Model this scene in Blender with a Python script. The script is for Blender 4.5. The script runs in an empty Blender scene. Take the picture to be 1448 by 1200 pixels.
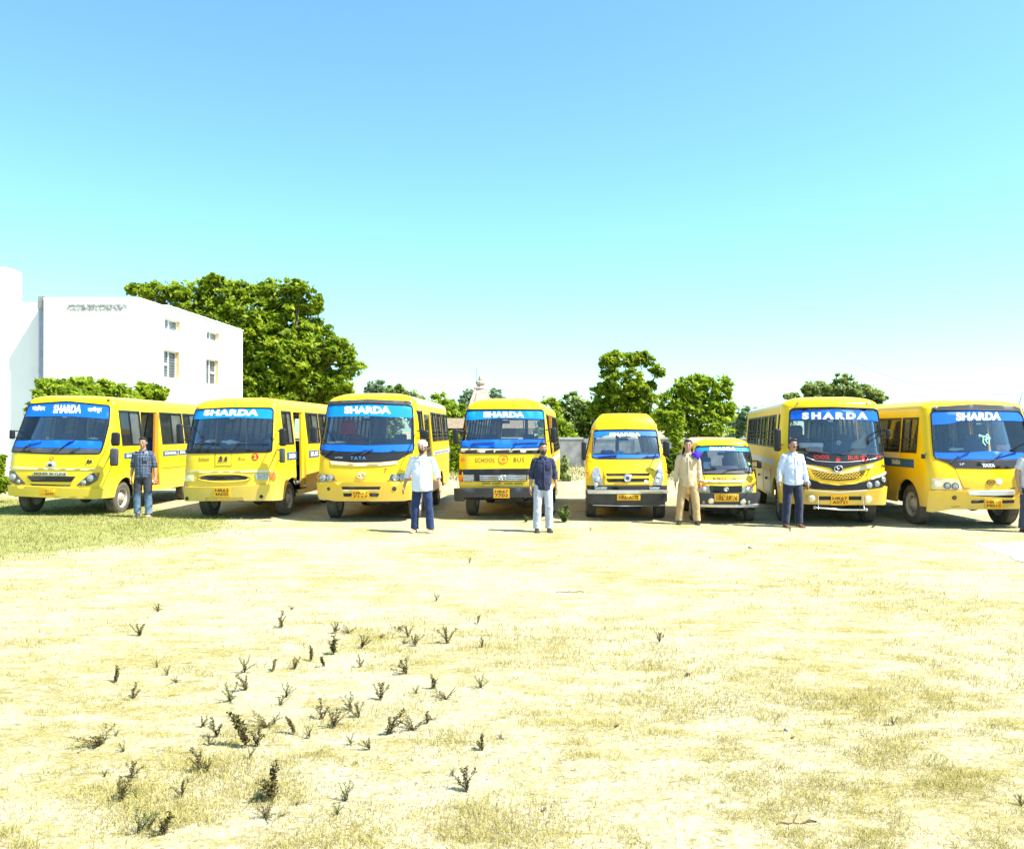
import bpy, bmesh, math, random
import numpy as np
from math import pi, sin, cos, tan, atan2, sqrt, radians
from mathutils import Vector, Matrix
from mathutils.geometry import delaunay_2d_cdt

random.seed(7)
rng = np.random.default_rng(7)
scene = bpy.context.scene
COL = scene.collection

# ------------------------------------------------------------------ camera, light, exposure
CAMH, FPX, TILT = 1.85, 1150.0, math.atan(9 / 1150.0)
cam_d = bpy.data.cameras.new('camera')
cam = bpy.data.objects.new('camera', cam_d)
COL.objects.link(cam)
cam_d.sensor_fit = 'HORIZONTAL'
cam_d.sensor_width = 36
cam_d.lens = FPX * 36 / 1448
cam_d.clip_start = 0.05
cam_d.clip_end = 6000
cam.location = (0, 0, CAMH)
cam.rotation_euler = (pi / 2 + TILT, 0, 0)
scene.camera = cam

SUN_EL, SUN_AZ = radians(57), radians(111)
world = bpy.data.worlds.new("World")
scene.world = world
world.use_nodes = True
wn, wl = world.node_tree.nodes, world.node_tree.links
bg = wn['Background']
sky = wn.new('ShaderNodeTexSky')
sky.sky_type = 'NISHITA'
sky.sun_disc = False
sky.sun_elevation = SUN_EL
sky.sun_rotation = SUN_AZ
sky.altitude = 0
sky.air_density = 1.0
sky.dust_density = 0.6
sky.ozone_density = 1.0
# strong blue-green cast of the phone's picture of a clear sky
cast = wn.new('ShaderNodeMix'); cast.data_type = 'RGBA'; cast.blend_type = 'MULTIPLY'; cast.inputs[0].default_value = 1.0
cast.inputs[7].default_value = (0.80, 1.20, 1.24, 1)
wl.new(sky.outputs[0], cast.inputs[6])
wl.new(cast.outputs[2], bg.inputs[0])
bg.inputs[1].default_value = 0.1
sun_d = bpy.data.lights.new('sun', 'SUN')
sun_d.energy = 5.0
sun_d.angle = radians(0.55)
sun_d.color = (1.0, 0.955, 0.88)
sun = bpy.data.objects.new('sun', sun_d)
COL.objects.link(sun)
sdir = Vector((cos(SUN_EL) * sin(SUN_AZ), cos(SUN_EL) * cos(SUN_AZ), sin(SUN_EL)))
sun.rotation_euler = sdir.to_track_quat('Z', 'Y').to_euler()
sun.location = sdir * 60
scene.view_settings.view_transform = 'Standard'
scene.view_settings.look = 'None'
scene.view_settings.gamma = 1
scene.view_settings.use_curve_mapping = False
scene.view_settings.exposure = 1.35
scene.render.film_transparent = False
scene.cycles.max_bounces = 8
scene.cycles.transparent_max_bounces = 24
scene.cycles.use_denoising = True

# ------------------------------------------------------------------ picture <-> place
def ray(px, py):
    u, v = (px - 724) / FPX, (600 - py) / FPX
    return Vector((u, cos(TILT) - v * sin(TILT), sin(TILT) + v * cos(TILT)))
def ground_at(px, py, z=0.0):
    d = ray(px, py)
    t = (z - CAMH) / d.z
    return Vector((d.x * t, d.y * t, z))
def at_depth(px, py, y):
    d = ray(px, py)
    t = y / d.y
    return Vector((d.x * t, y, CAMH + d.z * t))
def project(p):
    dz = p[2] - CAMH
    yc = p[1] * cos(TILT) + dz * sin(TILT)
    zc = dz * cos(TILT) - p[1] * sin(TILT)
    return 724 + FPX * p[0] / yc, 600 - FPX * zc / yc

# ------------------------------------------------------------------ materials
MATS = {}
def node_mat(name):
    m = bpy.data.materials.new(name)
    m.use_nodes = True
    MATS[name] = m
    nt = m.node_tree
    return m, nt.nodes, nt.links, nt.nodes['Principled BSDF']
def N(nodes, typ, **kw):
    n = nodes.new(typ)
    for k, v in kw.items():
        setattr(n, k, v)
    return n
def ramp(nodes, links, src, stops):
    r = nodes.new('ShaderNodeValToRGB')
    el = r.color_ramp.elements
    while len(el) < len(stops):
        el.new(0.5)
    for e, (p, c) in zip(el, stops):
        e.position = p
        e.color = (*c, 1) if len(c) == 3 else c
    links.new(src, r.inputs[0])
    return r
def mixc(nodes, links, fac, a, b):
    m = nodes.new('ShaderNodeMix')
    m.data_type = 'RGBA'
    for sock, v in ((m.inputs[0], fac), (m.inputs[6], a), (m.inputs[7], b)):
        if hasattr(v, 'is_linked') or hasattr(v, 'links'):
            links.new(v, sock)
        elif isinstance(v, (int, float)):
            sock.default_value = v
        else:
            sock.default_value = (*v, 1)
    return m.outputs[2]
def noise(nodes, links, scale, detail=4, rough=0.55, coord='Object', stretch=None):
    tc = nodes.new('ShaderNodeTexCoord')
    src = tc.outputs[coord]
    if stretch:
        mp = nodes.new('ShaderNodeMapping')
        mp.inputs['Scale'].default_value = stretch
        links.new(src, mp.inputs[0])
        src = mp.outputs[0]
    n = nodes.new('ShaderNodeTexNoise')
    n.inputs['Scale'].default_value = scale
    n.inputs['Detail'].default_value = detail
    n.inputs['Roughness'].default_value = rough
    links.new(src, n.inputs['Vector'])
    return n.outputs['Fac']
def bump(nodes, links, h, strength, dist, bsdf):
    b = nodes.new('ShaderNodeBump')
    b.inputs['Strength'].default_value = strength
    b.inputs['Distance'].default_value = dist
    links.new(h, b.inputs['Height'])
    links.new(b.outputs[0], bsdf.inputs['Normal'])
def simple(name, col, rough=0.5, metal=0.0, var=0.12, scale=6.0, coat=0.0, bumpd=0.0, spec=0.5):
    m, n, l, b = node_mat(name)
    f = noise(n, l, scale)
    lo = tuple(max(0, c * (1 - var)) for c in col)
    hi = tuple(min(1, c * (1 + var)) for c in col)
    r = ramp(n, l, f, [(0.3, lo), (0.7, hi)])
    l.new(r.outputs[0], b.inputs['Base Color'])
    b.inputs['Roughness'].default_value = rough
    b.inputs['Metallic'].default_value = metal
    b.inputs['Coat Weight'].default_value = coat
    b.inputs['Specular IOR Level'].default_value = spec
    if bumpd:
        bump(n, l, noise(n, l, scale * 6), 0.6, bumpd, b)
    return m
def paint(name, col, dust=(0.45, 0.36, 0.2), dustamt=0.35, rough=0.32):
    """vehicle paint: slightly uneven, dusty and scratched low down"""
    m, n, l, b = node_mat(name)
    f1 = noise(n, l, 1.7, 5)
    f2 = noise(n, l, 9, 6, 0.7)
    base = mixc(n, l, f1, tuple(c * 0.93 for c in col), tuple(min(1, c * 1.05) for c in col))
    tc = n.new('ShaderNodeTexCoord')
    sx = n.new('ShaderNodeSeparateXYZ')
    l.new(tc.outputs['Object'], sx.inputs[0])
    mr = n.new('ShaderNodeMapRange')
    mr.inputs['From Min'].default_value = 1.1
    mr.inputs['From Max'].default_value = 0.3
    l.new(sx.outputs['Z'], mr.inputs['Value'])
    mu = n.new('ShaderNodeMath'); mu.operation = 'MULTIPLY'
    l.new(mr.outputs[0], mu.inputs[0]); l.new(f2, mu.inputs[1])
    mu2 = n.new('ShaderNodeMath'); mu2.operation = 'MULTIPLY'
    l.new(mu.outputs[0], mu2.inputs[0]); mu2.inputs[1].default_value = dustamt * 2
    ad = n.new('ShaderNodeMath'); ad.operation = 'ADD'; ad.use_clamp = True
    sp = ramp(n, l, noise(n, l, 3.1, 8, 0.75), [(0.55, (0, 0, 0)), (0.74, (0.22, 0.22, 0.22))])
    l.new(mu2.outputs[0], ad.inputs[0]); l.new(sp.outputs[0], ad.inputs[1])
    c2 = mixc(n, l, ad.outputs[0], base, dust)
    l.new(c2, b.inputs['Base Color'])
    rr = n.new('ShaderNodeMapRange')
    rr.inputs['To Min'].default_value = rough
    rr.inputs['To Max'].default_value = 0.85
    l.new(ad.outputs[0], rr.inputs['Value'])
    l.new(rr.outputs[0], b.inputs['Roughness'])
    b.inputs['Coat Weight'].default_value = 0.15
    b.inputs['Specular IOR Level'].default_value = 0.35
    b.inputs['Coat Roughness'].default_value = 0.12
    bump(n, l, noise(n, l, 2.3, 2), 0.25, 0.012, b)
    return m
def glass(name, tint, refl=0.10, rough=0.03, dusty=0.0, dustcol=(0.6, 0.62, 0.58)):
    m, n, l, b = node_mat(name)
    out = n['Material Output']
    n.remove(b)
    tr = n.new('ShaderNodeBsdfTransparent')
    tr.inputs[0].default_value = (*tint, 1)
    gl = n.new('ShaderNodeBsdfGlossy')
    gl.inputs['Roughness'].default_value = rough
    fr = n.new('ShaderNodeFresnel')
    fr.inputs[0].default_value = 1.5
    ad = n.new('ShaderNodeMath'); ad.operation = 'ADD'; ad.use_clamp = True
    l.new(fr.outputs[0], ad.inputs[0]); ad.inputs[1].default_value = refl
    mx = n.new('ShaderNodeMixShader')
    l.new(ad.outputs[0], mx.inputs[0]); l.new(tr.outputs[0], mx.inputs[1]); l.new(gl.outputs[0], mx.inputs[2])
    fin = mx.outputs[0]
    if dusty:
        df = n.new('ShaderNodeBsdfDiffuse')
        df.inputs[0].default_value = (*dustcol, 1)
        m2 = n.new('ShaderNodeMixShader')
        f = noise(n, l, 2.5, 5)
        mr = n.new('ShaderNodeMapRange')
        mr.inputs['From Min'].default_value = 0.3; mr.inputs['From Max'].default_value = 0.7
        mr.inputs['To Min'].default_value = dusty * 0.6; mr.inputs['To Max'].default_value = dusty * 1.3
        l.new(f, mr.inputs['Value'])
        l.new(mr.outputs[0], m2.inputs[0]); l.new(fin, m2.inputs[1]); l.new(df.outputs[0], m2.inputs[2])
        fin = m2.outputs[0]
    l.new(fin, out.inputs[0])
    return m

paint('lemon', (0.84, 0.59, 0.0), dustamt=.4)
paint('faded_yellow', (0.80, 0.55, 0.012), dustamt=0.6, rough=0.4)
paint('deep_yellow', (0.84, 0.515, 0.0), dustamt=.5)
paint('mid_yellow', (0.84, 0.545, 0.0), dustamt=.45)
paint('orange_yellow', (0.84, 0.51, 0.0), dustamt=.4)
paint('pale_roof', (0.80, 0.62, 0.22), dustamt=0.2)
paint('cream', (0.72, 0.60, 0.36))
paint('door_orange', (0.62, 0.26, 0.02))
simple('inner_grey', (0.48, 0.49, 0.51), 0.8)
simple('inner_pale', (0.68, 0.69, 0.69), 0.8)
simple('sticker_teal', (0.30, 0.62, 0.55), 0.6)
simple('black_trim', (0.014, 0.015, 0.019), 0.45, spec=.3)
simple('black_matt', (0.012, 0.012, 0.014), 0.7)
simple('grey_trim', (0.06, 0.062, 0.07), 0.6, spec=.3)
simple('dark_bumper', (0.028, 0.028, 0.033), 0.45, var=0.3)
simple('grey_paint', (0.42, 0.42, 0.40), 0.5, var=0.2)
simple('chrome', (0.75, 0.76, 0.78), 0.18, metal=1.0, var=0.05)
simple('silver', (0.62, 0.62, 0.62), 0.3, metal=0.6)
simple('lamp_clear', (0.30, 0.31, 0.32), 0.2, metal=0.2, coat=0.4, var=0.35, scale=30)
simple('lamp_dark', (0.05, 0.055, 0.06), 0.15, coat=0.8)
simple('amber', (0.75, 0.17, 0.01), 0.25, coat=0.5)
simple('warm_lamp', (0.85, 0.72, 0.45), 0.2, coat=0.6)
simple('rubber', (0.030, 0.028, 0.027), 0.85, var=0.35, scale=10, bumpd=0.004)
simple('dusty_rubber', (0.10, 0.088, 0.072), 0.9, var=0.35, scale=8, bumpd=0.004)
simple('rim_paint', (0.40, 0.37, 0.32), 0.5, var=0.25)
simple('rim_dark', (0.07, 0.06, 0.055), 0.6, var=0.3)
simple('film_blue', (0.005, 0.12, 0.66), 0.55, var=0.08, spec=.25)
simple('film_sky', (0.003, 0.22, 0.68), 0.55, var=0.08, spec=.25)
simple('film_pale', (0.05, 0.30, 0.66), 0.35, coat=0.3, var=0.1)
simple('white_vinyl', (0.80, 0.80, 0.80), 0.6, var=0.03, spec=.2)
simple('plate', (0.85, 0.42, 0.01), 0.4, var=0.05)
simple('ink', (0.012, 0.012, 0.02), 0.5)
simple('ink_brown', (0.10, 0.06, 0.005), 0.5)
simple('red_ink', (0.50, 0.02, 0.01), 0.5)
simple('orange_ink', (0.80, 0.16, 0.01), 0.5)
simple('stripe_blue', (0.02, 0.10, 0.26), 0.45)
simple('stripe_pale', (0.55, 0.62, 0.66), 0.45, var=0.2, scale=12)
simple('sticker_green', (0.25, 0.65, 0.08), 0.5)
simple('seat_blue', (0.05, 0.08, 0.20), 0.8)
simple('seat_grey', (0.10, 0.11, 0.14), 0.8)
simple('seat_red', (0.20, 0.02, 0.025), 0.8)
simple('seat_brown', (0.15, 0.08, 0.06), 0.8)
simple('cloth_beige', (0.62, 0.50, 0.34), 0.9, bumpd=0.01)
simple('cloth_purple', (0.045, 0.015, 0.42), 0.9, bumpd=0.01)
simple('cloth_cyan', (0.05, 0.5, 0.68), 0.8)
simple('paper', (0.75, 0.76, 0.76), 0.7, var=0.1, scale=12)
simple('card_pink', (0.72, 0.32, 0.28), 0.6)
simple('dash', (0.045, 0.047, 0.055), 0.6)
simple('steel_dark', (0.06, 0.055, 0.05), 0.7, var=0.4)
glass('windshield', (0.93, 0.96, 0.99), 0.025, 0.02, dusty=0.018, dustcol=(0.35, 0.45, 0.62))
glass('side_glass', (0.92, 0.94, 0.94), 0.0, 0.04, dusty=0.03)
glass('dusty_glass', (0.82, 0.85, 0.83), 0.0, 0.06, dusty=0.16, dustcol=(0.50, 0.53, 0.48))
M = MATS

# ------------------------------------------------------------------ mesh helpers
def tag(o, label=None, cat=None, group=None, kind=None):
    if label: o['label'] = label
    if cat: o['category'] = cat
    if group: o['group'] = group
    if kind: o['kind'] = kind
    return o
def empty(name, loc=(0, 0, 0), label=None, cat=None, group=None, mat=None):
    o = bpy.data.objects.new(name, None)
    o.empty_display_size = 0.2
    COL.objects.link(o)
    if mat is not None:
        o.matrix_world = mat
    else:
        o.location = loc
    tag(o, label, cat, group)
    return o
def link_mesh(name, me, parent=None):
    o = bpy.data.objects.new(name, me)
    COL.objects.link(o)
    if parent is not None:
        o.parent = parent
    return o

class MB:
    def __init__(s):
        s.v, s.f, s.m, s.sm = [], [], [], []
    def add(s, vs, fs, mi=0, smooth=False):
        k = len(s.v)
        s.v.extend([tuple(p) for p in vs])
        for f in fs:
            s.f.append(tuple(i + k for i in f)); s.m.append(mi); s.sm.append(smooth)
        return s
    def box(s, c, d, rot=None, mi=0, taper=1.0):
        vs = []
        for z in (-1, 1):
            t = taper if z > 0 else 1.0
            for x, y in ((-1, -1), (1, -1), (1, 1), (-1, 1)):
                p = Vector((x * d[0] / 2 * t, y * d[1] / 2 * t, z * d[2] / 2))
                if rot is not None: p = rot @ p
                vs.append(p + Vector(c))
        s.add(vs, [(3, 2, 1, 0), (4, 5, 6, 7), (0, 1, 5, 4), (1, 2, 6, 5), (2, 3, 7, 6), (3, 0, 4, 7)], mi)
        return s
    def rbox(s, c, d, r=0.02, rot=None, mi=0, seg=2):
        bm = bmesh.new()
        bmesh.ops.create_cube(bm, size=1)
        for v in bm.verts: v.co = Vector((v.co.x * d[0], v.co.y * d[1], v.co.z * d[2]))
        bmesh.ops.bevel(bm, geom=bm.edges[:], offset=min(r, min(d) * 0.48), segments=seg, affect='EDGES', profile=0.5)
        bm.verts.ensure_lookup_table()
        vs = [(rot @ v.co if rot is not None else v.co) + Vector(c) for v in bm.verts]
        fs = [[v.index for v in f.verts] for f in bm.faces]
        bm.free()
        return s.add(vs, fs, mi, True)
    def tube(s, pts, r, n=8, mi=0, closed=False, cap=True):
        pts = [Vector(p) for p in pts]
        m = len(pts)
        rr = r if isinstance(r, (list, tuple)) else [r] * m
        vs, fs = [], []
        up = Vector((0.13, 0.21, 0.97)).normalized()
        for i, p in enumerate(pts):
            a = pts[(i - 1) % m] if (closed or i > 0) else p
            b = pts[(i + 1) % m] if (closed or i < m - 1) else p
            t = (b - a)
            t = t.normalized() if t.length > 1e-9 else Vector((0, 0, 1))
            q = up if abs(t.dot(up)) < 0.95 else Vector((1, 0, 0))
            x = t.cross(q).normalized(); y = t.cross(x)
            for k in range(n):
                w = 2 * pi * k / n
                vs.append(p + (x * cos(w) + y * sin(w)) * rr[i])
        for i in range(m if closed else m - 1):
            j = (i + 1) % m
            for k in range(n):
                k2 = (k + 1) % n
                fs.append((i * n + k, i * n + k2, j * n + k2, j * n + k))
        if cap and not closed:
            fs.append(tuple(range(n))); fs.append(tuple((m - 1) * n + k for k in reversed(range(n))))
        return s.add(vs, fs, mi, True)
    def lathe(s, prof, mat=None, n=24, mi=0, smooth=True):
        """profile of (radius, height) turned about local z"""
        mat = mat or Matrix.Identity(4)
        vs, fs = [], []
        for (r, h) in prof:
            for k in range(n):
                w = 2 * pi * k / n
                vs.append(mat @ Vector((r * cos(w), r * sin(w), h)))
        for i in range(len(prof) - 1):
            for k in range(n):
                k2 = (k + 1) % n
                fs.append((i * n + k, i * n + k2, (i + 1) * n + k2, (i + 1) * n + k))
        return s.add(vs, fs, mi, smooth)
    def loft(s, rings, n=16, mi=0, cap=True):
        """rings of (centre, rx, ry) horizontal-ish ellipses, turned to follow the path"""
        cs = [Vector(r[0]) for r in rings]
        vs, fs = [], []
        m = len(rings)
        for i, (c, rx, ry) in enumerate(rings):
            t = (cs[min(i + 1, m - 1)] - cs[max(i - 1, 0)])
            t = t.normalized() if t.length > 1e-9 else Vector((0, 0, 1))
            q = Vector((0, 0, 1)).rotation_difference(t) if t.z >= 0 else Vector((0, 0, -1)).rotation_difference(t)
            for k in range(n):
                w = 2 * pi * k / n
                vs.append(cs[i] + q @ Vector((rx * cos(w), ry * sin(w), 0)))
        for i in range(m - 1):
            for k in range(n):
                k2 = (k + 1) % n
                fs.append((i * n + k, i * n + k2, (i + 1) * n + k2, (i + 1) * n + k))
        if cap:
            fs.append(tuple(reversed(range(n)))); fs.append(tuple((m - 1) * n + k for k in range(n)))
        return s.add(vs, fs, mi, True)
    def ball(s, c, r, mi=0, n=12, rot=None):
        r = r if isinstance(r, (tuple, list)) else (r, r, r)
        vs, fs = [], []
        h = n // 2
        for i in range(h + 1):
            a = pi * i / h - pi / 2
            for k in range(n):
                w = 2 * pi * k / n
                p = Vector((r[0] * cos(a) * cos(w), r[1] * cos(a) * sin(w), r[2] * sin(a)))
                if rot is not None: p = rot @ p
                vs.append(p + Vector(c))
        for i in range(h):
            for k in range(n):
                k2 = (k + 1) % n
                fs.append((i * n + k, i * n + k2, (i + 1) * n + k2, (i + 1) * n + k))
        return s.add(vs, fs, mi, True)
    def mesh(s, name, mats):
        me = bpy.data.meshes.new(name)
        me.from_pydata(s.v, [], s.f)
        for m in (mats if isinstance(mats, (list, tuple)) else [mats]):
            me.materials.append(M[m] if isinstance(m, str) else m)
        me.polygons.foreach_set('material_index', s.m)
        me.polygons.foreach_set('use_smooth', s.sm)
        me.validate()
        me.update()
        return me
    def build(s, name, mats, parent=None):
        return link_mesh(name, s.mesh(name, mats), parent)

def pts_in_poly(P, poly):
    x, y = P[:, 0], P[:, 1]
    ins = np.zeros(len(P), bool)
    n = len(poly)
    for i in range(n):
        x1, y1 = poly[i]; x2, y2 = poly[(i + 1) % n]
        if y1 == y2: continue
        c = ((y1 > y) != (y2 > y)) & (x < (x2 - x1) * (y - y1) / (y2 - y1) + x1)
        ins ^= c
    return ins
def densify(poly, res):
    out = []
    for i in range(len(poly)):
        a, b = poly[i], poly[(i + 1) % len(poly)]
        d = math.hypot(b[0] - a[0], b[1] - a[1])
        k = max(1, int(math.ceil(d / res)))
        for j in range(k):
            out.append((a[0] + (b[0] - a[0]) * j / k, a[1] + (b[1] - a[1]) * j / k))
    return out
def rounded(poly, r, seg=4):
    """round the corners of a 2-D polygon"""
    out = []
    n = len(poly)
    for i in range(n):
        p0, p, p1 = Vector(poly[i - 1]), Vector(poly[i]), Vector(poly[(i + 1) % n])
        a, b = (p0 - p), (p1 - p)
        la, lb = a.length, b.length
        if la < 1e-6 or lb < 1e-6: out.append(tuple(p)); continue
        rr = min(r, la * 0.45, lb * 0.45)
        A, Bp = p + a / la * rr, p + b / lb * rr
        for k in range(seg + 1):
            t = k / seg
            q = A * (1 - t) ** 2 + p * 2 * t * (1 - t) + Bp * t ** 2
            out.append((q.x, q.y))
    return out
def patch(mapf, poly, holes=(), off=0.0, thick=0.01, res=0.12, mb=None, mi=(0, 0, 0)):
    """a plate with real thickness laid on a surface: mapf(u, v, offset) -> n x 3 points"""
    mb = mb or MB()
    loops = [densify(poly, res)] + [densify(h, res) for h in holes]
    vs, es = [], []
    for lp in loops:
        k = len(vs)
        vs += lp
        es += [(k + i, k + (i + 1) % len(lp)) for i in range(len(lp))]
    P = np.array(loops[0])
    lo, hi = P.min(0), P.max(0)
    gx = np.arange(lo[0] + res / 2, hi[0], res); gy = np.arange(lo[1] + res / 2, hi[1], res)
    if len(gx) and len(gy):
        G = np.array([(a, b) for a in gx for b in gy])
        keep = pts_in_poly(G, loops[0])
        G = G[keep]
        if len(G):
            allb = np.array(vs)
            d = np.sqrt(((G[:, None, :] - allb[None, :, :]) ** 2).sum(2)).min(1) if len(G) * len(allb) < 4e6 else np.ones(len(G))
            vs += [tuple(p) for p in G[d > res * 0.35]]
    r = delaunay_2d_cdt([Vector(p) for p in vs], es, [], 0, 1e-6)
    V = np.array([tuple(p) for p in r[0]]); Fc = np.array([list(f) for f in r[2]], dtype=int).reshape(-1, 3)
    if not len(Fc): return mb
    C = V[Fc].mean(1)
    ok = pts_in_poly(C, loops[0])
    for h in loops[1:]:
        ok &= ~pts_in_poly(C, h)
    Fc = Fc[ok]
    if not len(Fc): return mb
    # drop unused
    used = np.unique(Fc); remap = -np.ones(len(V), int); remap[used] = np.arange(len(used))
    V = V[used]; Fc = remap[Fc]
    a, b, c = V[Fc[:, 0]], V[Fc[:, 1]], V[Fc[:, 2]]
    area = (b[:, 0] - a[:, 0]) * (c[:, 1] - a[:, 1]) - (b[:, 1] - a[:, 1]) * (c[:, 0] - a[:, 0])
    Fc[area < 0] = Fc[area < 0][:, ::-1]
    top = mapf(V[:, 0], V[:, 1], off)
    mb.add(top, Fc.tolist(), mi[0], True)
    if thick > 0:
        bot = mapf(V[:, 0], V[:, 1], off - thick)
        mb.add(bot, Fc[:, ::-1].tolist(), mi[1], True)
        ed = {}
        for f in Fc.tolist():
            for i in range(3):
                e = (f[i], f[(i + 1) % 3])
                ed[e] = 1
        vv, ff = [], []
        for (i, j) in ed:
            if (j, i) not in ed:
                k = len(vv)
                vv += [bot[i], bot[j], top[j], top[i]]
                ff.append((k, k + 1, k + 2, k + 3))
        mb.add(vv, ff, mi[2])
    return mb
_TXT = {}
def text_tris(string, bold=0.0, shear=0.0, spacing=1.0):
    key = (string, bold, shear, spacing)
    if key not in _TXT:
        cu = bpy.data.curves.new('t', 'FONT')
        cu.body = string; cu.size = 1; cu.offset = bold; cu.shear = shear
        cu.space_character = spacing; cu.resolution_u = 3
        ob = bpy.data.objects.new('t', cu)
        COL.objects.link(ob)
        dg = bpy.context.evaluated_depsgraph_get()
        me = bpy.data.meshes.new_from_object(ob.evaluated_get(dg))
        me.calc_loop_triangles()
        V = np.array([v.co[:2] for v in me.vertices]) if len(me.vertices) else np.zeros((0, 2))
        Fc = np.array([t.vertices[:] for t in me.loop_triangles]) if len(me.loop_triangles) else np.zeros((0, 3), int)
        bpy.data.meshes.remove(me)
        bpy.data.objects.remove(ob); bpy.data.curves.remove(cu)
        if len(V):
            lo, hi = V.min(0), V.max(0)
            V = (V - lo) / np.maximum(hi - lo, 1e-6)
        _TXT[key] = (V, Fc)
    return _TXT[key]
# ------------------------------------------------------------------ setting: ground, fields, pavement
def fbm(x, y, scale, seed=0, octs=4):
    """cheap value noise in numpy"""
    r = np.random.default_rng(seed)
    T = r.random((256, 256))
    out = np.zeros_like(x, dtype=float); amp, tot = 1.0, 0.0
    for o in range(octs):
        u, v = x * scale * 2 ** o + 17.3 * o, y * scale * 2 ** o + 9.1 * o
        i, j = np.floor(u).astype(int), np.floor(v).astype(int)
        fu, fv = u - i, v - j
        fu, fv = fu * fu * (3 - 2 * fu), fv * fv * (3 - 2 * fv)
        a = T[i % 256, j % 256]; b = T[(i + 1) % 256, j % 256]; c = T[i % 256, (j + 1) % 256]; d = T[(i + 1) % 256, (j + 1) % 256]
        out += amp * ((a * (1 - fu) + b * fu) * (1 - fv) + (c * (1 - fu) + d * fu) * fv)
        tot += amp; amp *= 0.5
    return out / tot

m, n, l, b = node_mat('dry_soil')
big = noise(n, l, 0.55, 6, 0.62)
mid = noise(n, l, 3.2, 7, 0.68, stretch=(0.6, 1.3, 1))
fine = noise(n, l, 26, 6, 0.75)
soil = ramp(n, l, fine, [(0.28, (0.20, 0.155, 0.065)), (0.40, (0.35, 0.30, 0.17)), (0.53, (0.45, 0.40, 0.26)), (0.70, (0.53, 0.48, 0.36))])
straw = ramp(n, l, noise(n, l, 60, 4, 0.8), [(0.32, (0.08, 0.062, 0.012)), (0.44, (0.25, 0.205, 0.05)), (0.56, (0.36, 0.305, 0.11)), (0.8, (0.46, 0.40, 0.20))])
ad = N(n, 'ShaderNodeMath', operation='ADD'); l.new(big, ad.inputs[0]); l.new(mid, ad.inputs[1])
ad2 = N(n, 'ShaderNodeMath', operation='ADD'); l.new(ad.outputs[0], ad2.inputs[0])
m3 = N(n, 'ShaderNodeMath', operation='MULTIPLY'); l.new(noise(n, l, 14, 4, 0.8), m3.inputs[0]); m3.inputs[1].default_value = 0.6
l.new(m3.outputs[0], ad2.inputs[1])
msk = ramp(n, l, ad2.outputs[0], [(0.0, (0, 0, 0)), (1.0, (1, 1, 1))])
mr = N(n, 'ShaderNodeMapRange'); mr.inputs['From Min'].default_value = 1.23; mr.inputs['From Max'].default_value = 1.50
mr.inputs['To Max'].default_value = 0.9
l.new(ad2.outputs[0], mr.inputs['Value'])
n.remove(msk)
c = mixc(n, l, mr.outputs[0], soil.outputs[0], straw.outputs[0])
# flecks of dead grass and litter, larger ones pressed flat
for (sc_, lo, hi, col, amt, st_) in ((11, .575, .64, (0.15, 0.12, 0.025), .85, (.55, 1.3, 1)), (34, .60, .66, (0.12, 0.085, 0.03), .8, (.7, 1.2, 1)), (5, .555, .66, (0.20, 0.16, 0.04), .8, (.4, 1.3, 1)), (2.1, .53, .66, (0.24, 0.20, 0.05), .7, (.5, 1.6, 1)), (85, .60, .68, (0.16, 0.12, 0.04), .7, None)):
    nf_ = noise(n, l, sc_, 6, .78, stretch=st_)
    mm = N(n, 'ShaderNodeMapRange'); mm.inputs['From Min'].default_value = lo; mm.inputs['From Max'].default_value = hi; mm.inputs['To Max'].default_value = amt
    l.new(nf_, mm.inputs['Value'])
    gate = N(n, 'ShaderNodeMapRange'); gate.inputs['From Min'].default_value = 1.08; gate.inputs['From Max'].default_value = 1.42; gate.inputs['To Min'].default_value = .5
    l.new(ad2.outputs[0], gate.inputs['Value'])
    mg_ = N(n, 'ShaderNodeMath', operation='MULTIPLY'); l.new(mm.outputs[0], mg_.inputs[0]); l.new(gate.outputs[0], mg_.inputs[1])
    c = mixc(n, l, mg_.outputs[0], c, col)
turf_c = ramp(n, l, noise(n, l, 7, 7, 0.78), [(0.3, (0.10, 0.12, 0.02)), (0.5, (0.24, 0.25, 0.06)), (0.72, (0.42, 0.37, 0.17))])
ta = N(n, 'ShaderNodeAttribute', attribute_name='turf')
tw = N(n, 'ShaderNodeMath', operation='MULTIPLY_ADD'); l.new(noise(n, l, 2.2, 7, .75), tw.inputs[0]); tw.inputs[1].default_value = 1.5; tw.inputs[2].default_value = -.75
tw2 = N(n, 'ShaderNodeMath', operation='ADD'); l.new(tw.outputs[0], tw2.inputs[0]); l.new(ta.outputs['Fac'], tw2.inputs[1])
tr_ = N(n, 'ShaderNodeMapRange'); tr_.inputs['From Min'].default_value = .38; tr_.inputs['From Max'].default_value = .68; tr_.inputs['To Max'].default_value = .9
l.new(tw2.outputs[0], tr_.inputs['Value'])
c = mixc(n, l, tr_.outputs[0], c, turf_c.outputs[0])
l.new(c, b.inputs['Base Color'])
b.inputs['Roughness'].default_value = 0.95
b.inputs['Specular IOR Level'].default_value = 0.15
hh = N(n, 'ShaderNodeMath', operation='ADD'); l.new(noise(n, l, 5, 8, 0.7), hh.inputs[0]); l.new(fine, hh.inputs[1])
bump(n, l, hh.outputs[0], 0.7, 0.03, b)

simple('concrete_pale', (0.66, 0.65, 0.63), 0.9, var=0.06, scale=3, bumpd=0.003)

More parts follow.
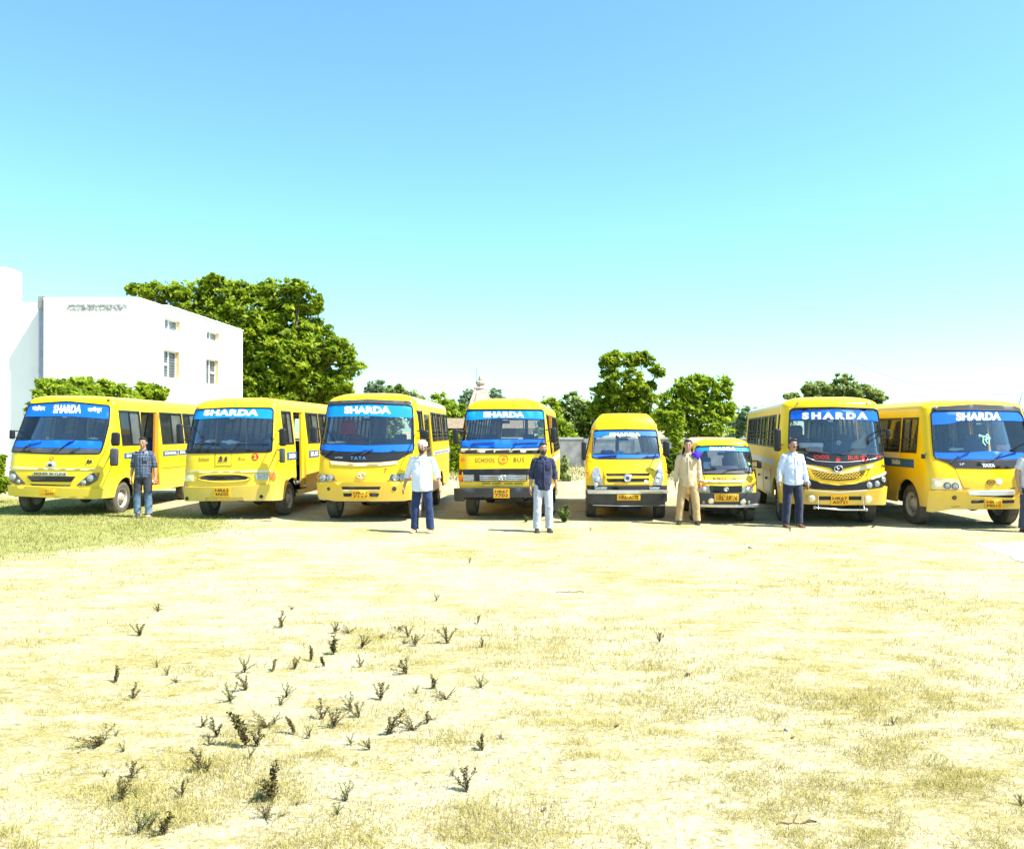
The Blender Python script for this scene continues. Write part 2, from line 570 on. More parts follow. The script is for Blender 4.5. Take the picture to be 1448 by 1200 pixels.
turf_px = [(-200, 700), (0, 703), (120, 709), (200, 716), (290, 728), (345, 735), (310, 748), (250, 760), (160, 770), (70, 780), (0, 788), (-200, 800)]
turf_poly = [tuple(ground_at(*p)[:2]) for p in turf_px]
def turf_weight(X, Y, rad=.9):
    r_ = np.random.default_rng(5); w = np.zeros(X.size)
    for k in range(28):
        a, q = r_.uniform(0, 2 * pi), rad * sqrt(r_.random())
        w += pts_in_poly(np.stack([X.ravel() + q * cos(a), Y.ravel() + q * sin(a) * 1.2], 1), turf_poly)
    return w / 28
def ground_sheet():
    # rows get coarser with distance; the far rows reach the horizon
    ys = [-30, -10, 0] + list(np.arange(1.5, 24, 0.25)) + list(np.arange(24, 60, 3)) + [70, 90, 120, 200, 400, 900, 2500]
    xs = [-2500, -800, -300, -120, -60, -40, -30] + list(np.arange(-24, 24.01, 0.3)) + [30, 40, 60, 120, 300, 800, 2500]
    X, Y = np.meshgrid(xs, ys)
    near = np.clip((13.2 - Y) / 4, 0, 1) * (Y > 1)
    Z = (fbm(X, Y, 0.9, 3) - 0.5) * 0.035 * near
    V = np.stack([X.ravel(), Y.ravel(), Z.ravel()], 1)
    nx = len(xs)
    F_ = [(j * nx + i, j * nx + i + 1, (j + 1) * nx + i + 1, (j + 1) * nx + i) for j in range(len(ys) - 1) for i in range(nx - 1)]
    mb = MB(); mb.add(V, F_, 0, True)
    o = mb.build('ground', 'dry_soil')
    at = o.data.attributes.new('turf', 'FLOAT', 'POINT'); at.data.foreach_set('value', turf_weight(X, Y).astype(np.float32))
    tag(o, kind='structure')
ground_sheet()
def flat(u, v, o):
    return np.stack([u, v, np.zeros_like(u) + o], 1)
pv = [tuple(ground_at(*p)[:2]) for p in [(1378, 768), (1452, 797), (1700, 880), (1700, 768)]]
pv = [(x + random.uniform(-.03, .03), y + random.uniform(-.04, .04)) for x, y in densify(pv, .14)]
patch(flat, pv, off=0.008, thick=0, res=2).build('pavement', 'concrete_pale')['kind'] = 'structure'

# ------------------------------------------------------------------ grass blades (nobody could count them)
def blades(name, X, Y, h, wdt, cols, lean=0.5):
    k = len(X)
    ang = rng.uniform(0, 2 * pi, k); ln = rng.uniform(0.1, lean, k) * h
    la = rng.uniform(0, 2 * pi, k)
    bx, by = np.cos(ang) * wdt / 2, np.sin(ang) * wdt / 2
    mx, my = X + np.cos(la) * ln * .35, Y + np.sin(la) * ln * .35
    tx, ty = X + np.cos(la) * ln, Y + np.sin(la) * ln
    V = np.zeros((k, 5, 3), np.float32)
    V[:, 0] = np.stack([X - bx, Y - by, np.full(k, -0.01)], 1)
    V[:, 1] = np.stack([X + bx, Y + by, np.full(k, -0.01)], 1)
    V[:, 2] = np.stack([mx + bx * .7, my + by * .7, h * .6], 1)
    V[:, 3] = np.stack([mx - bx * .7, my - by * .7, h * .6], 1)
    V[:, 4] = np.stack([tx, ty, h], 1)
    idx = np.arange(k)[:, None] * 5
    q = (idx + np.array([[0, 1, 2, 3]])); t = (idx + np.array([[3, 2, 4]]))
    me = bpy.data.meshes.new(name)
    me.vertices.add(k * 5); me.vertices.foreach_set('co', V.ravel())
    me.loops.add(k * 7)
    me.loops.foreach_set('vertex_index', np.concatenate([q, t], 1).ravel().astype(np.int32))
    me.polygons.add(k * 2)
    st = (np.arange(k)[:, None] * 7 + np.array([[0, 4]])).ravel().astype(np.int32)
    me.polygons.foreach_set('loop_start', st)
    at = me.attributes.new('shade', 'FLOAT', 'FACE')
    at.data.foreach_set('value', np.repeat(rng.random(k), 2).astype(np.float32))
    me.update(calc_edges=True)
    me.materials.append(cols)
    o = link_mesh(name, me)
    tag(o, kind='stuff')
    return o
def leaf_mat(name, stops, trans=0.35, rough=0.6):
    m, n, l, b = node_mat(name)
    out = n['Material Output']
    a = N(n, 'ShaderNodeAttribute', attribute_name='shade')
    r = ramp(n, l, a.outputs['Fac'], stops)
    l.new(r.outputs[0], b.inputs['Base Color'])
    b.inputs['Roughness'].default_value = rough
    b.inputs['Specular IOR Level'].default_value = 0.25
    t = n.new('ShaderNodeBsdfTranslucent')
    l.new(r.outputs[0], t.inputs[0])
    mx = n.new('ShaderNodeMixShader'); mx.inputs[0].default_value = trans
    l.new(b.outputs[0], mx.inputs[1]); l.new(t.outputs[0], mx.inputs[2])
    l.new(mx.outputs[0], out.inputs[0])
    return m
leaf_mat('dry_blade', [(0.0, (0.09, 0.07, 0.014)), (0.22, (0.36, 0.31, 0.07)), (1.0, (0.58, 0.52, 0.20))], 0.3)
leaf_mat('green_blade', [(0.0, (0.07, 0.09, 0.012)), (0.4, (0.20, 0.22, 0.04)), (1.0, (0.46, 0.40, 0.14))], 0.3)
def scatter_field(k):
    # even density in the picture: sample distance by 1/d
    v = rng.uniform(125, 620, k)
    Y = CAMH * FPX / v
    X = rng.uniform(-0.70, 0.72, k) * Y
    return X, Y
X, Y = scatter_field(900000)
dn = 0.36 * fbm(X, Y, 0.7, 11, 3) + 0.64 * fbm(X, Y * 1.5, 5.5, 12, 4)
bias = 0.035 * np.clip(X / Y * 1.6, -0.7, 1) + 0.05 * np.exp(-((X - 1.2) / 1.6) ** 2 - ((Y - 5.2) / 1.4) ** 2)
p = np.clip((dn + bias + .035 * np.clip((Y - 5) / 4, 0, 1) - 0.43) / 0.25, 0.04, 1) ** 1.7
for (cx_, cy_, r_) in [(560, 1005, 1), (480, 1015, .8), (350, 1035, .8), (300, 1085, .9), (215, 1140, 1), (180, 1130, .8), (380, 1120, .8), (640, 1045, .8), (610, 985, .9), (530, 900, .8), (590, 905, .9), (700, 1165, 1.1), (490, 1175, 1), (780, 935, .8), (640, 900, .6), (930, 925, .9), (420, 940, .5), (1010, 995, 1), (680, 1150, .7)]:
    g_ = ground_at(cx_, cy_); q_ = ((X - g_.x) / (.35 * r_)) ** 2 + ((Y - g_.y) / (.28 * r_)) ** 2
    p = np.maximum(p, np.clip(1.3 * np.exp(-q_) * (dn + .1) * 1.3 - .1, 0, 1))
keep = rng.random(len(X)) < p * 0.31
keep &= ~pts_in_poly(np.stack([X, Y], 1), [tuple(q) for q in pv])
X, Y = X[keep], Y[keep]
h = rng.uniform(0.006, 0.03, len(X)) * (0.6 + p[keep])
blades('dry_grass', X, Y, h, 0.0020 + Y * 0.00022, M['dry_blade'], 2.2)
# sparse taller straw
k = 5000
X, Y = scatter_field(k)
blades('dry_straw', X, Y, rng.uniform(0.02, 0.07, k), 0.0015 + Y * 0.0002, M['dry_blade'], 1.8)['kind'] = 'stuff'
P = np.array(turf_poly); k = 150000
X = rng.uniform(P[:, 0].min(), P[:, 0].max() + 1, k); Y = rng.uniform(P[:, 1].min() - 1, P[:, 1].max() + .5, k)
tw_ = turf_weight(X, Y, 1.3)
dn = .5 * fbm(X, Y, 1.1, 31) + .5 * fbm(X, Y, 4.5, 32)
kp = rng.random(k) < np.clip((tw_ - .15 + (dn - .5) * 2.2), 0, 1) * .8
X, Y, dn, tw_ = X[kp], Y[kp], dn[kp], tw_[kp]
blades('green_grass', X, Y, rng.uniform(0.015, 0.065, len(X)) * (.4 + dn) * (.5 + .5 * tw_), 0.008, M['green_blade'], 1.6)
# rough grass by the far wall and along the back of the lot
k = 26000
X = rng.uniform(-16, 22, k); Y = rng.uniform(30, 46, k)
blades('rough_grass', X, Y, rng.uniform(0.05, 0.28, k) * (fbm(X, Y, .5, 8) ** 1.5) * 2, 0.03, M['green_blade'], 1.0)

# ------------------------------------------------------------------ buildings
m, n, l, b = node_mat('white_wash')
tc = n.new('ShaderNodeTexCoord'); sx = n.new('ShaderNodeSeparateXYZ'); l.new(tc.outputs['Object'], sx.inputs[0])
mz = N(n, 'ShaderNodeMapRange'); mz.inputs['From Min'].default_value = 6.45; mz.inputs['From Max'].default_value = 6.62; l.new(sx.outputs['Z'], mz.inputs['Value'])
mz2 = N(n, 'ShaderNodeMapRange'); mz2.inputs['From Min'].default_value = 6.90; mz2.inputs['From Max'].default_value = 6.78; l.new(sx.outputs['Z'], mz2.inputs['Value'])
mu = N(n, 'ShaderNodeMath', operation='MULTIPLY'); l.new(mz.outputs[0], mu.inputs[0]); l.new(mz2.outputs[0], mu.inputs[1])
xa = N(n, 'ShaderNodeMapRange'); xa.inputs['From Min'].default_value = -0.35; xa.inputs['From Max'].default_value = -0.6; l.new(sx.outputs['X'], xa.inputs['Value'])
xb = N(n, 'ShaderNodeMapRange'); xb.inputs['From Min'].default_value = -3.0; xb.inputs['From Max'].default_value = -2.75; l.new(sx.outputs['X'], xb.inputs['Value'])
mu2 = N(n, 'ShaderNodeMath', operation='MULTIPLY'); l.new(mu.outputs[0], mu2.inputs[0]); l.new(xa.outputs[0], mu2.inputs[1])
mu3 = N(n, 'ShaderNodeMath', operation='MULTIPLY'); l.new(mu2.outputs[0], mu3.inputs[0]); l.new(xb.outputs[0], mu3.inputs[1])
st = ramp(n, l, noise(n, l, 7, 7, 0.75), [(0.40, (0, 0, 0)), (0.52, (.95, .95, .95))])
mu4 = N(n, 'ShaderNodeMath', operation='MULTIPLY'); l.new(mu3.outputs[0], mu4.inputs[0]); l.new(st.outputs[0], mu4.inputs[1])
wall_c = ramp(n, l, noise(n, l, 0.8, 6, 0.6), [(0.3, (0.78, 0.77, 0.75)), (0.7, (0.83, 0.83, 0.82))])
l.new(mixc(n, l, mu4.outputs[0], wall_c.outputs[0], (0.16, 0.16, 0.15)), b.inputs['Base Color'])
b.inputs['Roughness'].default_value = 0.9
bump(n, l, noise(n, l, 14, 6), 0.4, 0.01, b)
simple('shade_wash', (0.26, 0.28, 0.36), 0.9, var=0.2, scale=4)  # grey-blue wash with the column's shade painted in
simple('cream_wash', (0.62, 0.48, 0.24), 0.9)
simple('pane_dark', (0.10, 0.12, 0.13), 0.15, coat=0.6, var=0.4, scale=3)
simple('frame_white', (0.70, 0.70, 0.70), 0.6)
simple('boundary_wall', (0.24, 0.235, 0.23), 0.95, var=0.35, scale=2.2, bumpd=0.01)
simple('temple_stone', (0.46, 0.35, 0.28), 0.9, var=0.3, scale=3)
simple('hut_tan', (0.52, 0.38, 0.28), 0.9, var=0.15)
simple('hut_shade', (0.06, 0.05, 0.045), 0.9)  # shade of the hut porch, painted as a near-black wall colour
simple('bark', (0.14, 0.10, 0.07), 0.95, var=0.35, scale=9, bumpd=0.02)
simple('cable', (0.22, 0.22, 0.22), 0.6)

HZ = CAMH + (609 - 420) / FPX * 32          # roof line
PA = Vector((-18.42, 32.0)); PB = Vector((-14.69, 32.0)); PC = Vector((-14.22, 42.9))
bld = empty('school_building', (PB.x, PB.y, 0), 'plain white two storey block with four small windows behind the buses', 'building')
def wall_map(a, b_):
    d = (b_ - a).normalized(); nn = Vector((d.y, -d.x))
    def f(u, v, o):
        return np.stack([a.x + d.x * u + nn.x * o - PB.x, a.y + d.y * u + nn.y * o - PB.y, v], 1)
    return f, (b_ - a).length
def on_wall(px, py):
    r = ray(px, py); d = (PC - PB).normalized(); nn = Vector((d.y, -d.x))
    t = (PB.dot(nn)) / (r.x * nn.x + r.y * nn.y)
    p = Vector((r.x * t, r.y * t)); return ((p - PB).dot(d), CAMH + r.z * t)
mapA, LA = wall_map(PA, PB); mapB, LB = wall_map(PB, PC)
wins = [((232.5, 448.3), (255.6, 464.4), 'u'), ((292.2, 466.4), (310.8, 479.3), 'u'), ((231.7, 493.5), (253.6, 533.5), 'l'), ((291.4, 506.2), (309, 542.7), 'm')]
rects = []
for a, c_, k in wins:
    p, q = on_wall(*a), on_wall(*c_)
    zt, zb_ = p[1], on_wall(a[0], c_[1])[1]
    rects.append((p[0], q[0], zb_, zt, k))
patch(mapA, [(0, 0), (LA - 0.003, 0), (LA - 0.003, HZ), (0, HZ)], off=0, thick=0.25, res=1.5).build('front_wall', 'white_wash', bld)
patch(mapB, [(0, 0), (LB, 0), (LB, HZ), (0, HZ)], [[(a, c0), (b_, c0), (b_, d), (a, d)] for (a, b_, c0, d, k) in rects], off=0, thick=0.3, res=1.5).build('side_wall', 'white_wash', bld)
mb = MB(); mb.box(((PA.x + PB.x) / 2 - PB.x, 5.4, HZ - 0.35), (PB.x - PA.x - 0.6, 10.0, 0.15)); mb.build('roof', 'white_wash', bld)
mb = MB()
mb.box((-3.7, 5.4, HZ / 2), (0.2, 10.7, HZ - 0.01)); mb.box((-1.6, 10.75, HZ / 2), (4.0, 0.2, HZ - 0.01)); mb.build('back_wall', 'white_wash', bld)
# thin parapet lip with a notch like the real one
mb = MB(); d = (PC - PB).normalized()
for i in range(12):
    u0 = 2.3 + i * (LB - 2.3) / 12; u1 = u0 + (LB - 2.3) / 12
    uu = (u0 + u1) / 2
    mb.box((d.x * uu - 0.1, d.y * uu, HZ + 0.03 + random.uniform(-.008, .008)), (0.32, (u1 - u0) - 0.002, 0.06))
mb.build('parapet', 'white_wash', bld)
for (a, b_, c0, dd, k) in rects:
    mb = MB()
    t = 0.05; off = -0.2
    for (u0, u1, v0, v1) in ((a, a + t, c0, dd), (b_ - t, b_, c0, dd), (a + t, b_ - t, c0, c0 + t), (a + t, b_ - t, dd - t, dd)):
        patch(mapB, [(u0, v0), (u1, v0), (u1, v1), (u0, v1)], off=off + 0.04, thick=0.05, res=3, mb=mb)
    um = (a + b_) / 2
    cols = [(a + t, um - 0.03), (um + 0.03, b_ - t)]
    if k == 'u': cols = [(a + t, a + (b_ - a) * .45), (a + (b_ - a) * .45 + .05, b_ - t)]
    patch(mapB, [(cols[0][1], c0 + t), (cols[1][0], c0 + t), (cols[1][0], dd - t), (cols[0][1], dd - t)], off=off + 0.05, thick=0.06, res=3, mb=mb)
    w = mb.build('window', 'frame_white', bld)
    patch(mapB, [(b_ - 0.012, c0), (b_ - 0.002, c0), (b_ - 0.002, dd), (b_ - 0.012, dd)], off=-0.004, thick=0.19, res=3).build('reveal', 'cream_wash', w)
    for ci, (u0, u1) in enumerate(cols):
        patch(mapB, [(u0, c0 + t), (u1, c0 + t), (u1, dd - t), (u0, dd - t)], off=off, thick=0.01, res=3).build('pane', 'pane_dark', w)
        split = (k == 'l' and ci == 0) or (k == 'm' and ci == 1)
        if split:
            vm = (c0 + dd) / 2
            patch(mapB, [(u0, vm - .05), (u1, vm - .05), (u1, vm + .05), (u0, vm + .05)], off=off + 0.045, thick=0.04, res=3).build('transom', 'frame_white', w)
        if k != 'u':
            ns = 9
            for i in range(ns):
                v0 = c0 + t + (dd - c0 - 2 * t) * (i + .3) / ns
                patch(mapB, [(u0, v0), (u1, v0), (u1, v0 + .025), (u0, v0 + .025)], off=off + 0.025, thick=0.02, res=3).build('louvre', 'grey_trim', w)
mb = MB()
for u in (on_wall(283, 455)[0], on_wall(287.5, 455)[0]):
    p = mapB(np.array([u, u]), np.array([on_wall(283, 475)[1], on_wall(283, 456)[1]]), 0.03)
    mb.tube([p[0], p[1]], 0.012, 6)
mb.build('drain_pipe', 'grey_trim', bld)
# recessed wing with stair head to the left
wing = empty('building_wing', (-21, 32.6, 0), 'white building wing at the edge with a slanting shadow and a stair head', 'building')
mb = MB(); mb.box((0, 5.0, HZ / 2 - 0.04), (5.16, 9.9, HZ - 0.12)); mb.build('wall', 'white_wash', wing)
q0, q1 = at_depth(-60, 377, 33.5), at_depth(33, 377, 34.6)
mb = MB(); mb.rbox(((q0.x + q1.x) / 2 + 21, 1.45, (q0.z + HZ) / 2 - .2), (q1.x - q0.x, 1.1, q0.z - HZ + .4), 0.12); mb.build('stair_head', 'white_wash', wing)
pil = empty('pilaster', (-18.58, 32.25, 0), 'narrow column in painted grey shade with stained cap between the two white buildings', 'column')
mb = MB(); mb.box((0, 0.1, HZ / 2), (0.28, 0.5, HZ + 0.06)); mb.build('shaft', 'shade_wash', pil)
mb = MB(); mb.box((0, 0.1, HZ - .18), (0.32, 0.54, 0.5)); mb.build('cap', 'boundary_wall', pil)

# boundary wall of rendered bays
bw = empty('boundary_wall', (3.5, 41.8, 0), 'low weathered grey boundary wall with coping behind the buses', 'wall')
wz = 1.42
x0 = -4.0
i = 0
while x0 < 17:
    wdt = 2.6
    mb = MB(); mb.box((x0 + wdt / 2 - 3.5, random.uniform(-.01, .01), wz / 2), (wdt - 0.04, 0.22, wz)); mb.build('wall_panel', 'boundary_wall', bw)
    mb = MB(); mb.box((x0 - 3.5, -0.02, wz / 2 + .02), (0.26, 0.32, wz + 0.04)); mb.build('pier', 'boundary_wall', bw)
    mb = MB(); mb.box((x0 + wdt / 2 - 3.5, 0, wz + 0.05), (wdt - 0.28, 0.3, 0.09)); mb.build('coping', 'grey_paint', bw)
    x0 += wdt
# hut with a flat tan parapet
hut = empty('low_hut', (-2.3, 62, 0), 'low tan hut with porch shade painted dark on its front, beyond the buses', 'hut')
mb = MB(); mb.box((0, 2.2, 1.25), (7.4, 4, 2.5)); mb.build('wall', 'hut_shade', hut)
mb = MB(); mb.box((0, 1.6, 2.42), (8.0, 5.4, 0.75)); mb.build('parapet', 'hut_tan', hut)
for xx in (-3.7, -1.2, 1.3, 3.7):
    mb = MB(); mb.box((xx, -0.8, 1.02), (0.35, 0.35, 2.04)); mb.build('pillar', 'hut_tan', hut)
# temple
def temple():
    D = 95.0
    bp = at_depth(679.5, 565, D)
    kx = D / FPX
    t = empty('temple', (bp.x, D, 0), 'pinkish stone temple tower with ribbed cap and flagpole above the trees', 'temple')
    zt = lambda y: CAMH + (609 - y) * kx
    mb = MB(); rings = []
    prof = [(0, 22), (zt(600), 21), (zt(580), 17.5), (zt(565), 13.2), (zt(556), 10.0), (zt(550), 7.6), (zt(547), 7.0)]
    for (z, hw_) in prof:
        hwm = hw_ * kx
        ring = []
        for k in range(4):
            a = pi / 4 + k * pi / 2
            cx_, cy_ = cos(a) * hwm * 1.414, sin(a) * hwm * 1.414
            a2 = pi / 4 + (k + 1) * pi / 2
            nx_, ny_ = cos(a2) * hwm * 1.414, sin(a2) * hwm * 1.414
            mxx, myy = (cx_ + nx_) / 2, (cy_ + ny_) / 2
            for (f, pr) in ((0.0, 1), (0.25, 1.0), (0.25, 1.1), (0.75, 1.1), (0.75, 1.0)):
                px_, py_ = cx_ + (nx_ - cx_) * f, cy_ + (ny_ - cy_) * f
                ring.append((px_ + mxx * (pr - 1), py_ + myy * (pr - 1), z))
        rings.append(ring)
    vs = [p for r_ in rings for p in r_]; nn_ = len(rings[0])
    fs = [(i * nn_ + k, i * nn_ + (k + 1) % nn_, (i + 1) * nn_ + (k + 1) % nn_, (i + 1) * nn_ + k) for i in range(len(rings) - 1) for k in range(nn_)]
    mb.add(vs, fs); mb.build('tower', 'temple_stone', t)
    T = lambda z: Matrix.Translation((0, 0, z))
    s = kx
    MB().lathe([(0, 0), (9.5 * s, 0), (10 * s, 1 * s), (8.5 * s, 2.2 * s), (5 * s, 3 * s), (4.8 * s, 5 * s)], T(zt(550)), 24).build('ledge', 'temple_stone', t)
    mb = MB(); vs, fs = [], []
    for i in range(7):
        a = pi * i / 6
        for k in range(32):
            w = 2 * pi * k / 32
            r_ = (3.2 + 3.4 * sin(a)) * s * (1 + .09 * cos(w * 8))
            vs.append((r_ * cos(w), r_ * sin(w), zt(545) + 7.5 * s * (1 - cos(a)) / 2))
    for i in range(6):
        for k in range(32):
            fs.append((i * 32 + k, i * 32 + (k + 1) % 32, (i + 1) * 32 + (k + 1) % 32, (i + 1) * 32 + k))
    mb.add(vs, fs, 0, True); mb.build('ribbed_cap', 'temple_stone', t)
    MB().lathe([(3.2 * s, 0), (4.2 * s, 1 * s), (2.4 * s, 2.5 * s), (3.0 * s, 4 * s), (1.4 * s, 6 * s), (.5 * s, 8 * s), (0.02, 11 * s)], T(zt(537.5)), 16).build('finial', 'temple_stone', t)
    MB().tube([(-5.6 * s, 0, zt(545)), (-5.6 * s, 0, zt(520))], 0.03, 6).build('flagpole', 'steel_dark', t)
temple()

# ------------------------------------------------------------------ trees
leaf_mat('leaf_olive', [(0.0, (0.08, 0.125, 0.006)), (0.5, (0.23, 0.32, 0.012)), (1.0, (0.42, 0.48, 0.025))], 0.5)  # leaf colours here are brightened so the crowns look sunlit
leaf_mat('leaf_bright', [(0.0, (0.09, 0.15, 0.008)), (0.5, (0.26, 0.37, 0.016)), (1.0, (0.44, 0.50, 0.035))], 0.5)
leaf_mat('leaf_dark', [(0.0, (0.04, 0.08, 0.010)), (0.5, (0.11, 0.18, 0.018)), (1.0, (0.22, 0.28, 0.03))], 0.45)
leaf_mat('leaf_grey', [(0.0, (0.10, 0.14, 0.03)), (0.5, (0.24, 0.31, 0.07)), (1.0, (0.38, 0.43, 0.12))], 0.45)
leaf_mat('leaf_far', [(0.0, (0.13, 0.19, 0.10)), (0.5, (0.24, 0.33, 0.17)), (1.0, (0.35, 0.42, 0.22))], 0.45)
def leaf_mesh(name, C, size, mat, seed):
    r = np.random.default_rng(seed)
    k = len(C)
    nn = r.normal(size=(k, 3)) * .62 + np.array([.35, -.25, .75]); nn /= np.linalg.norm(nn, axis=1)[:, None]
    d = np.cross(nn, r.normal(size=(k, 3))); d /= np.linalg.norm(d, axis=1)[:, None]
    e = np.cross(d, nn)
    s = size * r.uniform(.55, 1.25, k)[:, None]
    V = np.stack([C - d * s, C + e * s * .45 - d * s * .15, C + d * s, C - e * s * .45 - d * s * .05], 1).astype(np.float32)
    me = bpy.data.meshes.new(name)
    me.vertices.add(k * 4); me.vertices.foreach_set('co', V.ravel())
    me.loops.add(k * 4); me.loops.foreach_set('vertex_index', np.arange(k * 4, dtype=np.int32))
    me.polygons.add(k); me.polygons.foreach_set('loop_start', np.arange(k, dtype=np.int32) * 4)
    return me, k, r
def foliage(name, blobs, dens, size, mat, parent, seed):
    """blobs: (x, y, z, rx, ry, rz) local; leaves gathered in clumps through each blob's shell"""
    r = np.random.default_rng(seed)
    pts, shade = [], []
    for (x, y, z, rx, ry, rz) in blobs:
        rm = (rx * ry * rz) ** (1 / 3)
        nc = max(14, int(dens * 125 * (rm / max(size, .01) / 9) ** 1.4))
        d = r.normal(size=(nc, 3)); d /= np.linalg.norm(d, axis=1)[:, None]
        rad = r.uniform(.3, 1.22, nc) ** .6
        cc = d * rad[:, None] * np.array([rx, ry, rz]) + np.array([x, y, z])
        cr = rm * r.uniform(.09, .25, nc)
        per = int(42)
        o = r.normal(size=(nc, per, 3)); o /= np.linalg.norm(o, axis=2)[:, :, None]
        o *= (r.random((nc, per, 1)) ** .6) * cr[:, None, None] * np.array([1.3, 1.3, .72])
        pts.append((cc[:, None, :] + o).reshape(-1, 3))
        shade.append(np.clip(np.repeat(r.uniform(0.15, .85, nc), per) + r.normal(0, .16, nc * per), 0, 1))
        nf = int(nc * per * .14)
        d = r.normal(size=(nf, 3)); d /= np.linalg.norm(d, axis=1)[:, None]
        pts.append(d * (r.uniform(.25, 1.12, nf) ** .6)[:, None] * np.array([rx, ry, rz]) + np.array([x, y, z])); shade.append(r.uniform(.1, .9, nf))
    C = np.concatenate(pts); sh = np.concatenate(shade)
    ok = C[:, 2] > 0.02
    C, sh = C[ok], sh[ok]
    me, k, _ = leaf_mesh(name, C, size, mat, seed + 1)
    at = me.attributes.new('shade', 'FLOAT', 'FACE'); at.data.foreach_set('value', sh.astype(np.float32))
    me.update(calc_edges=True)
    me.materials.append(M[mat])
    return link_mesh(name, me, parent), k
def limb(mb, a, b_, r0, r1, rr, n=7, wob=.12):
    a, b_ = Vector(a), Vector(b_)
    L_ = (b_ - a).length
    pts = []
    for i in range(6):
        t = i / 5
        p = a.lerp(b_, t)
        w = wob * L_ * sin(pi * t) * .5
        pts.append(p + Vector((rr.uniform(-1, 1) * w, rr.uniform(-1, 1) * w, sin(pi * t) * L_ * .05)))
    mb.tube(pts, [r0 + (r1 - r0) * i / 5 for i in range(6)], n)
NLEAF = 0
def tree(name, label, D, blobs_px, mat, trunk_x=None, leaf=0.28, dens=1.0, trunk_r=0.25, group=None, cat='tree', depth=0.8, seed=1, base=None, limbs=True):
    global NLEAF
    k = FPX / D
    tx = trunk_x if trunk_x is not None else sum(b_[0] for b_ in blobs_px) / len(blobs_px)
    bx = (tx - 724) / k
    t = empty(name, (bx, D, 0), label, cat, group)
    rr = random.Random(seed)
    bl = []
    for b_ in blobs_px:
        x, y, r_ = b_[:3]; ry = b_[3] if len(b_) > 3 else r_ * .85
        bl.append(((x - 724) / k - bx, rr.uniform(-.5, .5) * r_ / k * depth, CAMH + (609 - y) / k, r_ / k, r_ / k * depth, ry / k))
    o, kk = foliage('crown', bl, dens, leaf, mat, t, seed)
    NLEAF += kk
    if limbs:
        mb = MB()
        zf = min(b_[2] for b_ in bl)
        fork = Vector((rr.uniform(-.2, .2), 0, max(0.8, zf * .62)))
        limb(mb, (0, 0, -0.1), fork, trunk_r * 1.25, trunk_r * .85, rr, 10, .05)
        for b_ in bl:
            c_ = Vector(b_[:3])
            limb(mb, fork, c_, trunk_r * .30, trunk_r * .07, rr)
            for q in range(4):
                e = c_ + Vector((rr.uniform(-.8, .8) * b_[3], rr.uniform(-.8, .8) * b_[4], rr.uniform(-.4, .85) * b_[5]))
                limb(mb, c_.lerp(fork, .3), e, trunk_r * .07, trunk_r * .02, rr, 5)
        mb.build('trunk', 'bark', t)
    return t
tree('broad_tree', 'huge spreading green tree rising behind the white block', 50,
     [(222, 412, 26, 15), (190, 409, 16, 8), (262, 425, 34), (318, 414, 34, 24), (300, 396, 14, 9), (382, 415, 36, 22), (425, 408, 20, 11), (345, 455, 48), (408, 455, 42), (440, 430, 16),
      (450, 490, 32), (481, 498, 24, 20), (497, 520, 18), (415, 510, 46), (368, 520, 44), (440, 545, 40), (385, 560, 46), (350, 480, 40), (475, 548, 26), (300, 460, 40)],
     'leaf_olive', 400, 0.19, .95, 0.55, seed=5)
tree('layered_tree', 'tall tree with a flat detached top beyond the tempo van', 58,
     [(882, 507, 30, 11), (858, 512, 15, 10), (908, 507, 18, 10), (930, 526, 12, 8), (862, 530, 13, 8), (880, 545, 28), (858, 560, 22), (902, 560, 26), (880, 585, 34), (915, 590, 20), (845, 580, 16), (920, 545, 9, 6)],
     'leaf_olive', 885, 0.19, 0.9, 0.3, seed=15)
tree('round_tree', 'rounded heavy tree with bright yellow-green top behind the small van', 50,
     [(975, 548, 24, 17), (1012, 550, 24, 20), (992, 540, 16, 10), (952, 568, 22), (1020, 580, 20), (985, 575, 26), (940, 592, 20), (965, 605, 28), (1005, 605, 26), (1030, 588, 10), (1033, 575, 7)],
     'leaf_bright', 985, 0.19, 0.9, 0.28, seed=25)
tree('young_tree', 'slender young leafy tree just left of the man in khaki', 34,
     [(957, 592, 9, 12), (955, 612, 10, 16), (956, 634, 8, 14), (953, 650, 6, 8)], 'leaf_bright', 956, 0.15, 1.0, 0.05, seed=35)
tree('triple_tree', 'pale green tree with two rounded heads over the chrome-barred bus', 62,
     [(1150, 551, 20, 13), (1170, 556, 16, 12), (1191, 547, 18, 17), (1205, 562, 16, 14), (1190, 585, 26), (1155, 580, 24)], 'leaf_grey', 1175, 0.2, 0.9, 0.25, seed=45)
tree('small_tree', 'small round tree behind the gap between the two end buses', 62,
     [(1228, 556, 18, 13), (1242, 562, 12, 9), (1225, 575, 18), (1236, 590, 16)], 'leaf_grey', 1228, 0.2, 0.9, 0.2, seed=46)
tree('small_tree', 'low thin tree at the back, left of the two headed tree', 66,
     [(1122, 562, 14, 6), (1128, 575, 16, 12), (1110, 590, 18)], 'leaf_grey', 1120, 0.2, 0.8, 0.2, seed=47)
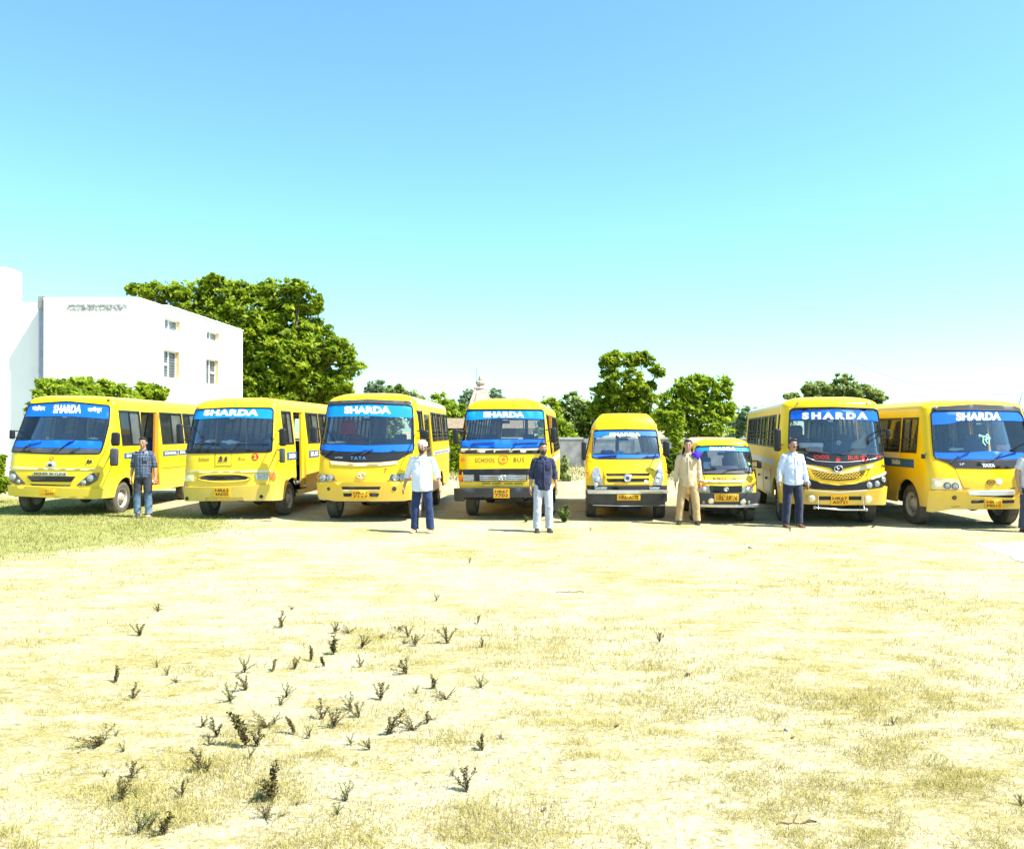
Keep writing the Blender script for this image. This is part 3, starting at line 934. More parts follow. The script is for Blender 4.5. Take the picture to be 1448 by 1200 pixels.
tl = [(533, 547, 17, 10, 'leaf_far', 90, 'bluish far tree right of the huge spreading tree'),
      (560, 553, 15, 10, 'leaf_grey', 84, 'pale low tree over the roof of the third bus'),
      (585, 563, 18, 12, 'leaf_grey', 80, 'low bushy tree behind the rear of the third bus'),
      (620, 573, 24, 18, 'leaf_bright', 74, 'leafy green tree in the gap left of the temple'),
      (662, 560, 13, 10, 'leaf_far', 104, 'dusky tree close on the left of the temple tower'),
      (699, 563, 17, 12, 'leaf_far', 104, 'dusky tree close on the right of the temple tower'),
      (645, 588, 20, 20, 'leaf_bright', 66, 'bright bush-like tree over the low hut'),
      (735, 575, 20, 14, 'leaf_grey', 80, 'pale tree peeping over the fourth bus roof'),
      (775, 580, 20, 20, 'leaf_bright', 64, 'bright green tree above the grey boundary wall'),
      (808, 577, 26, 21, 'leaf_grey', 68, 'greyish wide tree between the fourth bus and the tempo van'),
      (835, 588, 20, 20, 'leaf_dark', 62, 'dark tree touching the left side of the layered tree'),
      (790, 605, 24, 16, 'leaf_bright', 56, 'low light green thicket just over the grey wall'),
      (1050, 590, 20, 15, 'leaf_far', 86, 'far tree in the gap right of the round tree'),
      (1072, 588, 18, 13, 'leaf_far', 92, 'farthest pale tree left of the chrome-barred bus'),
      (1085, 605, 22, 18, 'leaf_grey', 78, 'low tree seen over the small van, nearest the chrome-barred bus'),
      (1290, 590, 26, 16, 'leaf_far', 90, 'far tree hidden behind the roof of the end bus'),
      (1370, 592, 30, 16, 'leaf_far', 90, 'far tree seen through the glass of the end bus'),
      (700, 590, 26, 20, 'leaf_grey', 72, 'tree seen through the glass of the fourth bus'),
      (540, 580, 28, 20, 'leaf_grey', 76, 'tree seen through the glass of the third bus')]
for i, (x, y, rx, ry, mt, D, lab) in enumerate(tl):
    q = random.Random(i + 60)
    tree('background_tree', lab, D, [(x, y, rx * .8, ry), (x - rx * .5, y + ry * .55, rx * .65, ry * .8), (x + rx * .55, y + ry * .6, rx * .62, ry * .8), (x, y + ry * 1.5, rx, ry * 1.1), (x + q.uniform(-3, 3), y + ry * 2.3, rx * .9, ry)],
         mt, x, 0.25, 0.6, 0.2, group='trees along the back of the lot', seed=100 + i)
# shrubs
tree('shrub', 'bushy light green shrub row against the white block, above the first bus', 25.5,
     [(75, 547, 22, 12), (110, 543, 20, 12), (92, 560, 30, 16), (140, 549, 20, 12), (165, 556, 22, 14), (205, 553, 20, 11), (225, 556, 14, 10), (200, 570, 28, 16), (130, 572, 34, 22), (75, 580, 26, 24)],
     'leaf_bright', 135, 0.10, 1.0, 0.08, cat='shrub', seed=71)
tree('shrub', 'dark hedge bush at the left edge beside the first bus', 21,
     [(-12, 660, 20, 18), (-8, 685, 20, 16), (-25, 672, 22, 24), (2, 650, 6, 6)], 'leaf_bright', -12, 0.075, 1.0, 0.04, cat='shrub', seed=72)
tree('shrub', 'clipped dark hedge behind the tempo van and the man in khaki', 33,
     [(944, 656, 10, 12), (958, 652, 12, 12), (972, 655, 12, 12), (935, 662, 9, 9)], 'leaf_dark', 955, 0.09, 1.0, 0.05, cat='shrub', seed=73)
tree('shrub', 'green bush between the third bus and the fourth bus', 36,
     [(641, 622, 10, 14), (646, 640, 10, 12), (638, 660, 12, 10), (652, 658, 9, 10)], 'leaf_bright', 643, 0.11, 1.0, 0.05, cat='shrub', seed=74)
tree('shrub', 'pale weedy bush at the foot of the grey wall beside the fourth bus', 30,
     [(797, 655, 8, 12), (792, 668, 9, 9), (800, 676, 8, 6)], 'leaf_grey', 796, 0.07, 0.6, 0.03, cat='shrub', seed=75)
# bare twiggy tree at the right edge
def bare_tree():
    D = 40; k = FPX / D
    t = empty('bare_tree', ((1452 - 724) / k, D, 0), 'leafless twiggy branches reaching up at the right edge', 'tree')
    mb = MB(); rr = random.Random(4)
    P = lambda x, y: Vector(((x - 1452) / k, 0, CAMH + (609 - y) / k))
    limb(mb, (0.1, 0, 0), P(1450, 590), .09, .05, rr)
    for (a, b_, r_) in [((1450, 590), (1441, 572), .03), ((1441, 572), (1446, 556), .02), ((1441, 572), (1432, 570), .012), ((1450, 590), (1452, 545), .03), ((1446, 556), (1448, 550), .012), ((1450, 590), (1466, 548), .03), ((1441, 572), (1444, 560), .012), ((1452, 560), (1446, 566), .01)]:
        limb(mb, P(*a), P(*b_), r_, r_ * .5, rr, 5)
    mb.build('trunk', 'bark', t)
bare_tree()
a, b_ = at_depth(1190, 503, 60), at_depth(1500, 558, 34)
mb = MB(); mb.tube([a.lerp(b_, i / 20) + Vector((0, 0, -0.9 * sin(pi * i / 20))) for i in range(21)], 0.008, 5)
tag(mb.build('overhead_cable', 'cable'), 'thin sagging cable crossing the sky above the two end buses', 'cable')
# ------------------------------------------------------------------ vehicles
def interp(z, xs, ys):
    return np.interp(z, xs, ys)
class Bus:
    def __init__(B, name, label, cat, X0, Y0, yaw, prof, L, zb, zs, H, zoom, roll=0, r=0.16, bow=0.08, n=2.4, tc=.62, group='yellow school vehicles parked in a row', paintm='lemon', roofm=None):
        B.root = empty(name, (0, 0, 0), label, cat, group)
        psi = radians(yaw)
        B.MW = Matrix.Translation((X0, Y0, 0)) @ Matrix.Rotation(-psi, 4, 'Z') @ Matrix.Rotation(radians(roll), 4, 'Y')
        B.root.matrix_world = B.MW
        B.MWn = np.array(B.MW)
        B.MI = B.MW.inverted()
        p = np.array(prof, float)
        B.pz, B.py, B.ph = p[:, 0], p[:, 1], p[:, 2]
        B.L, B.zb, B.zs, B.H, B.r, B.bow, B.n = L, zb, zs, H, r, bow, n
        B.hwm = p[:, 2].max()
        B.A, B.C, B.Mm = B.hwm - r, r * pi / 2, L - 2 * r
        B.P = B.A + B.C + B.Mm + B.C + B.A
        B.ox, B.oy, B.sc = zoom
        B.paint, B.roofm = paintm, roofm or paintm
        B.X0, B.Y0, B.tc = X0, Y0, tc
    # surface -----------------------------------------------------
    def base(B, s, z):
        s = np.atleast_1d(np.asarray(s, float)); z = np.atleast_1d(np.asarray(z, float))
        s, z = np.broadcast_arrays(s, z)
        a = np.abs(s); sg = np.where(s < 0, -1.0, 1.0)
        hw = interp(z, B.pz, B.ph); y0 = interp(z, B.pz, B.py)
        aw = hw - B.r; r = B.r
        x = a / B.A * aw; y = y0 + B.bow * (a / B.A) ** 2
        e = a - B.A; m = e > 0
        th = np.clip(e / B.C, 0, 1) * pi / 2
        x = np.where(m, aw + r * np.sin(th), x); y = np.where(m, y0 + B.bow + r * (1 - np.cos(th)), y)
        e = e - B.C; m = e > 0
        yc = y0 + B.bow + r; ye = B.L - r
        x = np.where(m, hw, x); y = np.where(m, yc + (ye - yc) * np.clip(e / B.Mm, 0, 1), y)
        e = e - B.Mm; m = e > 0
        th = np.clip(e / B.C, 0, 1) * pi / 2
        x = np.where(m, aw + r * np.cos(th), x); y = np.where(m, B.L - r + r * np.sin(th), y)
        e = e - B.C; m = e > 0
        x = np.where(m, aw * (1 - e / B.A), x)
        return np.stack([x * sg, y, z], 1)
    def S(B, s, z, off=0.0):
        s = np.atleast_1d(np.asarray(s, float)); z = np.atleast_1d(np.asarray(z, float))
        p = B.base(s, z)
        if off == 0: return p
        e = 0.004
        ds = B.base(s + e, z) - B.base(s - e, z); dz = B.base(s, z + e) - B.base(s, z - e)
        n = np.cross(ds, dz); n /= np.maximum(np.linalg.norm(n, axis=1), 1e-12)[:, None]
        return p + n * off
    def s_of(B, y, z, side=1):
        y0 = float(interp(z, B.pz, B.py)); yc = y0 + B.bow + B.r; ye = B.L - B.r
        return side * (B.A + B.C + (y - yc) / (ye - yc) * B.Mm)
    def proj(B, s, z):
        p = B.base(s, z)[0]
        w = B.MWn @ np.array([p[0], p[1], p[2], 1])
        return np.array(project(w))
    def uv(B, zx, zy, s0=None, z0=None):
        px, py = B.ox + zx / B.sc, B.oy + zy / B.sc
        k = FPX / B.Y0
        if s0 is None:
            s0 = float(np.clip((px - 724) / k - B.X0, -B.A, B.A))
        z = CAMH + (609 - py) / k if z0 is None else z0
        z = float(np.clip(z, 0.1, 3)); s = float(s0)
        tgt = np.array([px, py]); lam = 0.5; e = 0.004
        f = B.proj(s, z) - tgt; c = f @ f
        for it in range(60):
            if c < 4e-4: break
            J = np.stack([(B.proj(s + e, z) - B.proj(s - e, z)) / (2 * e), (B.proj(s, z + e) - B.proj(s, z - e)) / (2 * e)], 1)
            d = np.linalg.solve(J.T @ J + lam * np.eye(2), -J.T @ f)
            s1, z1 = s + float(np.clip(d[0], -.2, .2)), min(max(z + float(np.clip(d[1], -.2, .2)), -.2), 3.2)
            f1 = B.proj(s1, z1) - tgt; c1 = f1 @ f1
            if c1 < c:
                s, z, f, c = s1, z1, f1, c1; lam *= .4
            else:
                lam *= 4
                if lam > 1e9: break
        return s, z
    def yat(B, zx, zy, side=1):
        """depth along the side wall for a point seen on it"""
        s0 = side * (B.A + B.C + B.Mm * .3)
        s, z = B.uv(zx, zy, s0)
        return B.base(s, z)[0][1], z
    def at_y(B, zx, zy, yl):
        px, py = B.ox + zx / B.sc, B.oy + zy / B.sc
        d = B.MI.to_3x3() @ ray(px, py); o = B.MI @ Vector((0, 0, CAMH))
        t = (yl - o.y) / d.y
        return o + d * t
    # features ----------------------------------------------------
    def poly(B, name, mat, pts, off=0.008, th=0.012, rd=0.0, parent=None, res=0.12, holes=(), label=None):
        q = [B.uv(*p) for p in pts]
        if rd: q = rounded(q, rd)
        hs = [rounded([B.uv(*p) for p in h], rd) if rd else [B.uv(*p) for p in h] for h in holes]
        mb = patch(B.S, q, hs, off=off, thick=th, res=res)
        o = mb.build(name, mat, parent or B.root)
        if label: o['label'] = label
        return o
    def frame_at(B, s, z):
        p = B.base(s, z)[0]
        e = 0.004
        u = B.base(s + e, z)[0] - B.base(s - e, z)[0]; v = B.base(s, z + e)[0] - B.base(s, z - e)[0]
        u = Vector(u).normalized(); v = Vector(v); n = u.cross(v).normalized(); v = n.cross(u).normalized()
        m = Matrix((u, v, n)).transposed().to_4x4(); m.translation = Vector(p)
        return m
    def mpp(B, zx):
        return 1.0 / (B.sc * FPX / B.Y0)
    def disc(B, name, mat, zx, zy, rz, off=0.01, dome=0.02, parent=None, ry=None, rimmat=None):
        s, z = B.uv(zx, zy); m = B.frame_at(s, z); R = rz * B.mpp(zx)
        sy = (ry / rz) if ry else 1.0
        m = m @ Matrix.Translation((0, 0, off)) @ Matrix.Diagonal((1, sy, 1, 1))
        prof = [(R, -0.02), (R, 0.004), (R * .92, dome * .45), (R * .65, dome * .8), (R * .3, dome * .97), (0.0005, dome)]
        o = MB().lathe(prof, m, 16).build(name, mat, parent or B.root)
        if rimmat:
            MB().lathe([(R * 1.02, -0.01), (R * 1.14, 0.0), (R * 1.14, 0.012), (R * .98, 0.012), (R * .98, 0)], m, 18).build('rim', rimmat, o)
        return o
    def ring(B, name, mat, zx, zy, rx, ry, t=0.008, off=0.02, parent=None):
        pts = [B.uv(zx + rx * cos(a), zy + ry * sin(a)) for a in [2 * pi * i / 20 for i in range(20)]]
        P_ = [B.S(s, z, off)[0] for s, z in pts]
        return MB().tube(P_, t, 6, closed=True).build(name, mat, parent or B.root)
    def line(B, name, mat, pts, t=0.008, off=0.02, parent=None, mb=None):
        P_ = []
        for i, p in enumerate(pts):
            s, z = B.uv(p[0], p[1]); P_.append(B.S(s, z, p[2] if len(p) > 2 else off)[0])
        if mb is not None: return mb.tube(P_, t, 6)
        return MB().tube(P_, t, 6).build(name, mat, parent or B.root)
    def text(B, string, x0, y0, x1, y1, mat, off=0.012, bold=0.03, shear=0.0, spacing=1.0, parent=None, name='lettering', slope=0.0, mirror=False, corners=None):
        V, Fc = text_tris(string, bold, shear, spacing)
        if not len(V): return
        if corners is None:
            dy = slope * (x1 - x0)
            corners = [(x0, y1), (x1, y1 + dy), (x1, y0 + dy), (x0, y0)]
        c = np.array([B.uv(*p) for p in corners])
        u, v = V[:, :1], V[:, 1:]
        sz = c[0] * (1 - u) * (1 - v) + c[1] * u * (1 - v) + c[2] * u * v + c[3] * (1 - u) * v
        # thin raised lettering
        top = B.S(sz[:, 0], sz[:, 1], off)
        mb = MB(); mb.add(top, Fc.tolist(), 0)
        return mb.build(name, mat, parent or B.root)
    def side_text(B, string, y0, y1, z0, z1, side, mat, off=0.012, bold=0.04, parent=None):
        V, Fc = text_tris(string, bold)
        u = V[:, 0] if side > 0 else 1 - V[:, 0]
        # seen from outside the words read forwards on both sides
        yy = y0 + (y1 - y0) * u; zz = z0 + (z1 - z0) * V[:, 1]
        ss = np.array([B.s_of(y, z, side) for y, z in zip(yy, zz)])
        mb = MB(); mb.add(B.S(ss, zz, off), Fc.tolist() if side > 0 else Fc.tolist(), 0)
        return mb.build('lettering', mat, parent or B.root)
    def side_rect(B, y0, y1, z0, z1, side, rd=0.0):
        q = [(B.s_of(y0, z0, side), z0), (B.s_of(y1, z0, side), z0), (B.s_of(y1, z1, side), z1), (B.s_of(y0, z1, side), z1)]
        return rounded(q, rd, 3) if rd else q
    def side_poly(B, name, mat, y0, y1, z0, z1, side, off=0.006, th=0.008, rd=0, parent=None, holes=(), res=1.5):
        return patch(B.S, B.side_rect(y0, y1, z0, z1, side, rd), holes, off=off, thick=th, res=res).build(name, mat, parent or B.root)
    # the shell ---------------------------------------------------
    def shell(B, ws, bays_r, bays_l, zwt, zwb, wy=(1.05, 4.6), wr=0.38, extra_holes=(), rear=True, wsmat='windshield', gasket=True, zdoor=0.62, bars=0, glass_mode=('side_glass', 'dusty_glass'), seat='seat_blue', seats=True, wheelw=0.22, track=None, seatmats=None, rimm='rim_dark', tyrem='dusty_rubber', winframe='black_trim', doorm='door_orange', sticker=None):
        root = B.root
        B.ws = rounded([B.uv(*p) for p in ws], 0.07, 4)
        holes = [B.ws] + [list(h) for h in extra_holes]
        for side, bays in ((1, bays_r), (-1, bays_l)):
            for (k, y0, y1) in bays:
                if k == 'w': holes.append(B.side_rect(y0, y1, zwb, zwt, side))
                elif k in 'do': holes.append(B.side_rect(y0, y1, zdoor, zwt, side))
        for side in (1, -1):
            for y in wy:
                R = wr + 0.09
                pts = [(y - R, B.zb - .1)] + [(y - R * cos(a), wr + R * sin(a)) for a in [pi * i / 12 for i in range(13)]] + [(y + R, B.zb - .1)]
                holes.append([(B.s_of(a, z, side), z) for a, z in pts])
        if rear:
            for (a, b_) in ((B.P - B.A * .92, B.P - 0.05), (-B.P + 0.05, -B.P + B.A * .92)):
                q = [(a, zwb), (b_, zwb), (b_, zwt - .05), (a, zwt - .05)]
                holes.append(q)
                patch(B.S, q, off=-0.015, thick=0.004, res=2).build('rear_window', glass_mode[0], root)
        P = B.P
        mb = patch(B.S, [(-P, B.zb), (P, B.zb), (P, B.zs), (-P, B.zs)], holes, off=0, thick=0.04, res=0.16, mi=(0, 1, 0))
        mb.build('body', [B.paint, 'inner_grey'], root)
        B.make_roof()
        # glass
        if sticker:
            x_, y_ = sticker; q = 20 * B.sc / 5.6
            B.poly('permit_sticker', 'white_vinyl', [(x_ - q, y_ + 6), (x_ + q, y_ + 6), (x_ + q, y_ - 6), (x_ - q, y_ - 6)], off=-.018, th=.002)
            p_ = B.at_y(x_, y_ + 22, float(B.base(0, B.uv(x_, y_)[1])[0][1]) + .14)
            MB().rbox(p_, (.22, .03, .06), .015).build('rear_view_mirror', 'black_trim', root)
        patch(B.S, B.ws, off=-0.012, thick=0.005, res=0.14).build('windshield', wsmat, root)
        if gasket:
            d = densify(B.ws, 0.08)
            a = np.array(d)
            MB().tube(B.S(a[:, 0], a[:, 1], 0.002), 0.014, 6, closed=True).build('windshield_seal', 'black_trim', root)
        for side, bays in ((1, bays_r), (-1, bays_l)):
            for (k, y0, y1) in bays:
                f = 0.028
                if k == 'w':
                    outer = B.side_rect(y0 - .012, y1 + .012, zwb - .012, zwt + .012, side)
                    mid = (y0 + y1) / 2
                    if y1 - y0 > 0.5:
                        hl = [B.side_rect(y0 + f, mid - f / 2, zwb + f, zwt - f, side), B.side_rect(mid + f / 2, y1 - f, zwb + f, zwt - f, side)]
                        pn = [(y0 + f, mid), (mid, y1 - f)]
                    else:
                        hl = [B.side_rect(y0 + f, y1 - f, zwb + f, zwt - f, side)]; pn = [(y0 + f, y1 - f)]
                    w = patch(B.S, outer, hl, off=0.006, thick=0.04, res=1.5).build('window', winframe, root)
                    for i, (a, b_) in enumerate(pn):
                        patch(B.S, B.side_rect(a - .01, b_ + .01, zwb + f - .01, zwt - f + .01, side), off=-0.012 - .008 * i, thick=0.004, res=1.5).build('pane', glass_mode[i % 2], w)
                    if bars:
                        mb = MB()
                        for q in range(bars):
                            z = zwb + (zwt - zwb) * (0.10 + 0.13 * q)
                            pr = [B.S(B.s_of(a, z, side), z, 0.022)[0] for a in (y0, y1)]
                            mb.tube(pr, 0.009, 5)
                        mb.build('guard_bars', 'grey_trim', w)
                elif k == 'd':
                    outer = B.side_rect(y0 + .01, y1 - .01, zdoor + .01, zwt - .01, side)
                    hl = [B.side_rect(y0 + .07, y1 - .07, zwb - .35, zwt - .06, side)]
                    w = patch(B.S, outer, hl, off=0.004, thick=0.03, res=1.5).build('door', B.paint, root)
                    patch(B.S, B.side_rect(y0 + .06, y1 - .06, zwb - .36, zwt - .05, side), off=-0.01, thick=0.004, res=1.5).build('pane', glass_mode[0], w)
                    zh = zwb - .45
                    pr = [B.S(B.s_of(a, zh, side), zh, 0.03)[0] for a in (y0 + .08, y0 + .22)]
                    MB().tube(pr, 0.012, 6).build('handle', 'black_trim', w)
                elif k == 'o':   # open folding door, leaf swung in behind the rear post
                    hw = float(interp(1.0, B.pz, B.ph))
                    lf = MB(); lf.box((side * (hw - .07), y1 - .16, (zdoor + zwt) / 2), (0.05, 0.20, zwt - zdoor - .06))
                    lf.build('door', doorm, root)
                    sp = MB(); sp.box((side * (hw - .25), (y0 + y1) / 2, zdoor - .03), (0.46, y1 - y0, 0.04)); sp.box((side * (hw - .52), (y0 + y1) / 2, zdoor + .14), (0.04, y1 - y0 - .01, 0.3))
                    sp.build('step', 'steel_dark', root)
                    post = patch(B.S, B.side_rect(y1 - .03, y1 + .03, zdoor, zwt, side), off=0.008, thick=0.03, res=2); post.build('door_post', doorm, root)
        # wheels, chassis
        hwt = (track or B.hwm - 0.10)
        wm = B.wheel_mesh(wr, wheelw)
        for side in (1, -1):
            for y in wy:
                W = bpy.data.objects.new('wheel', None); COL.objects.link(W); W.parent = root
                W.location = (side * (hwt - wheelw / 2 + .04), y, wr - .008)
                W.rotation_euler = (random.uniform(0, 6), 0, 0)
                for nm, me in zip(('tyre', 'rim'), wm):
                    o = link_mesh(nm, me[0] if side > 0 else me[1], W)
                mg = MB(); RR = wr + .13
                vs = []
                for i in range(13):
                    a = pi * i / 12
                    for xx in (hwt + .02, hwt - wheelw - .16):
                        vs.append((side * xx, y - RR * cos(a), wr + RR * sin(a)))
                mg.add(vs, [(2 * i, 2 * i + 1, 2 * i + 3, 2 * i + 2) for i in range(12)], 0, True)
                mg.build('wheel_well', 'black_matt', root)
        mb = MB()
        fl = max(B.zb + .12, 0.5)
        B.floor = 0.68 if B.zs > 1.9 else 0.5
        mb.box((0, B.L / 2 + .25, B.floor - .03), (2 * (hwt - wheelw - .12), B.L - .7, 0.05))
        for side in (1, -1):
            ysp = [0.45] + [v for y in wy for v in (y - wr - .16, y + wr + .16)] + [B.L - .15]
            for a, b_ in zip(ysp[::2], ysp[1::2]):
                if b_ > a: mb.box((side * (hwt - (wheelw + .10) / 2), (a + b_) / 2, B.floor - .03), (wheelw + .19, b_ - a, 0.05))
        mb.build('floor', 'inner_grey', root)
        mb = MB(); mb.box((0, B.L / 2 + .3, B.floor - .085), (2 * (hwt - wheelw - .13), B.L - .9, 0.04)); mb.build('shadow_pan', 'black_matt', root)  # black pan added below the floor to deepen the shadow underneath
        mb = MB()
        for side in (1, -1):
            mb.box((side * .36, B.L / 2, B.floor - .14), (0.08, B.L - 1.0, 0.16))
        for y in wy:
            mb.tube([(-hwt + .1, y, wr), (hwt - .1, y, wr)], 0.055, 8)
            mb.ball((0.0 if y > 2 else .25, y, wr), 0.15, 0, 10)
            for side in (1, -1):
                mb.box((side * .42, y, wr + .04), (0.07, 1.0, 0.05))
        mb.box((-.1, B.L * .55, B.floor - .25), (0.5, 1.2, 0.3))
        mb.box((.1, 1.2, B.floor - .22), (0.5, 0.7, 0.3))
        mb.build('chassis', 'steel_dark', root)
        # cabin
        zb_ = min(p[1] for p in B.ws); yb = float(interp(zb_, B.pz, B.py))
        hb = float(interp(zb_, B.pz, B.ph))
        mb = MB(); mb.rbox((0, yb + B.bow + .27, zb_ - .12), (2 * hb - .2, 0.36, 0.18), 0.04); mb.box((0, yb + B.bow + .32, (zb_ + B.floor) / 2 - .1), (2 * hb - .3, 0.16, zb_ - B.floor - .1))
        mb.build('dashboard', 'dash', root)
        R = 0.22 if B.zs > 1.9 else .17
        tilt = Matrix.Translation((-hb * .48, yb + .60, zb_ + .02)) @ Matrix.Rotation(radians(-38), 4, 'X')
        mb = MB(); mb.tube([tilt @ Vector((R * cos(a), R * sin(a), 0)) for a in [2 * pi * i / 24 for i in range(24)]], 0.015, 6, closed=True)
        for a in (pi / 2, pi * 7 / 6, pi * 11 / 6):
            mb.tube([tilt @ Vector((0, 0, -.03)), tilt @ Vector((R * cos(a), R * sin(a), 0))], 0.012, 5)
        mb.tube([tilt @ Vector((0, 0, -.02)), tilt @ Vector((0, -.05, -.35))], 0.025, 6)
        mb.build('steering_wheel', 'black_trim', root)
        sm = MB(); sm.rbox((0, 0, .42), (0.42, 0.44, 0.12), .04); sm.rbox((0, .22, .72), (0.42, 0.10, 0.52), .05, rot=Matrix.Rotation(radians(-9), 3, 'X')); sm.rbox((0, .27, 1.02), (0.26, 0.08, 0.15), .035); sm.box((0, 0, .18), (.3, .3, .36))
        smats = seatmats or [seat, seat]
        sc_ = 1.0 if B.zs > 1.9 else .8
        for xx, ym, mt in ((-hb * .48, yb + 1.0, smats[0]), (hb * .45, yb + 1.1, smats[1])):
            o = sm.build('driver_seat' if xx < 0 else 'front_seat', mt, root); o.location = (xx, ym, B.floor); o.scale = (sc_, sc_, sc_)
        if seats:
            bn = MB(); bn.rbox((0, 0, .42), (0.72, 0.40, 0.1), .03); bn.rbox((0, .20, .67), (0.72, 0.08, 0.46), .03, rot=Matrix.Rotation(radians(-8), 3, 'X'))
            bn.box((0, 0, .2), (.08, .3, .4)); bn.tube([(-.33, .22, .82), (-.33, .25, .95), (.33, .25, .95), (.33, .22, .82)], .012, 5)
            me = bn.mesh('seat', seat)
            y = yb + 2.1
            while y < B.L - .6:
                for xx in (-hb * .5, hb * .5):
                    o = link_mesh('seat', me, root); o.location = (xx, y, B.floor)
                    o.scale = (min(1, hb * .95), 1, sc_)
                y += .78
        # grab rails
        if B.zs > 1.9:
            mb = MB()
            zr = B.zs - .12
            for xx in (-.28, .28):
                mb.tube([(xx, 1.6, zr), (xx, B.L - .5, zr)], 0.014, 6)
                mb.tube([(xx, 1.75, B.floor), (xx, 1.75, zr)], 0.014, 6)
            mb.build('grab_rail', 'grey_paint', root)
        return B
    def wheel_mesh(B, R, w):
        rt = Matrix.Rotation(pi / 2, 4, 'Y')
        res = []
        prof_t = [(R * .58, -w * .45), (R * .72, -w * .5), (R * .93, -w * .48), (R * .985, -w * .38), (R, -w * .2), (R, w * .2), (R * .985, w * .38), (R * .93, w * .48), (R * .72, w * .5), (R * .58, w * .45)]
        t = MB().lathe(prof_t, rt, 32)
        # tread grooves as thin raised ribs
        for q in (-.32, -.11, .11, .32):
            t.lathe([(R - .002, (q - .06) * w), (R + .006, (q - .05) * w), (R + .006, (q + .05) * w), (R - .002, (q + .06) * w)], rt, 32, smooth=False)
        t1 = t.mesh('tyre', B.tyrem if hasattr(B, 'tyrem') else 'dusty_rubber')
        for sg in (1, -1):
            m = MB()
            mt = rt if sg > 0 else Matrix.Rotation(-pi / 2, 4, 'Y')
            m.lathe([(R * .60, w * .46), (R * .57, w * .46), (R * .54, w * .30), (R * .50, w * .22), (R * .30, w * .22), (R * .26, w * .34), (R * .22, w * .50), (R * .12, w * .52), (.001, w * .53)], mt, 24)
            m.lathe([(R * .6, -w * .45), (R * .5, -w * .2), (.001, -w * .2)], mt, 16)
            for i in range(8):
                a = 2 * pi * i / 8
                p = mt @ Vector((R * .40 * cos(a), R * .40 * sin(a), w * .225))
                m.ball(p, R * .055, 1, 6)
            for i in range(5):
                a = 2 * pi * i / 5
                p = mt @ Vector((R * .18 * cos(a), R * .18 * sin(a), w * .51)); m.ball(p, R * .03, 1, 6)
            res.append(m.mesh('rim', [B.rimm if hasattr(B, 'rimm') else 'rim_paint', 'black_matt']))
        return ((t1, t1), tuple(res))
    def make_roof(B):
        ss = []
        lim = [0, B.A, B.A + B.C, B.A + B.C + B.Mm, B.A + 2 * B.C + B.Mm, B.P]
        cnt = [6, 6, 18, 6, 6]
        for a, b_, k in zip(lim, lim[1:], cnt):
            ss += [a + (b_ - a) * i / k for i in range(k)]
        full = ss + [B.P] + [-x for x in reversed(ss[1:])]
        s = np.array(full); n = len(s)
        p0 = B.base(s, np.full(n, B.zs - .002))
        hw = float(interp(B.zs, B.pz, B.ph)); y0 = float(interp(B.zs, B.pz, B.py))
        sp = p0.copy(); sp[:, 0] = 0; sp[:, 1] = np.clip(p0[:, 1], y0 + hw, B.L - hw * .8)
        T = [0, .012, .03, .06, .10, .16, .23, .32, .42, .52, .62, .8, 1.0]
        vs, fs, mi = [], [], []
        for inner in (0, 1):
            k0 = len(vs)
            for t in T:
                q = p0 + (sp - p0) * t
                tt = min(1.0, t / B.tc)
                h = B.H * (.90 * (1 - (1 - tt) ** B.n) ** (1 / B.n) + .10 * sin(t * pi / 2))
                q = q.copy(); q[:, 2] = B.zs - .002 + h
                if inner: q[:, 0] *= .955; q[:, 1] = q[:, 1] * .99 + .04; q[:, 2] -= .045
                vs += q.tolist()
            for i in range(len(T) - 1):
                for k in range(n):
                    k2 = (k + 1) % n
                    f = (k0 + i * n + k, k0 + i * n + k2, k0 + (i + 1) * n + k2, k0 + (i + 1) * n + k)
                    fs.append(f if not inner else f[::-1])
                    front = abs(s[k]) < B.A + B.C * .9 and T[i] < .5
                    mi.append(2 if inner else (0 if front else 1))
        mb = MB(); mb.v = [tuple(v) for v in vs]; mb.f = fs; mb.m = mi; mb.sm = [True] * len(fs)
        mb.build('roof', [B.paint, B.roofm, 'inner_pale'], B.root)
    # common fittings ---------------------------------------------
    def mirror(B, x0, y0, x1, y1, yl, side, armto=None, mat='black_trim', name='mirror'):
        a, b_ = B.at_y(x0, y0, yl), B.at_y(x1, y1, yl)
        c = (a + b_) / 2; w, h = abs(b_.x - a.x), abs(a.z - b_.z)
        o = MB().rbox(c, (w, 0.09, h), min(w, h) * .28, seg=3).build(name, mat, B.root)
        MB().rbox(c + Vector((0, .047, 0)), (w * .82, 0.006, h * .84), .02).build('glass', 'chrome', o)
        hw = float(interp(c.z, B.pz, B.ph)); yb = float(interp(c.z, B.pz, B.py)) + B.bow + .08
        tz = c.z + (h * .35 if armto is None else armto)
        mb = MB()
        mb.tube([(c.x, c.y + .02, c.z + h * .3), (c.x * .7 + side * hw * .3, yl + .02, tz + .02), (side * (hw - .03), yb, tz)], 0.013, 6)
        mb.tube([(c.x, c.y + .02, c.z - h * .3), (side * (hw - .03), yb + .02, c.z - h * .4)], 0.010, 6)
        mb.build('bracket', 'black_trim', o)
        return o
    def wipers(B, lst, off=0.028):
        for pts in lst:
            o = B.line('wiper', 'black_matt', pts[:2], 0.008, off)
            if len(pts) > 2:
                B.line('blade', 'black_matt', pts[2:], 0.010, off - .008, parent=o)
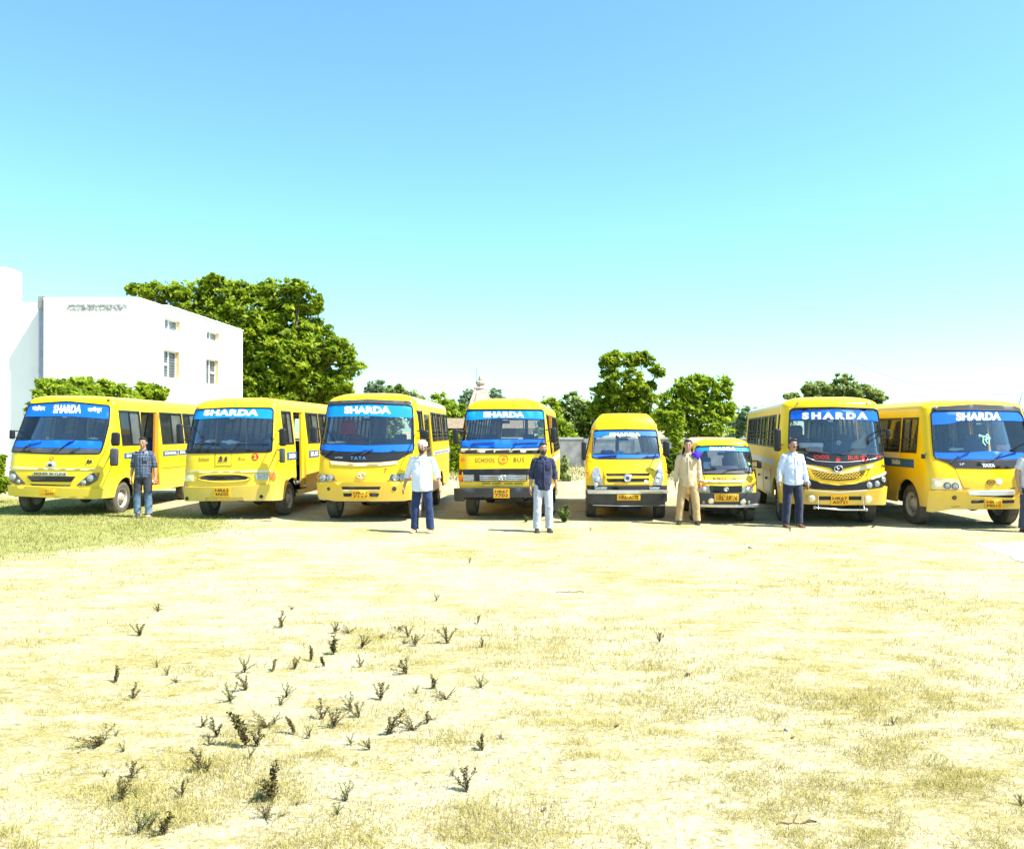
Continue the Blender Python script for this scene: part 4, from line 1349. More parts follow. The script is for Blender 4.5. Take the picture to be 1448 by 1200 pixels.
    def plate(B, x0, y0, x1, y1, lines, off=0.05, mat='plate', ink='ink', border=True, slope=0.0):
        dy = slope * (x1 - x0)
        o = B.poly('number_plate', mat, [(x0, y1), (x1, y1 + dy), (x1, y0 + dy), (x0, y0)], off=off, th=0.015)
        n = len(lines); h = (y1 - y0)
        for i, t in enumerate(lines):
            a = y0 + h * (.12 + i * .80 / n + .02); b_ = y0 + h * (.12 + (i + 1) * .80 / n - .05)
            w = (x1 - x0) * .84
            B.text(t, x0 + (x1 - x0 - w) / 2, a, x1 - (x1 - x0 - w) / 2, b_, ink, off=off + .003, bold=.02, parent=o, slope=slope)
        return o
    def tata(B, cx, cy, rx, ry, mat='silver', off=0.02, parent=None):
        o = B.ring('emblem', mat, cx, cy, rx, ry, 0.009, off, parent)
        mb = MB()
        for q in ([(cx - rx * .75, cy - ry * .3), (cx - rx * .2, cy - ry * .35), (cx - rx * .12, cy + ry * .8)], [(cx + rx * .75, cy - ry * .3), (cx + rx * .2, cy - ry * .35), (cx + rx * .12, cy + ry * .8)]):
            P_ = [B.S(*B.uv(*p), off)[0] for p in q]
            mb.tube(P_, 0.006, 5)
        mb.build('mark', mat, o)
        return o
    def kids(B, x0, y0, x1, y1, box=True, mat='ink'):
        """two running children pictogram"""
        w, h = x1 - x0, y1 - y0
        par = None
        if box:
            cs = [(x0, y0), (x1, y0), (x1, y1), (x0, y1), (x0, y0)]
            par = B.line('pictogram_border', mat, cs, 0.0035, 0.006)
        for i, cx in enumerate((x0 + w * .34, x0 + w * .66)):
            sc = h * (.30 if i else .36); cy = y0 + h * .45
            o = B.disc('pictogram', mat, cx + sc * .05, cy - sc * .55, sc * .16, 0.0, .006, par)
            mb = MB()
            for q in ([(cx, cy - sc * .4), (cx - sc * .05, cy + sc * .1)], [(cx - sc * .05, cy + sc * .1), (cx + sc * .3, cy + sc * .3), (cx + sc * .25, cy + sc * .65)], [(cx - sc * .05, cy + sc * .1), (cx - sc * .2, cy + sc * .45), (cx - sc * .5, cy + sc * .5)],
                      [(cx, cy - sc * .3), (cx + sc * .4, cy - sc * .1)], [(cx, cy - sc * .3), (cx - sc * .35, cy - sc * .15)]):
                mb.tube([B.S(*B.uv(*p), .007)[0] for p in q], sc * .10 * B.mpp(0) + .004, 5)
            mb.build('figure', mat, o)
def bays_from(B, spec, row, side=1, auto=True, pitch=0.95, gap=0.07, yend=None):
    out = []
    for (k, a, b_) in spec:
        y0, _ = B.yat(a, row, side); y1, _ = B.yat(b_, row, side)
        if y1 < y0: y0, y1 = y1, y0
        out.append((k, y0, y1))
    y = out[-1][2] + gap if out else 1.0
    yend = yend or B.L - .3
    while auto and y + pitch * .7 < yend:
        e = min(y + pitch - gap, yend)
        out.append(('w', y, e)); y = e + gap
    out = [(k, max(a, .62), b_) for k, a, b_ in out]
    return out
def bays_y(B, lst, pitch=0.95, gap=0.07):
    out = list(lst)
    y = out[-1][2] + gap
    while y + pitch * .7 < B.L - .3:
        e = min(y + pitch - gap, B.L - .3)
        out.append(('w', y, e)); y = e + gap
    return out
FLEET = []
V8 = 'school bus'
# ---- first bus: far left, door open, slanted SHARDA between two Hindi words
B = Bus('school_bus', 'lemon yellow school bus with open side door, standing on the grass beside the white block', V8, -9.94, 17.7, 1.0,
        [(0.3, .06, 1.13), (0.8, 0.0, 1.15), (1.15, .02, 1.15), (1.40, .08, 1.15), (2.45, .42, 1.00), (3, .55, .93)], 7.0, .42, 2.46, .20, (0, 540, 5.569), roll=1.4, paintm='lemon')
B.rimm = 'rim_paint'
br = bays_from(B, [('w', 925, 1108), ('o', 1118, 1248), ('w', 1264, 1436)], 350)
zwt = B.yat(1000, 192)[1]; zwb = B.yat(1000, 498)[1]
print('bus1', br, zwt, zwb)
bl = bays_y(B, [('w', .9, 1.6)])
FLEET.append(B)
B.shell([(185, 160), (530, 153), (868, 186), (858, 330), (815, 500), (790, 566), (450, 566), (92, 548), (92, 500), (145, 330)], br, bl, min(zwt, 2.33), zwb, wy=(.78, 4.4), wr=.37, zdoor=.55, seatmats=['seat_grey', 'seat_grey'], sticker=(505, 272))
f = B.poly('sun_strip', 'film_blue', [(190, 165), (530, 158), (862, 190), (856, 292), (700, 280), (520, 268), (165, 262)], off=0.0, th=.004)
B.text('SHARDA', 418, 180, 636, 246, 'white_vinyl', off=.004, bold=.045, shear=.25, parent=f)
B.text('मांडियाण', 256, 184, 356, 226, 'white_vinyl', off=.004, bold=.02, parent=f)
B.text('कनीपुर', 692, 196, 802, 244, 'white_vinyl', off=.004, bold=.02, parent=f)
B.poly('lower_film', 'film_blue', [(100, 452), (340, 458), (560, 458), (800, 466), (806, 492), (794, 526), (500, 520), (92, 504)], off=0.0, th=.004)
B.poly('cowl_strip', 'grey_trim', [(91, 508), (500, 523), (797, 529), (782, 563), (450, 563), (96, 545)], off=0.002, th=.004)
B.wipers([[(180, 530), (250, 488), (200, 508), (330, 472)], [(400, 548), (460, 525)], [(455, 545), (560, 470), (480, 520), (590, 462)], [(575, 540), (640, 520)]])
B.poly('crease_trim', 'cream', [(50, 660), (200, 668), (450, 676), (765, 680), (765, 694), (450, 692), (60, 682)], off=.012, th=.016)
B.disc('deity_sticker', 'orange_ink', 407, 603, 19, .003, .003)
B.text('९', 400, 592, 416, 616, 'lemon', off=.012, bold=.03)
o = B.disc('emblem', 'silver', 401, 652, 40, .0, .02, ry=27)
B.disc('mark', 'black_trim', 398, 654, 20, .012, .014, o, ry=12)
B.kids(672, 590, 738, 668)
o = B.poly('name_badge', 'silver', [(262, 708), (530, 714), (527, 735), (265, 728)], off=.012, th=.016)
B.text('EICHER SKYLINE', 270, 711, 522, 728, 'ink', off=.014, bold=.03, parent=o, slope=.02)
g = B.poly('grille', 'black_matt', [(213, 738), (597, 743), (560, 786), (250, 784)], off=.006, th=.012, rd=.02)
for t in (.3, .62):
    B.line('slat', 'grey_trim', [(220 + 30 * t, 738 + 45 * t), (595 - 35 * t, 743 + 42 * t)], .007, .016, parent=g)
B.poly('lower_slot', 'black_matt', [(235, 802), (562, 812), (545, 820), (255, 815)], off=.006, th=.012)
for pts, lamps in (([(42, 694), (112, 700), (205, 802), (140, 806), (62, 778)], [((103, 748), 27), ((150, 782), 16)]), ([(786, 714), (712, 720), (602, 815), (700, 815), (770, 772)], [((715, 758), 28), ((660, 792), 20)])):
    h = B.poly('headlight', 'lamp_dark', pts, off=.012, th=.02, rd=.015)
    for (c, r_) in lamps: B.disc('lens', 'lamp_clear', c[0], c[1], r_, .012, .03, h)
B.disc('indicator', 'amber', 762, 725, 12, .012, .02)
bmp = B.poly('bumper', 'lemon', [(36, 812), (300, 818), (748, 836), (880, 828), (882, 905), (750, 918), (40, 893)], off=.05, th=.06, rd=.02)
B.text('HR67', 366, 838, 428, 858, 'ink_brown', off=.053, bold=.02, parent=bmp)
B.text('2775', 372, 864, 432, 884, 'ink_brown', off=.053, bold=.02, parent=bmp)
B.poly('plate_patch', 'plate', [(326, 834), (452, 838), (450, 890), (326, 884)], off=.0515, th=.01, parent=bmp)
for x in (257, 853): B.disc('marker_lamp', 'steel_dark', x, 122 + (x > 500) * 20, 15, .0, .02, ry=6)
B.mirror(878, 395, 942, 505, -.12, 1); B.mirror(868, 520, 930, 662, -.14, 1, mat='grey_trim')
B.mirror(80, 378, 112, 448, -.1, -1)
yb0, yb1 = br[0][1], br[0][2]
zs1 = B.yat(1000, 558)[1]; zs0 = B.yat(1000, 602)[1]
segs = [(yb0 + .05, br[1][1] - .05, 'SHARDA'), (br[2][1] + .0, br[2][1] + .85, 'SCHOOL'), (br[2][1] + .9, br[2][1] + 1.7, 'BUS')]
for (a, b_, t) in segs:
    for side in (1, -1):
        o = B.side_poly('side_stripe', 'stripe_blue', a, b_, zs0, zs1, side, .006, .008)
        B.side_text(t, a + .08, b_ - .08, zs0 + .03, zs1 - .03, side, 'white_vinyl', parent=o)
for side in (1, -1):
    B.side_poly('rub_rail', 'mid_yellow', br[2][1] - .02, B.L - .35, zs0 - .30, zs0 - .275, side, .014, .018)

# ---- second bus: faded front, School / Bus in script, red disc 2
B = Bus('school_bus', 'faded yellow school bus with a red 2 disc and School Bus in script', V8, -5.90, 16.95, 3.0,
        [(0.3, .05, .99), (0.8, 0, 1.01), (1.15, .02, 1.01), (1.42, .07, 1.01), (2.36, .34, .91), (3, .5, .85)], 6.6, .39, 2.36, .22, (220, 540, 5.569), roll=-.9, paintm='faded_yellow', n=2.1)
br = bays_from(B, [('w', 968, 1078), ('o', 1097, 1175), ('w', 1190, 1285)], 380)
zwt = B.yat(1000, 213)[1]; zwb = B.yat(1020, 490)[1]
print('bus2', br, zwt, zwb)
bl = bays_y(B, [('w', .9, 1.6)])
FLEET.append(B)
B.shell([(283, 213), (600, 203), (928, 205), (925, 330), (916, 550), (560, 558), (205, 557), (235, 380)], br, bl, min(zwt, 2.26), zwb, wy=(1.05, 4.2), wr=.36, zdoor=.5, seatmats=['seat_grey', 'seat_blue'], sticker=(600, 282), doorm='faded_yellow')
f = B.poly('sun_strip', 'film_sky', [(287, 217), (600, 208), (925, 209), (922, 290), (600, 278), (272, 290)], off=0, th=.004)
B.text('SHARDA', 378, 216, 806, 266, 'white_vinyl', off=.004, bold=.06, shear=.15, spacing=1.12, parent=f)
B.poly('cowl_strip', 'black_trim', [(216, 516), (560, 526), (918, 526), (916, 548), (560, 554), (207, 553)], off=.002, th=.004)
B.wipers([[(270, 540), (310, 482), (305, 484), (500, 488)], [(600, 538), (660, 482), (640, 484), (890, 492)], [(370, 540), (380, 520)], [(470, 540), (480, 520)]])
B.text('School', 336, 592, 424, 624, 'ink_brown', off=.004, bold=.0, shear=.3)
B.text('Bus', 648, 590, 705, 618, 'ink_brown', off=.004, bold=.0, shear=.3)
B.kids(470, 560, 598, 660)
o = B.disc('number_disc', 'red_ink', 784, 590, 28, .004, .003)
B.text('2', 772, 571, 796, 609, 'faded_yellow', off=.013, bold=.03, parent=o)
B.poly('crease_trim', 'cream', [(200, 692), (420, 700), (900, 690), (910, 706), (420, 718), (200, 712)], off=.012, th=.014)
g = B.poly('grille', 'black_matt', [(350, 738), (732, 734), (716, 768), (366, 776)], off=.01, th=.012, rd=.02)
for t in (.33, .66): B.line('slat', 'grey_trim', [(360, 738 + 34 * t), (724, 736 + 32 * t)], .006, .02, parent=g)
B.ring('grille_surround', 'faded_yellow', 541, 755, 208, 32, .016, .01)
h = B.poly('headlight', 'lamp_clear', [(785, 718), (888, 716), (890, 766), (792, 768)], off=.014, th=.02, rd=.01)
B.poly('indicator', 'amber', [(902, 714), (944, 712), (946, 766), (905, 768)], off=.014, th=.02)
h = B.poly('headlight', 'warm_lamp', [(216, 728), (302, 732), (298, 780), (222, 778)], off=.014, th=.02, rd=.01, label='yellowed dull headlight')
B.poly('indicator', 'amber', [(188, 726), (208, 728), (210, 778), (192, 776)], off=.014, th=.02)
bmp = B.poly('bumper', 'faded_yellow', [(183, 826), (560, 822), (955, 800), (985, 798), (985, 925), (700, 932), (692, 905), (400, 905), (402, 934), (200, 938)], off=.05, th=.07, rd=.02)
B.plate(470, 826, 594, 900, ['HR63', '4A035'], off=.065)
for x, y in ((260, 914), (836, 898)): B.disc('tow_hole', 'black_matt', x, y, 15, .048, .004, bmp)
B.line('front_cut', 'ink_brown', [(912, 560), (912, 710)], .003, .002)
B.mirror(972, 366, 1030, 505, -.10, 1); B.mirror(975, 520, 1020, 636, -.12, 1, mat='grey_trim')
B.mirror(165, 330, 215, 480, -.1, -1)
zs1 = B.yat(1060, 552)[1]; zs0 = B.yat(1060, 612)[1]
for (a, b_, t) in ((br[0][1] + .1, br[1][1] - .04, 'SHARDA'), (br[2][1], br[2][1] + .8, 'BUS')):
    for side in (1, -1):
        o = B.side_poly('side_stripe', 'stripe_blue', a, b_, zs0, zs1, side, .006, .008)
        B.side_text(t, a + .12, b_ - .1, zs0 + .03, zs1 - .03, side, 'white_vinyl', parent=o)

# ---- third bus: black mask under the glass, 7
B = Bus('school_bus', 'school bus with black TATA mask and a small red 7, behind the turbaned man', V8, -2.956, 16.4, 2.0,
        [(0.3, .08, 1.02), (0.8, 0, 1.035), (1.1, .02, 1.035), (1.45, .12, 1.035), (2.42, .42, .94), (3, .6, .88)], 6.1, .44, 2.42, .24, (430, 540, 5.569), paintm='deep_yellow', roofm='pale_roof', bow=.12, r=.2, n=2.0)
br = bays_from(B, [('w', 893, 940), ('d', 946, 999), ('w', 1003, 1042), ('w', 1046, 1084), ('w', 1088, 1130)], 360, auto=False)
zwt = B.yat(900, 225)[1]; zwb = B.yat(950, 470)[1]
print('bus3', br, zwt, zwb, B.yat(1040, 800))
bl = bays_y(B, [('w', .9, 1.6)])
FLEET.append(B)
B.shell([(165, 178), (500, 168), (852, 184), (860, 300), (864, 545), (620, 560), (300, 556), (98, 535), (110, 400)], br, bl, min(zwt, 2.3), zwb, wy=(1.04, 4.15), wr=.38, seatmats=['seat_red', 'seat_blue'], bars=3, sticker=(492, 274))
f = B.poly('sun_strip', 'film_sky', [(170, 182), (500, 174), (850, 188), (856, 282), (500, 268), (146, 272)], off=0, th=.004)
B.text('SHARDA', 317, 192, 683, 250, 'white_vinyl', off=.004, bold=.055, spacing=1.0, parent=f)
B.poly('lower_film', 'film_blue', [(108, 490), (300, 494), (500, 500), (690, 494), (862, 490), (860, 540), (620, 552), (300, 546), (104, 526)], off=0, th=.004)
B.poly('header_panel', 'grey_trim', [(172, 150), (500, 136), (838, 150), (850, 178), (500, 163), (165, 172)], off=.006, th=.012)
mk = B.poly('front_mask', 'black_trim', [(100, 545), (300, 562), (620, 566), (866, 552), (800, 580), (740, 616), (600, 630), (400, 634), (215, 618), (160, 590)], off=.012, th=.016)
B.text('TATA', 366, 588, 488, 612, 'chrome', off=.016, bold=.01, spacing=1.3, parent=mk)
B.text('LP709', 245, 590, 305, 602, 'silver', off=.016, bold=.02, parent=mk)
B.wipers([[(160, 588), (230, 545), (180, 575), (235, 540)], [(455, 575), (545, 535), (470, 560), (545, 534)], [(380, 568), (450, 562)]])
B.poly('bonnet_lip', 'cream', [(206, 622), (400, 638), (600, 636), (742, 622), (730, 648), (600, 660), (400, 662), (215, 648)], off=.018, th=.02)
for q in ([(206, 625), (245, 775)], [(738, 625), (668, 775)], [(245, 778), (668, 780)]):
    B.line('panel_gap', 'ink', q, .006, .002)
B.text('7', 627, 678, 654, 718, 'red_ink', off=.006, bold=.02, shear=.2)
B.tata(453, 735, 34, 24, 'silver')
for pts, lamps, am in (([(80, 726), (225, 730), (240, 778), (84, 782)], ((150, 755), (205, 755)), (98, 752)), ([(685, 726), (860, 722), (866, 772), (676, 778)], ((722, 752), (776, 752)), (836, 748))):
    h = B.poly('headlight', 'lamp_dark', pts, off=.012, th=.02, rd=.015)
    for c in lamps: B.disc('lens', 'lamp_clear', c[0], c[1], 22, .014, .02, h, rimmat='silver')
    B.disc('indicator', 'amber', am[0], am[1], 17, .014, .02, h)
bmp = B.poly('bumper', 'deep_yellow', [(80, 790), (400, 786), (860, 782), (880, 790), (880, 905), (800, 932), (230, 932), (85, 900)], off=.035, th=.05, rd=.02)
B.poly('intake', 'black_matt', [(300, 820), (605, 820), (596, 842), (308, 842)], off=.039, th=.01, rd=.01, parent=bmp)
B.poly('intake_bar', 'cream', [(300, 846), (590, 846), (580, 854), (310, 854)], off=.045, th=.01, parent=bmp)
for (a, b_) in ((312, 382), (515, 592)): B.poly('intake', 'black_matt', [(a, 872), (b_, 872), (b_ - 6, 898), (a + 6, 898)], off=.039, th=.01, rd=.01, parent=bmp)
B.plate(385, 850, 516, 914, ['HR67', '7117'], off=.06, ink='ink_brown')
B.disc('fog_lamp', 'steel_dark', 710, 836, 18, .036, .01, bmp); B.disc('fog_lamp', 'steel_dark', 200, 838, 14, .036, .01, bmp)
B.line('lower_lip', 'steel_dark', [(230, 934), (500, 936), (800, 934)], .014, .03, parent=bmp)
B.poly('broken_corner', 'rim_paint', [(50, 898), (84, 898), (160, 912), (170, 930), (90, 922), (52, 912)], off=.02, th=.05)
B.mirror(50, 352, 100, 472, -.12, -1); B.mirror(918, 378, 985, 448, -.10, 1)
zs1 = B.yat(1010, 548)[1]; zs0 = B.yat(1010, 578)[1]
for side in (1, -1):
    o = B.side_poly('side_stripe', 'stripe_pale', br[2][1], B.L - .25, zs0, zs1, side, .006, .008)
    B.side_text('SHARDA SCHOOL BUS', br[2][1] + .2, B.L - .5, zs0 + .03, zs1 - .03, side, 'stripe_blue', parent=o)

# ---- fourth bus: flat front, SCHOOL 6 BUS
B = Bus('school_bus', 'flat fronted yellow bus lettered SCHOOL BUS around an orange ring, black bumper', V8, -.184, 16.85, 5.5,
        [(0.3, .04, .93), (0.8, 0, .95), (1.15, .01, .95), (1.42, .05, .95), (2.31, .34, .83), (3, .5, .76)], 6.2, .50, 2.31, .25, (610, 540, 6.0), paintm='mid_yellow', bow=.05, r=.13, n=2.0)
br = [('w', .75, 1.45), ('o', 1.55, 2.25)]
br = bays_y(B, br)
bl = bays_y(B, [('w', .75, 1.5)])
zwt = B.uv(290, 262)[1]; zwb = 1.36
print('bus4', B.uv(290, 240), B.uv(248, 602), B.uv(230, 900))
FLEET.append(B)
B.shell([(292, 236), (600, 234), (950, 238), (958, 330), (972, 602), (600, 604), (243, 602), (262, 400)], br, bl, 2.2, zwb, wy=(1.08, 4.3), wr=.38, track=.86, bars=3, sticker=(622, 318))
f = B.poly('sun_strip', 'film_sky', [(293, 246), (600, 243), (948, 246), (953, 316), (600, 306), (284, 326)], off=0, th=.004)
B.text('SHARDA', 441, 252, 788, 302, 'white_vinyl', off=.004, bold=.06, spacing=1.05, parent=f)
B.poly('lower_film', 'film_blue', [(256, 500), (400, 490), (510, 488), (700, 486), (962, 488), (968, 556), (600, 562), (252, 556)], off=0, th=.004)
B.poly('cowl_strip', 'cream', [(250, 562), (600, 568), (968, 560), (970, 598), (600, 600), (246, 598)], off=-.002, th=.004, label='pale ledge seen below the glass film')
for (a, b_) in ((290, 385), (460, 530), (545, 660), (690, 755), (805, 920)): B.poly('dash_block', 'black_matt', [(a, 580), (b_, 574), (b_, 598), (a - 6, 600)], off=.004, th=.006)
B.wipers([[(300, 590), (370, 525), (340, 520), (540, 520)], [(655, 600), (720, 525), (700, 520), (905, 518)]])
B.text('SCHOOL', 371, 646, 540, 682, 'ink', off=.005, bold=.0, spacing=1.15, slope=-.012)
B.text('BUS', 699, 642, 788, 678, 'ink', off=.005, bold=.0, spacing=1.15)
o = B.ring('number_ring', 'orange_ink', 612, 652, 40, 34, .007, .004)
B.text('6', 598, 634, 628, 668, 'orange_ink', off=.006, bold=.03, parent=o)
B.text('ॐ', 247, 642, 288, 676, 'orange_ink', off=.006, bold=.04)
mk = B.poly('grille_panel', 'black_trim', [(226, 740), (600, 736), (985, 732), (985, 782), (400, 786), (400, 842), (232, 842)], off=.006, th=.01)
g = B.poly('grille', 'black_matt', [(396, 780), (815, 778), (815, 838), (402, 842)], off=.01, th=.014)
for y in (796, 812, 829): B.poly('slat', 'silver', [(412, y - 4), (806, y - 5), (806, y + 3), (412, y + 4)], off=.03, th=.02, parent=g)
B.tata(604, 810, 32, 22, 'chrome', .05)
for x0, x1 in ((270, 362), (852, 930)):
    h = B.poly('headlight', 'lamp_clear', [(x0, 786), (x1, 786), (x1, 840), (x0, 840)], off=.016, th=.02, rd=.012)
for x0, x1 in ((236, 262), (940, 968)): B.poly('indicator', 'amber', [(x0, 786), (x1, 786), (x1, 840), (x0, 840)], off=.016, th=.02)
B.poly('lower_panel', 'mid_yellow', [(226, 848), (850, 842), (985, 840), (985, 880), (232, 880)], off=.006, th=.01)
for (a, b_) in ((430, 500), (515, 590), (620, 690), (705, 775)): B.poly('slot', 'black_matt', [(a, 856), (b_, 855), (b_, 862), (a, 863)], off=.01, th=.01)
bmp = B.poly('bumper', 'dark_bumper', [(222, 898), (500, 892), (985, 888), (992, 965), (900, 970), (450, 968), (290, 972), (285, 1004), (232, 1004), (225, 960)], off=.12, th=.12, rd=.015)
B.plate(537, 894, 668, 974, ['HR67', '7702'], off=.16)
B.mirror(185, 398, 228, 528, -.08, -1); B.mirror(1012, 388, 1060, 515, -.02, 1)
for side in (1, -1):
    o = B.side_poly('side_stripe', 'stripe_pale', .75, B.L - .2, 1.12, 1.24, side, .006, .008)
    B.side_poly('side_panel', 'grey_paint', .72, 2.3, .96, 1.12, side, .006, .008)

# ---- fifth: tempo van
B = Bus('tempo_van', 'narrow high roofed yellow van with sloping bonnet and chrome trimmed black bumper', 'van', 2.344, 16.6, 5.2,
        [(0.3, .06, .80), (.62, 0, .84), (.9, .05, .845), (1.16, .20, .845), (1.28, .36, .83), (1.87, .78, .70), (2.3, .9, .66)], 5.2, .40, 1.88, .36, (790, 560, 6.315), paintm='orange_yellow', roofm='mid_yellow', bow=.06, r=.14, n=1.5, tc=.34)
print('bus5', B.uv(315, 310), B.uv(300, 555), B.uv(250, 800), B.uv(890, 290))
br = bays_y(B, [('w', 1.15, 1.9)]); bl = bays_y(B, [('w', 1.15, 1.9)])
FLEET.append(B)
B.shell([(316, 306), (600, 300), (870, 304), (878, 340), (906, 552), (860, 560), (340, 560), (300, 550), (308, 420)], br, bl, 1.80, 1.25, wy=(.98, 3.7), wr=.34, track=.80, seat='seat_blue', sticker=(575, 362))
f = B.poly('sun_strip', 'film_blue', [(316, 314), (600, 310), (872, 313), (880, 360), (740, 352), (600, 336), (455, 345), (312, 372)], off=0, th=.004)
B.text('SHARDA', 455, 326, 730, 356, 'white_vinyl', off=.004, bold=.07, spacing=1.15, parent=f)
B.poly('lower_film', 'film_blue', [(303, 520), (400, 524), (600, 520), (780, 524), (904, 518), (906, 545), (860, 554), (340, 554), (302, 546)], off=0, th=.004)
B.wipers([[(470, 560), (520, 535), (350, 545), (520, 534)], [(750, 560), (800, 540), (760, 550), (890, 540)]])
for q in ([(275, 575), (392, 655), (405, 790)], [(930, 575), (842, 655), (830, 790)], [(392, 655), (842, 655)]): B.line('panel_gap', 'ink_brown', q, .005, .002)
B.poly('nose_panel', 'orange_yellow', [(402, 662), (835, 660), (822, 786), (412, 788)], off=.02, th=.024, rd=.03, holes=[[(418, 692), (818, 690), (806, 716), (430, 718)], [(422, 736), (810, 734), (794, 768), (438, 770)]])
g = B.poly('grille', 'black_matt', [(415, 690), (820, 690), (805, 772), (430, 772)], off=.004, th=.01)
for y in (704, 752): B.line('slat', 'steel_dark', [(430, y), (805, y)], .006, .01, parent=g)
o = B.disc('emblem', 'silver', 616, 732, 32, .02, .02)
B.disc('mark', 'steel_dark', 616, 732, 18, .036, .008, o)
B.ring('emblem_ring', 'chrome', 616, 732, 33, 33, .007, .034)
B.disc('round_badge', 'white_vinyl', 778, 765, 17, .02, .01)
for pts, c in (([(318, 640), (362, 640), (395, 790), (318, 790), (296, 700)], (345, 740)), ([(920, 640), (880, 640), (842, 790), (922, 795), (935, 700)], (888, 712))):
    h = B.poly('headlight', 'lamp_clear', pts, off=.02, th=.024, rd=.02)
    B.disc('lens', 'silver', c[0], c[1], 22, .02, .014, h); B.disc('lens', 'silver', c[0] - 12, c[1] + 52, 17, .02, .014, h)
B.poly('underslot', 'black_matt', [(250, 796), (420, 800), (820, 798), (965, 795), (965, 832), (260, 832)], off=.008, th=.02)
for x0, x1 in ((320, 435), (805, 900)): B.poly('fog_lamp', 'lamp_clear', [(x0, 812), (x1, 812), (x1 - 6, 832), (x0 + 6, 832)], off=.03, th=.03)
bmp = B.poly('bumper', 'dark_bumper', [(262, 834), (600, 838), (950, 834), (948, 930), (895, 968), (600, 972), (315, 968), (268, 935)], off=.06, th=.08, rd=.02)
B.poly('bumper_trim', 'silver', [(272, 838), (600, 842), (955, 838), (952, 858), (600, 862), (276, 860)], off=.08, th=.03, rd=.008, parent=bmp)
B.line('bumper_edge', 'silver', [(310, 962), (600, 970), (940, 962)], .008, .085, parent=bmp)
B.plate(522, 868, 724, 920, ['HR61A178'], off=.08, ink='ink_brown')
B.mirror(205, 408, 246, 572, -.05, -1); B.mirror(930, 400, 990, 540, .05, 1)
B.disc('side_repeater', 'amber', 962, 672, 12, .0, .02); B.disc('side_repeater', 'amber', 252, 676, 12, .0, .02)
B.line('front_seam', 'ink_brown', [(300, 296), (600, 290), (885, 294)], .004, .002)

# ---- sixth: small van
B = Bus('small_van', 'small low yellow school van standing behind the man in khaki', 'van', 4.245, 16.15, 7.0,
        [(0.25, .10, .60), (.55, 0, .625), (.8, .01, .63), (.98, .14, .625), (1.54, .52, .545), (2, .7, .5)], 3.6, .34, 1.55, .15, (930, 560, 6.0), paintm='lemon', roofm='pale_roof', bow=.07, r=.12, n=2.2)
print('bus6', B.uv(315, 425), B.uv(805, 660), B.uv(320, 830))
br = [('w', .85, 1.55), ('w', 1.65, 2.45), ('w', 2.55, 3.25)]
FLEET.append(B)
B.shell([(322, 428), (550, 420), (788, 428), (796, 470), (808, 655), (600, 662), (340, 660), (300, 650), (308, 540)], br, br, 1.48, 1.0, wy=(.72, 2.75), wr=.25, wheelw=.16, track=.60, seat='seat_blue', seats=False, sticker=(553, 466))
f = B.poly('sun_strip', 'film_sky', [(320, 432), (550, 426), (786, 432), (791, 468), (550, 462), (314, 464)], off=0, th=.004)
B.text('SHARDA', 439, 432, 660, 460, 'white_vinyl', off=.004, bold=.06, spacing=1.15, parent=f)
B.poly('cowl_strip', 'grey_trim', [(302, 628), (600, 622), (806, 630), (808, 652), (600, 658), (304, 650)], off=0, th=.004)
B.wipers([[(390, 640), (400, 625), (395, 625), (500, 618)], [(540, 655), (600, 628), (600, 626), (760, 622)]])
B.text('SCHOOL', 470, 684, 590, 710, 'ink', off=.004, bold=.03, spacing=1.1)
B.text('VAN', 614, 688, 670, 710, 'ink', off=.004, bold=.03, spacing=1.0)
B.ring('number_ring', 'ink', 386, 694, 16, 18, .006, .002)
B.poly('front_trim', 'white_vinyl', [(380, 712), (560, 718), (745, 712), (725, 728), (560, 730), (400, 728)], off=.006, th=.01)
g = B.poly('grille', 'black_trim', [(436, 758), (580, 762), (718, 758), (708, 816), (448, 818)], off=.01, th=.02, rd=.015)
for y in (778, 800): B.line('slat', 'grey_trim', [(446, y), (712, y)], .005, .014, parent=g)
B.tata(580, 790, 18, 14, 'silver', .02)
for pts, am in (([(345, 765), (430, 760), (446, 812), (350, 815)], [(342, 740), (425, 758), (345, 764)]), ([(812, 765), (728, 760), (712, 816), (808, 810)], [(815, 738), (735, 756), (812, 764)])):
    h = B.poly('headlight', 'lamp_clear', pts, off=.012, th=.016, rd=.015)
    B.disc('lens', 'silver', sum(p[0] for p in pts) / 4, 790, 20, .014, .02, h)
    B.poly('indicator', 'amber', am, off=.014, th=.014, parent=h)
bmp = B.poly('bumper', 'grey_trim', [(316, 818), (440, 822), (720, 822), (845, 812), (848, 900), (835, 922), (600, 926), (335, 922), (314, 900)], off=.07, th=.08, rd=.02)
B.poly('bumper_step', 'silver', [(325, 900), (600, 906), (838, 904), (834, 924), (600, 928), (335, 922)], off=.09, th=.04, rd=.01, parent=bmp)
B.plate(482, 828, 678, 878, ['HR61A9174'], off=.09, ink='ink_brown')
for x in (455, 713): B.disc('fog_lamp', 'warm_lamp', x, 880 - (x < 500) * 6, 22, .09, .025, bmp, rimmat='silver')
for x in (392, 762): B.disc('small_lamp', 'lamp_clear', x, 886, 13, .075, .015, bmp)
B.disc('round_sticker', 'sticker_green', 774, 569, 16, -.02, .004)
B.poly('notice', 'paper', [(388, 552), (447, 552), (447, 608), (388, 608)], off=-.022, th=.003)
B.poly('red_notice', 'card_pink', [(486, 585), (682, 583), (682, 614), (486, 616)], off=-.022, th=.003)
B.mirror(842, 548, 882, 612, .1, 1)

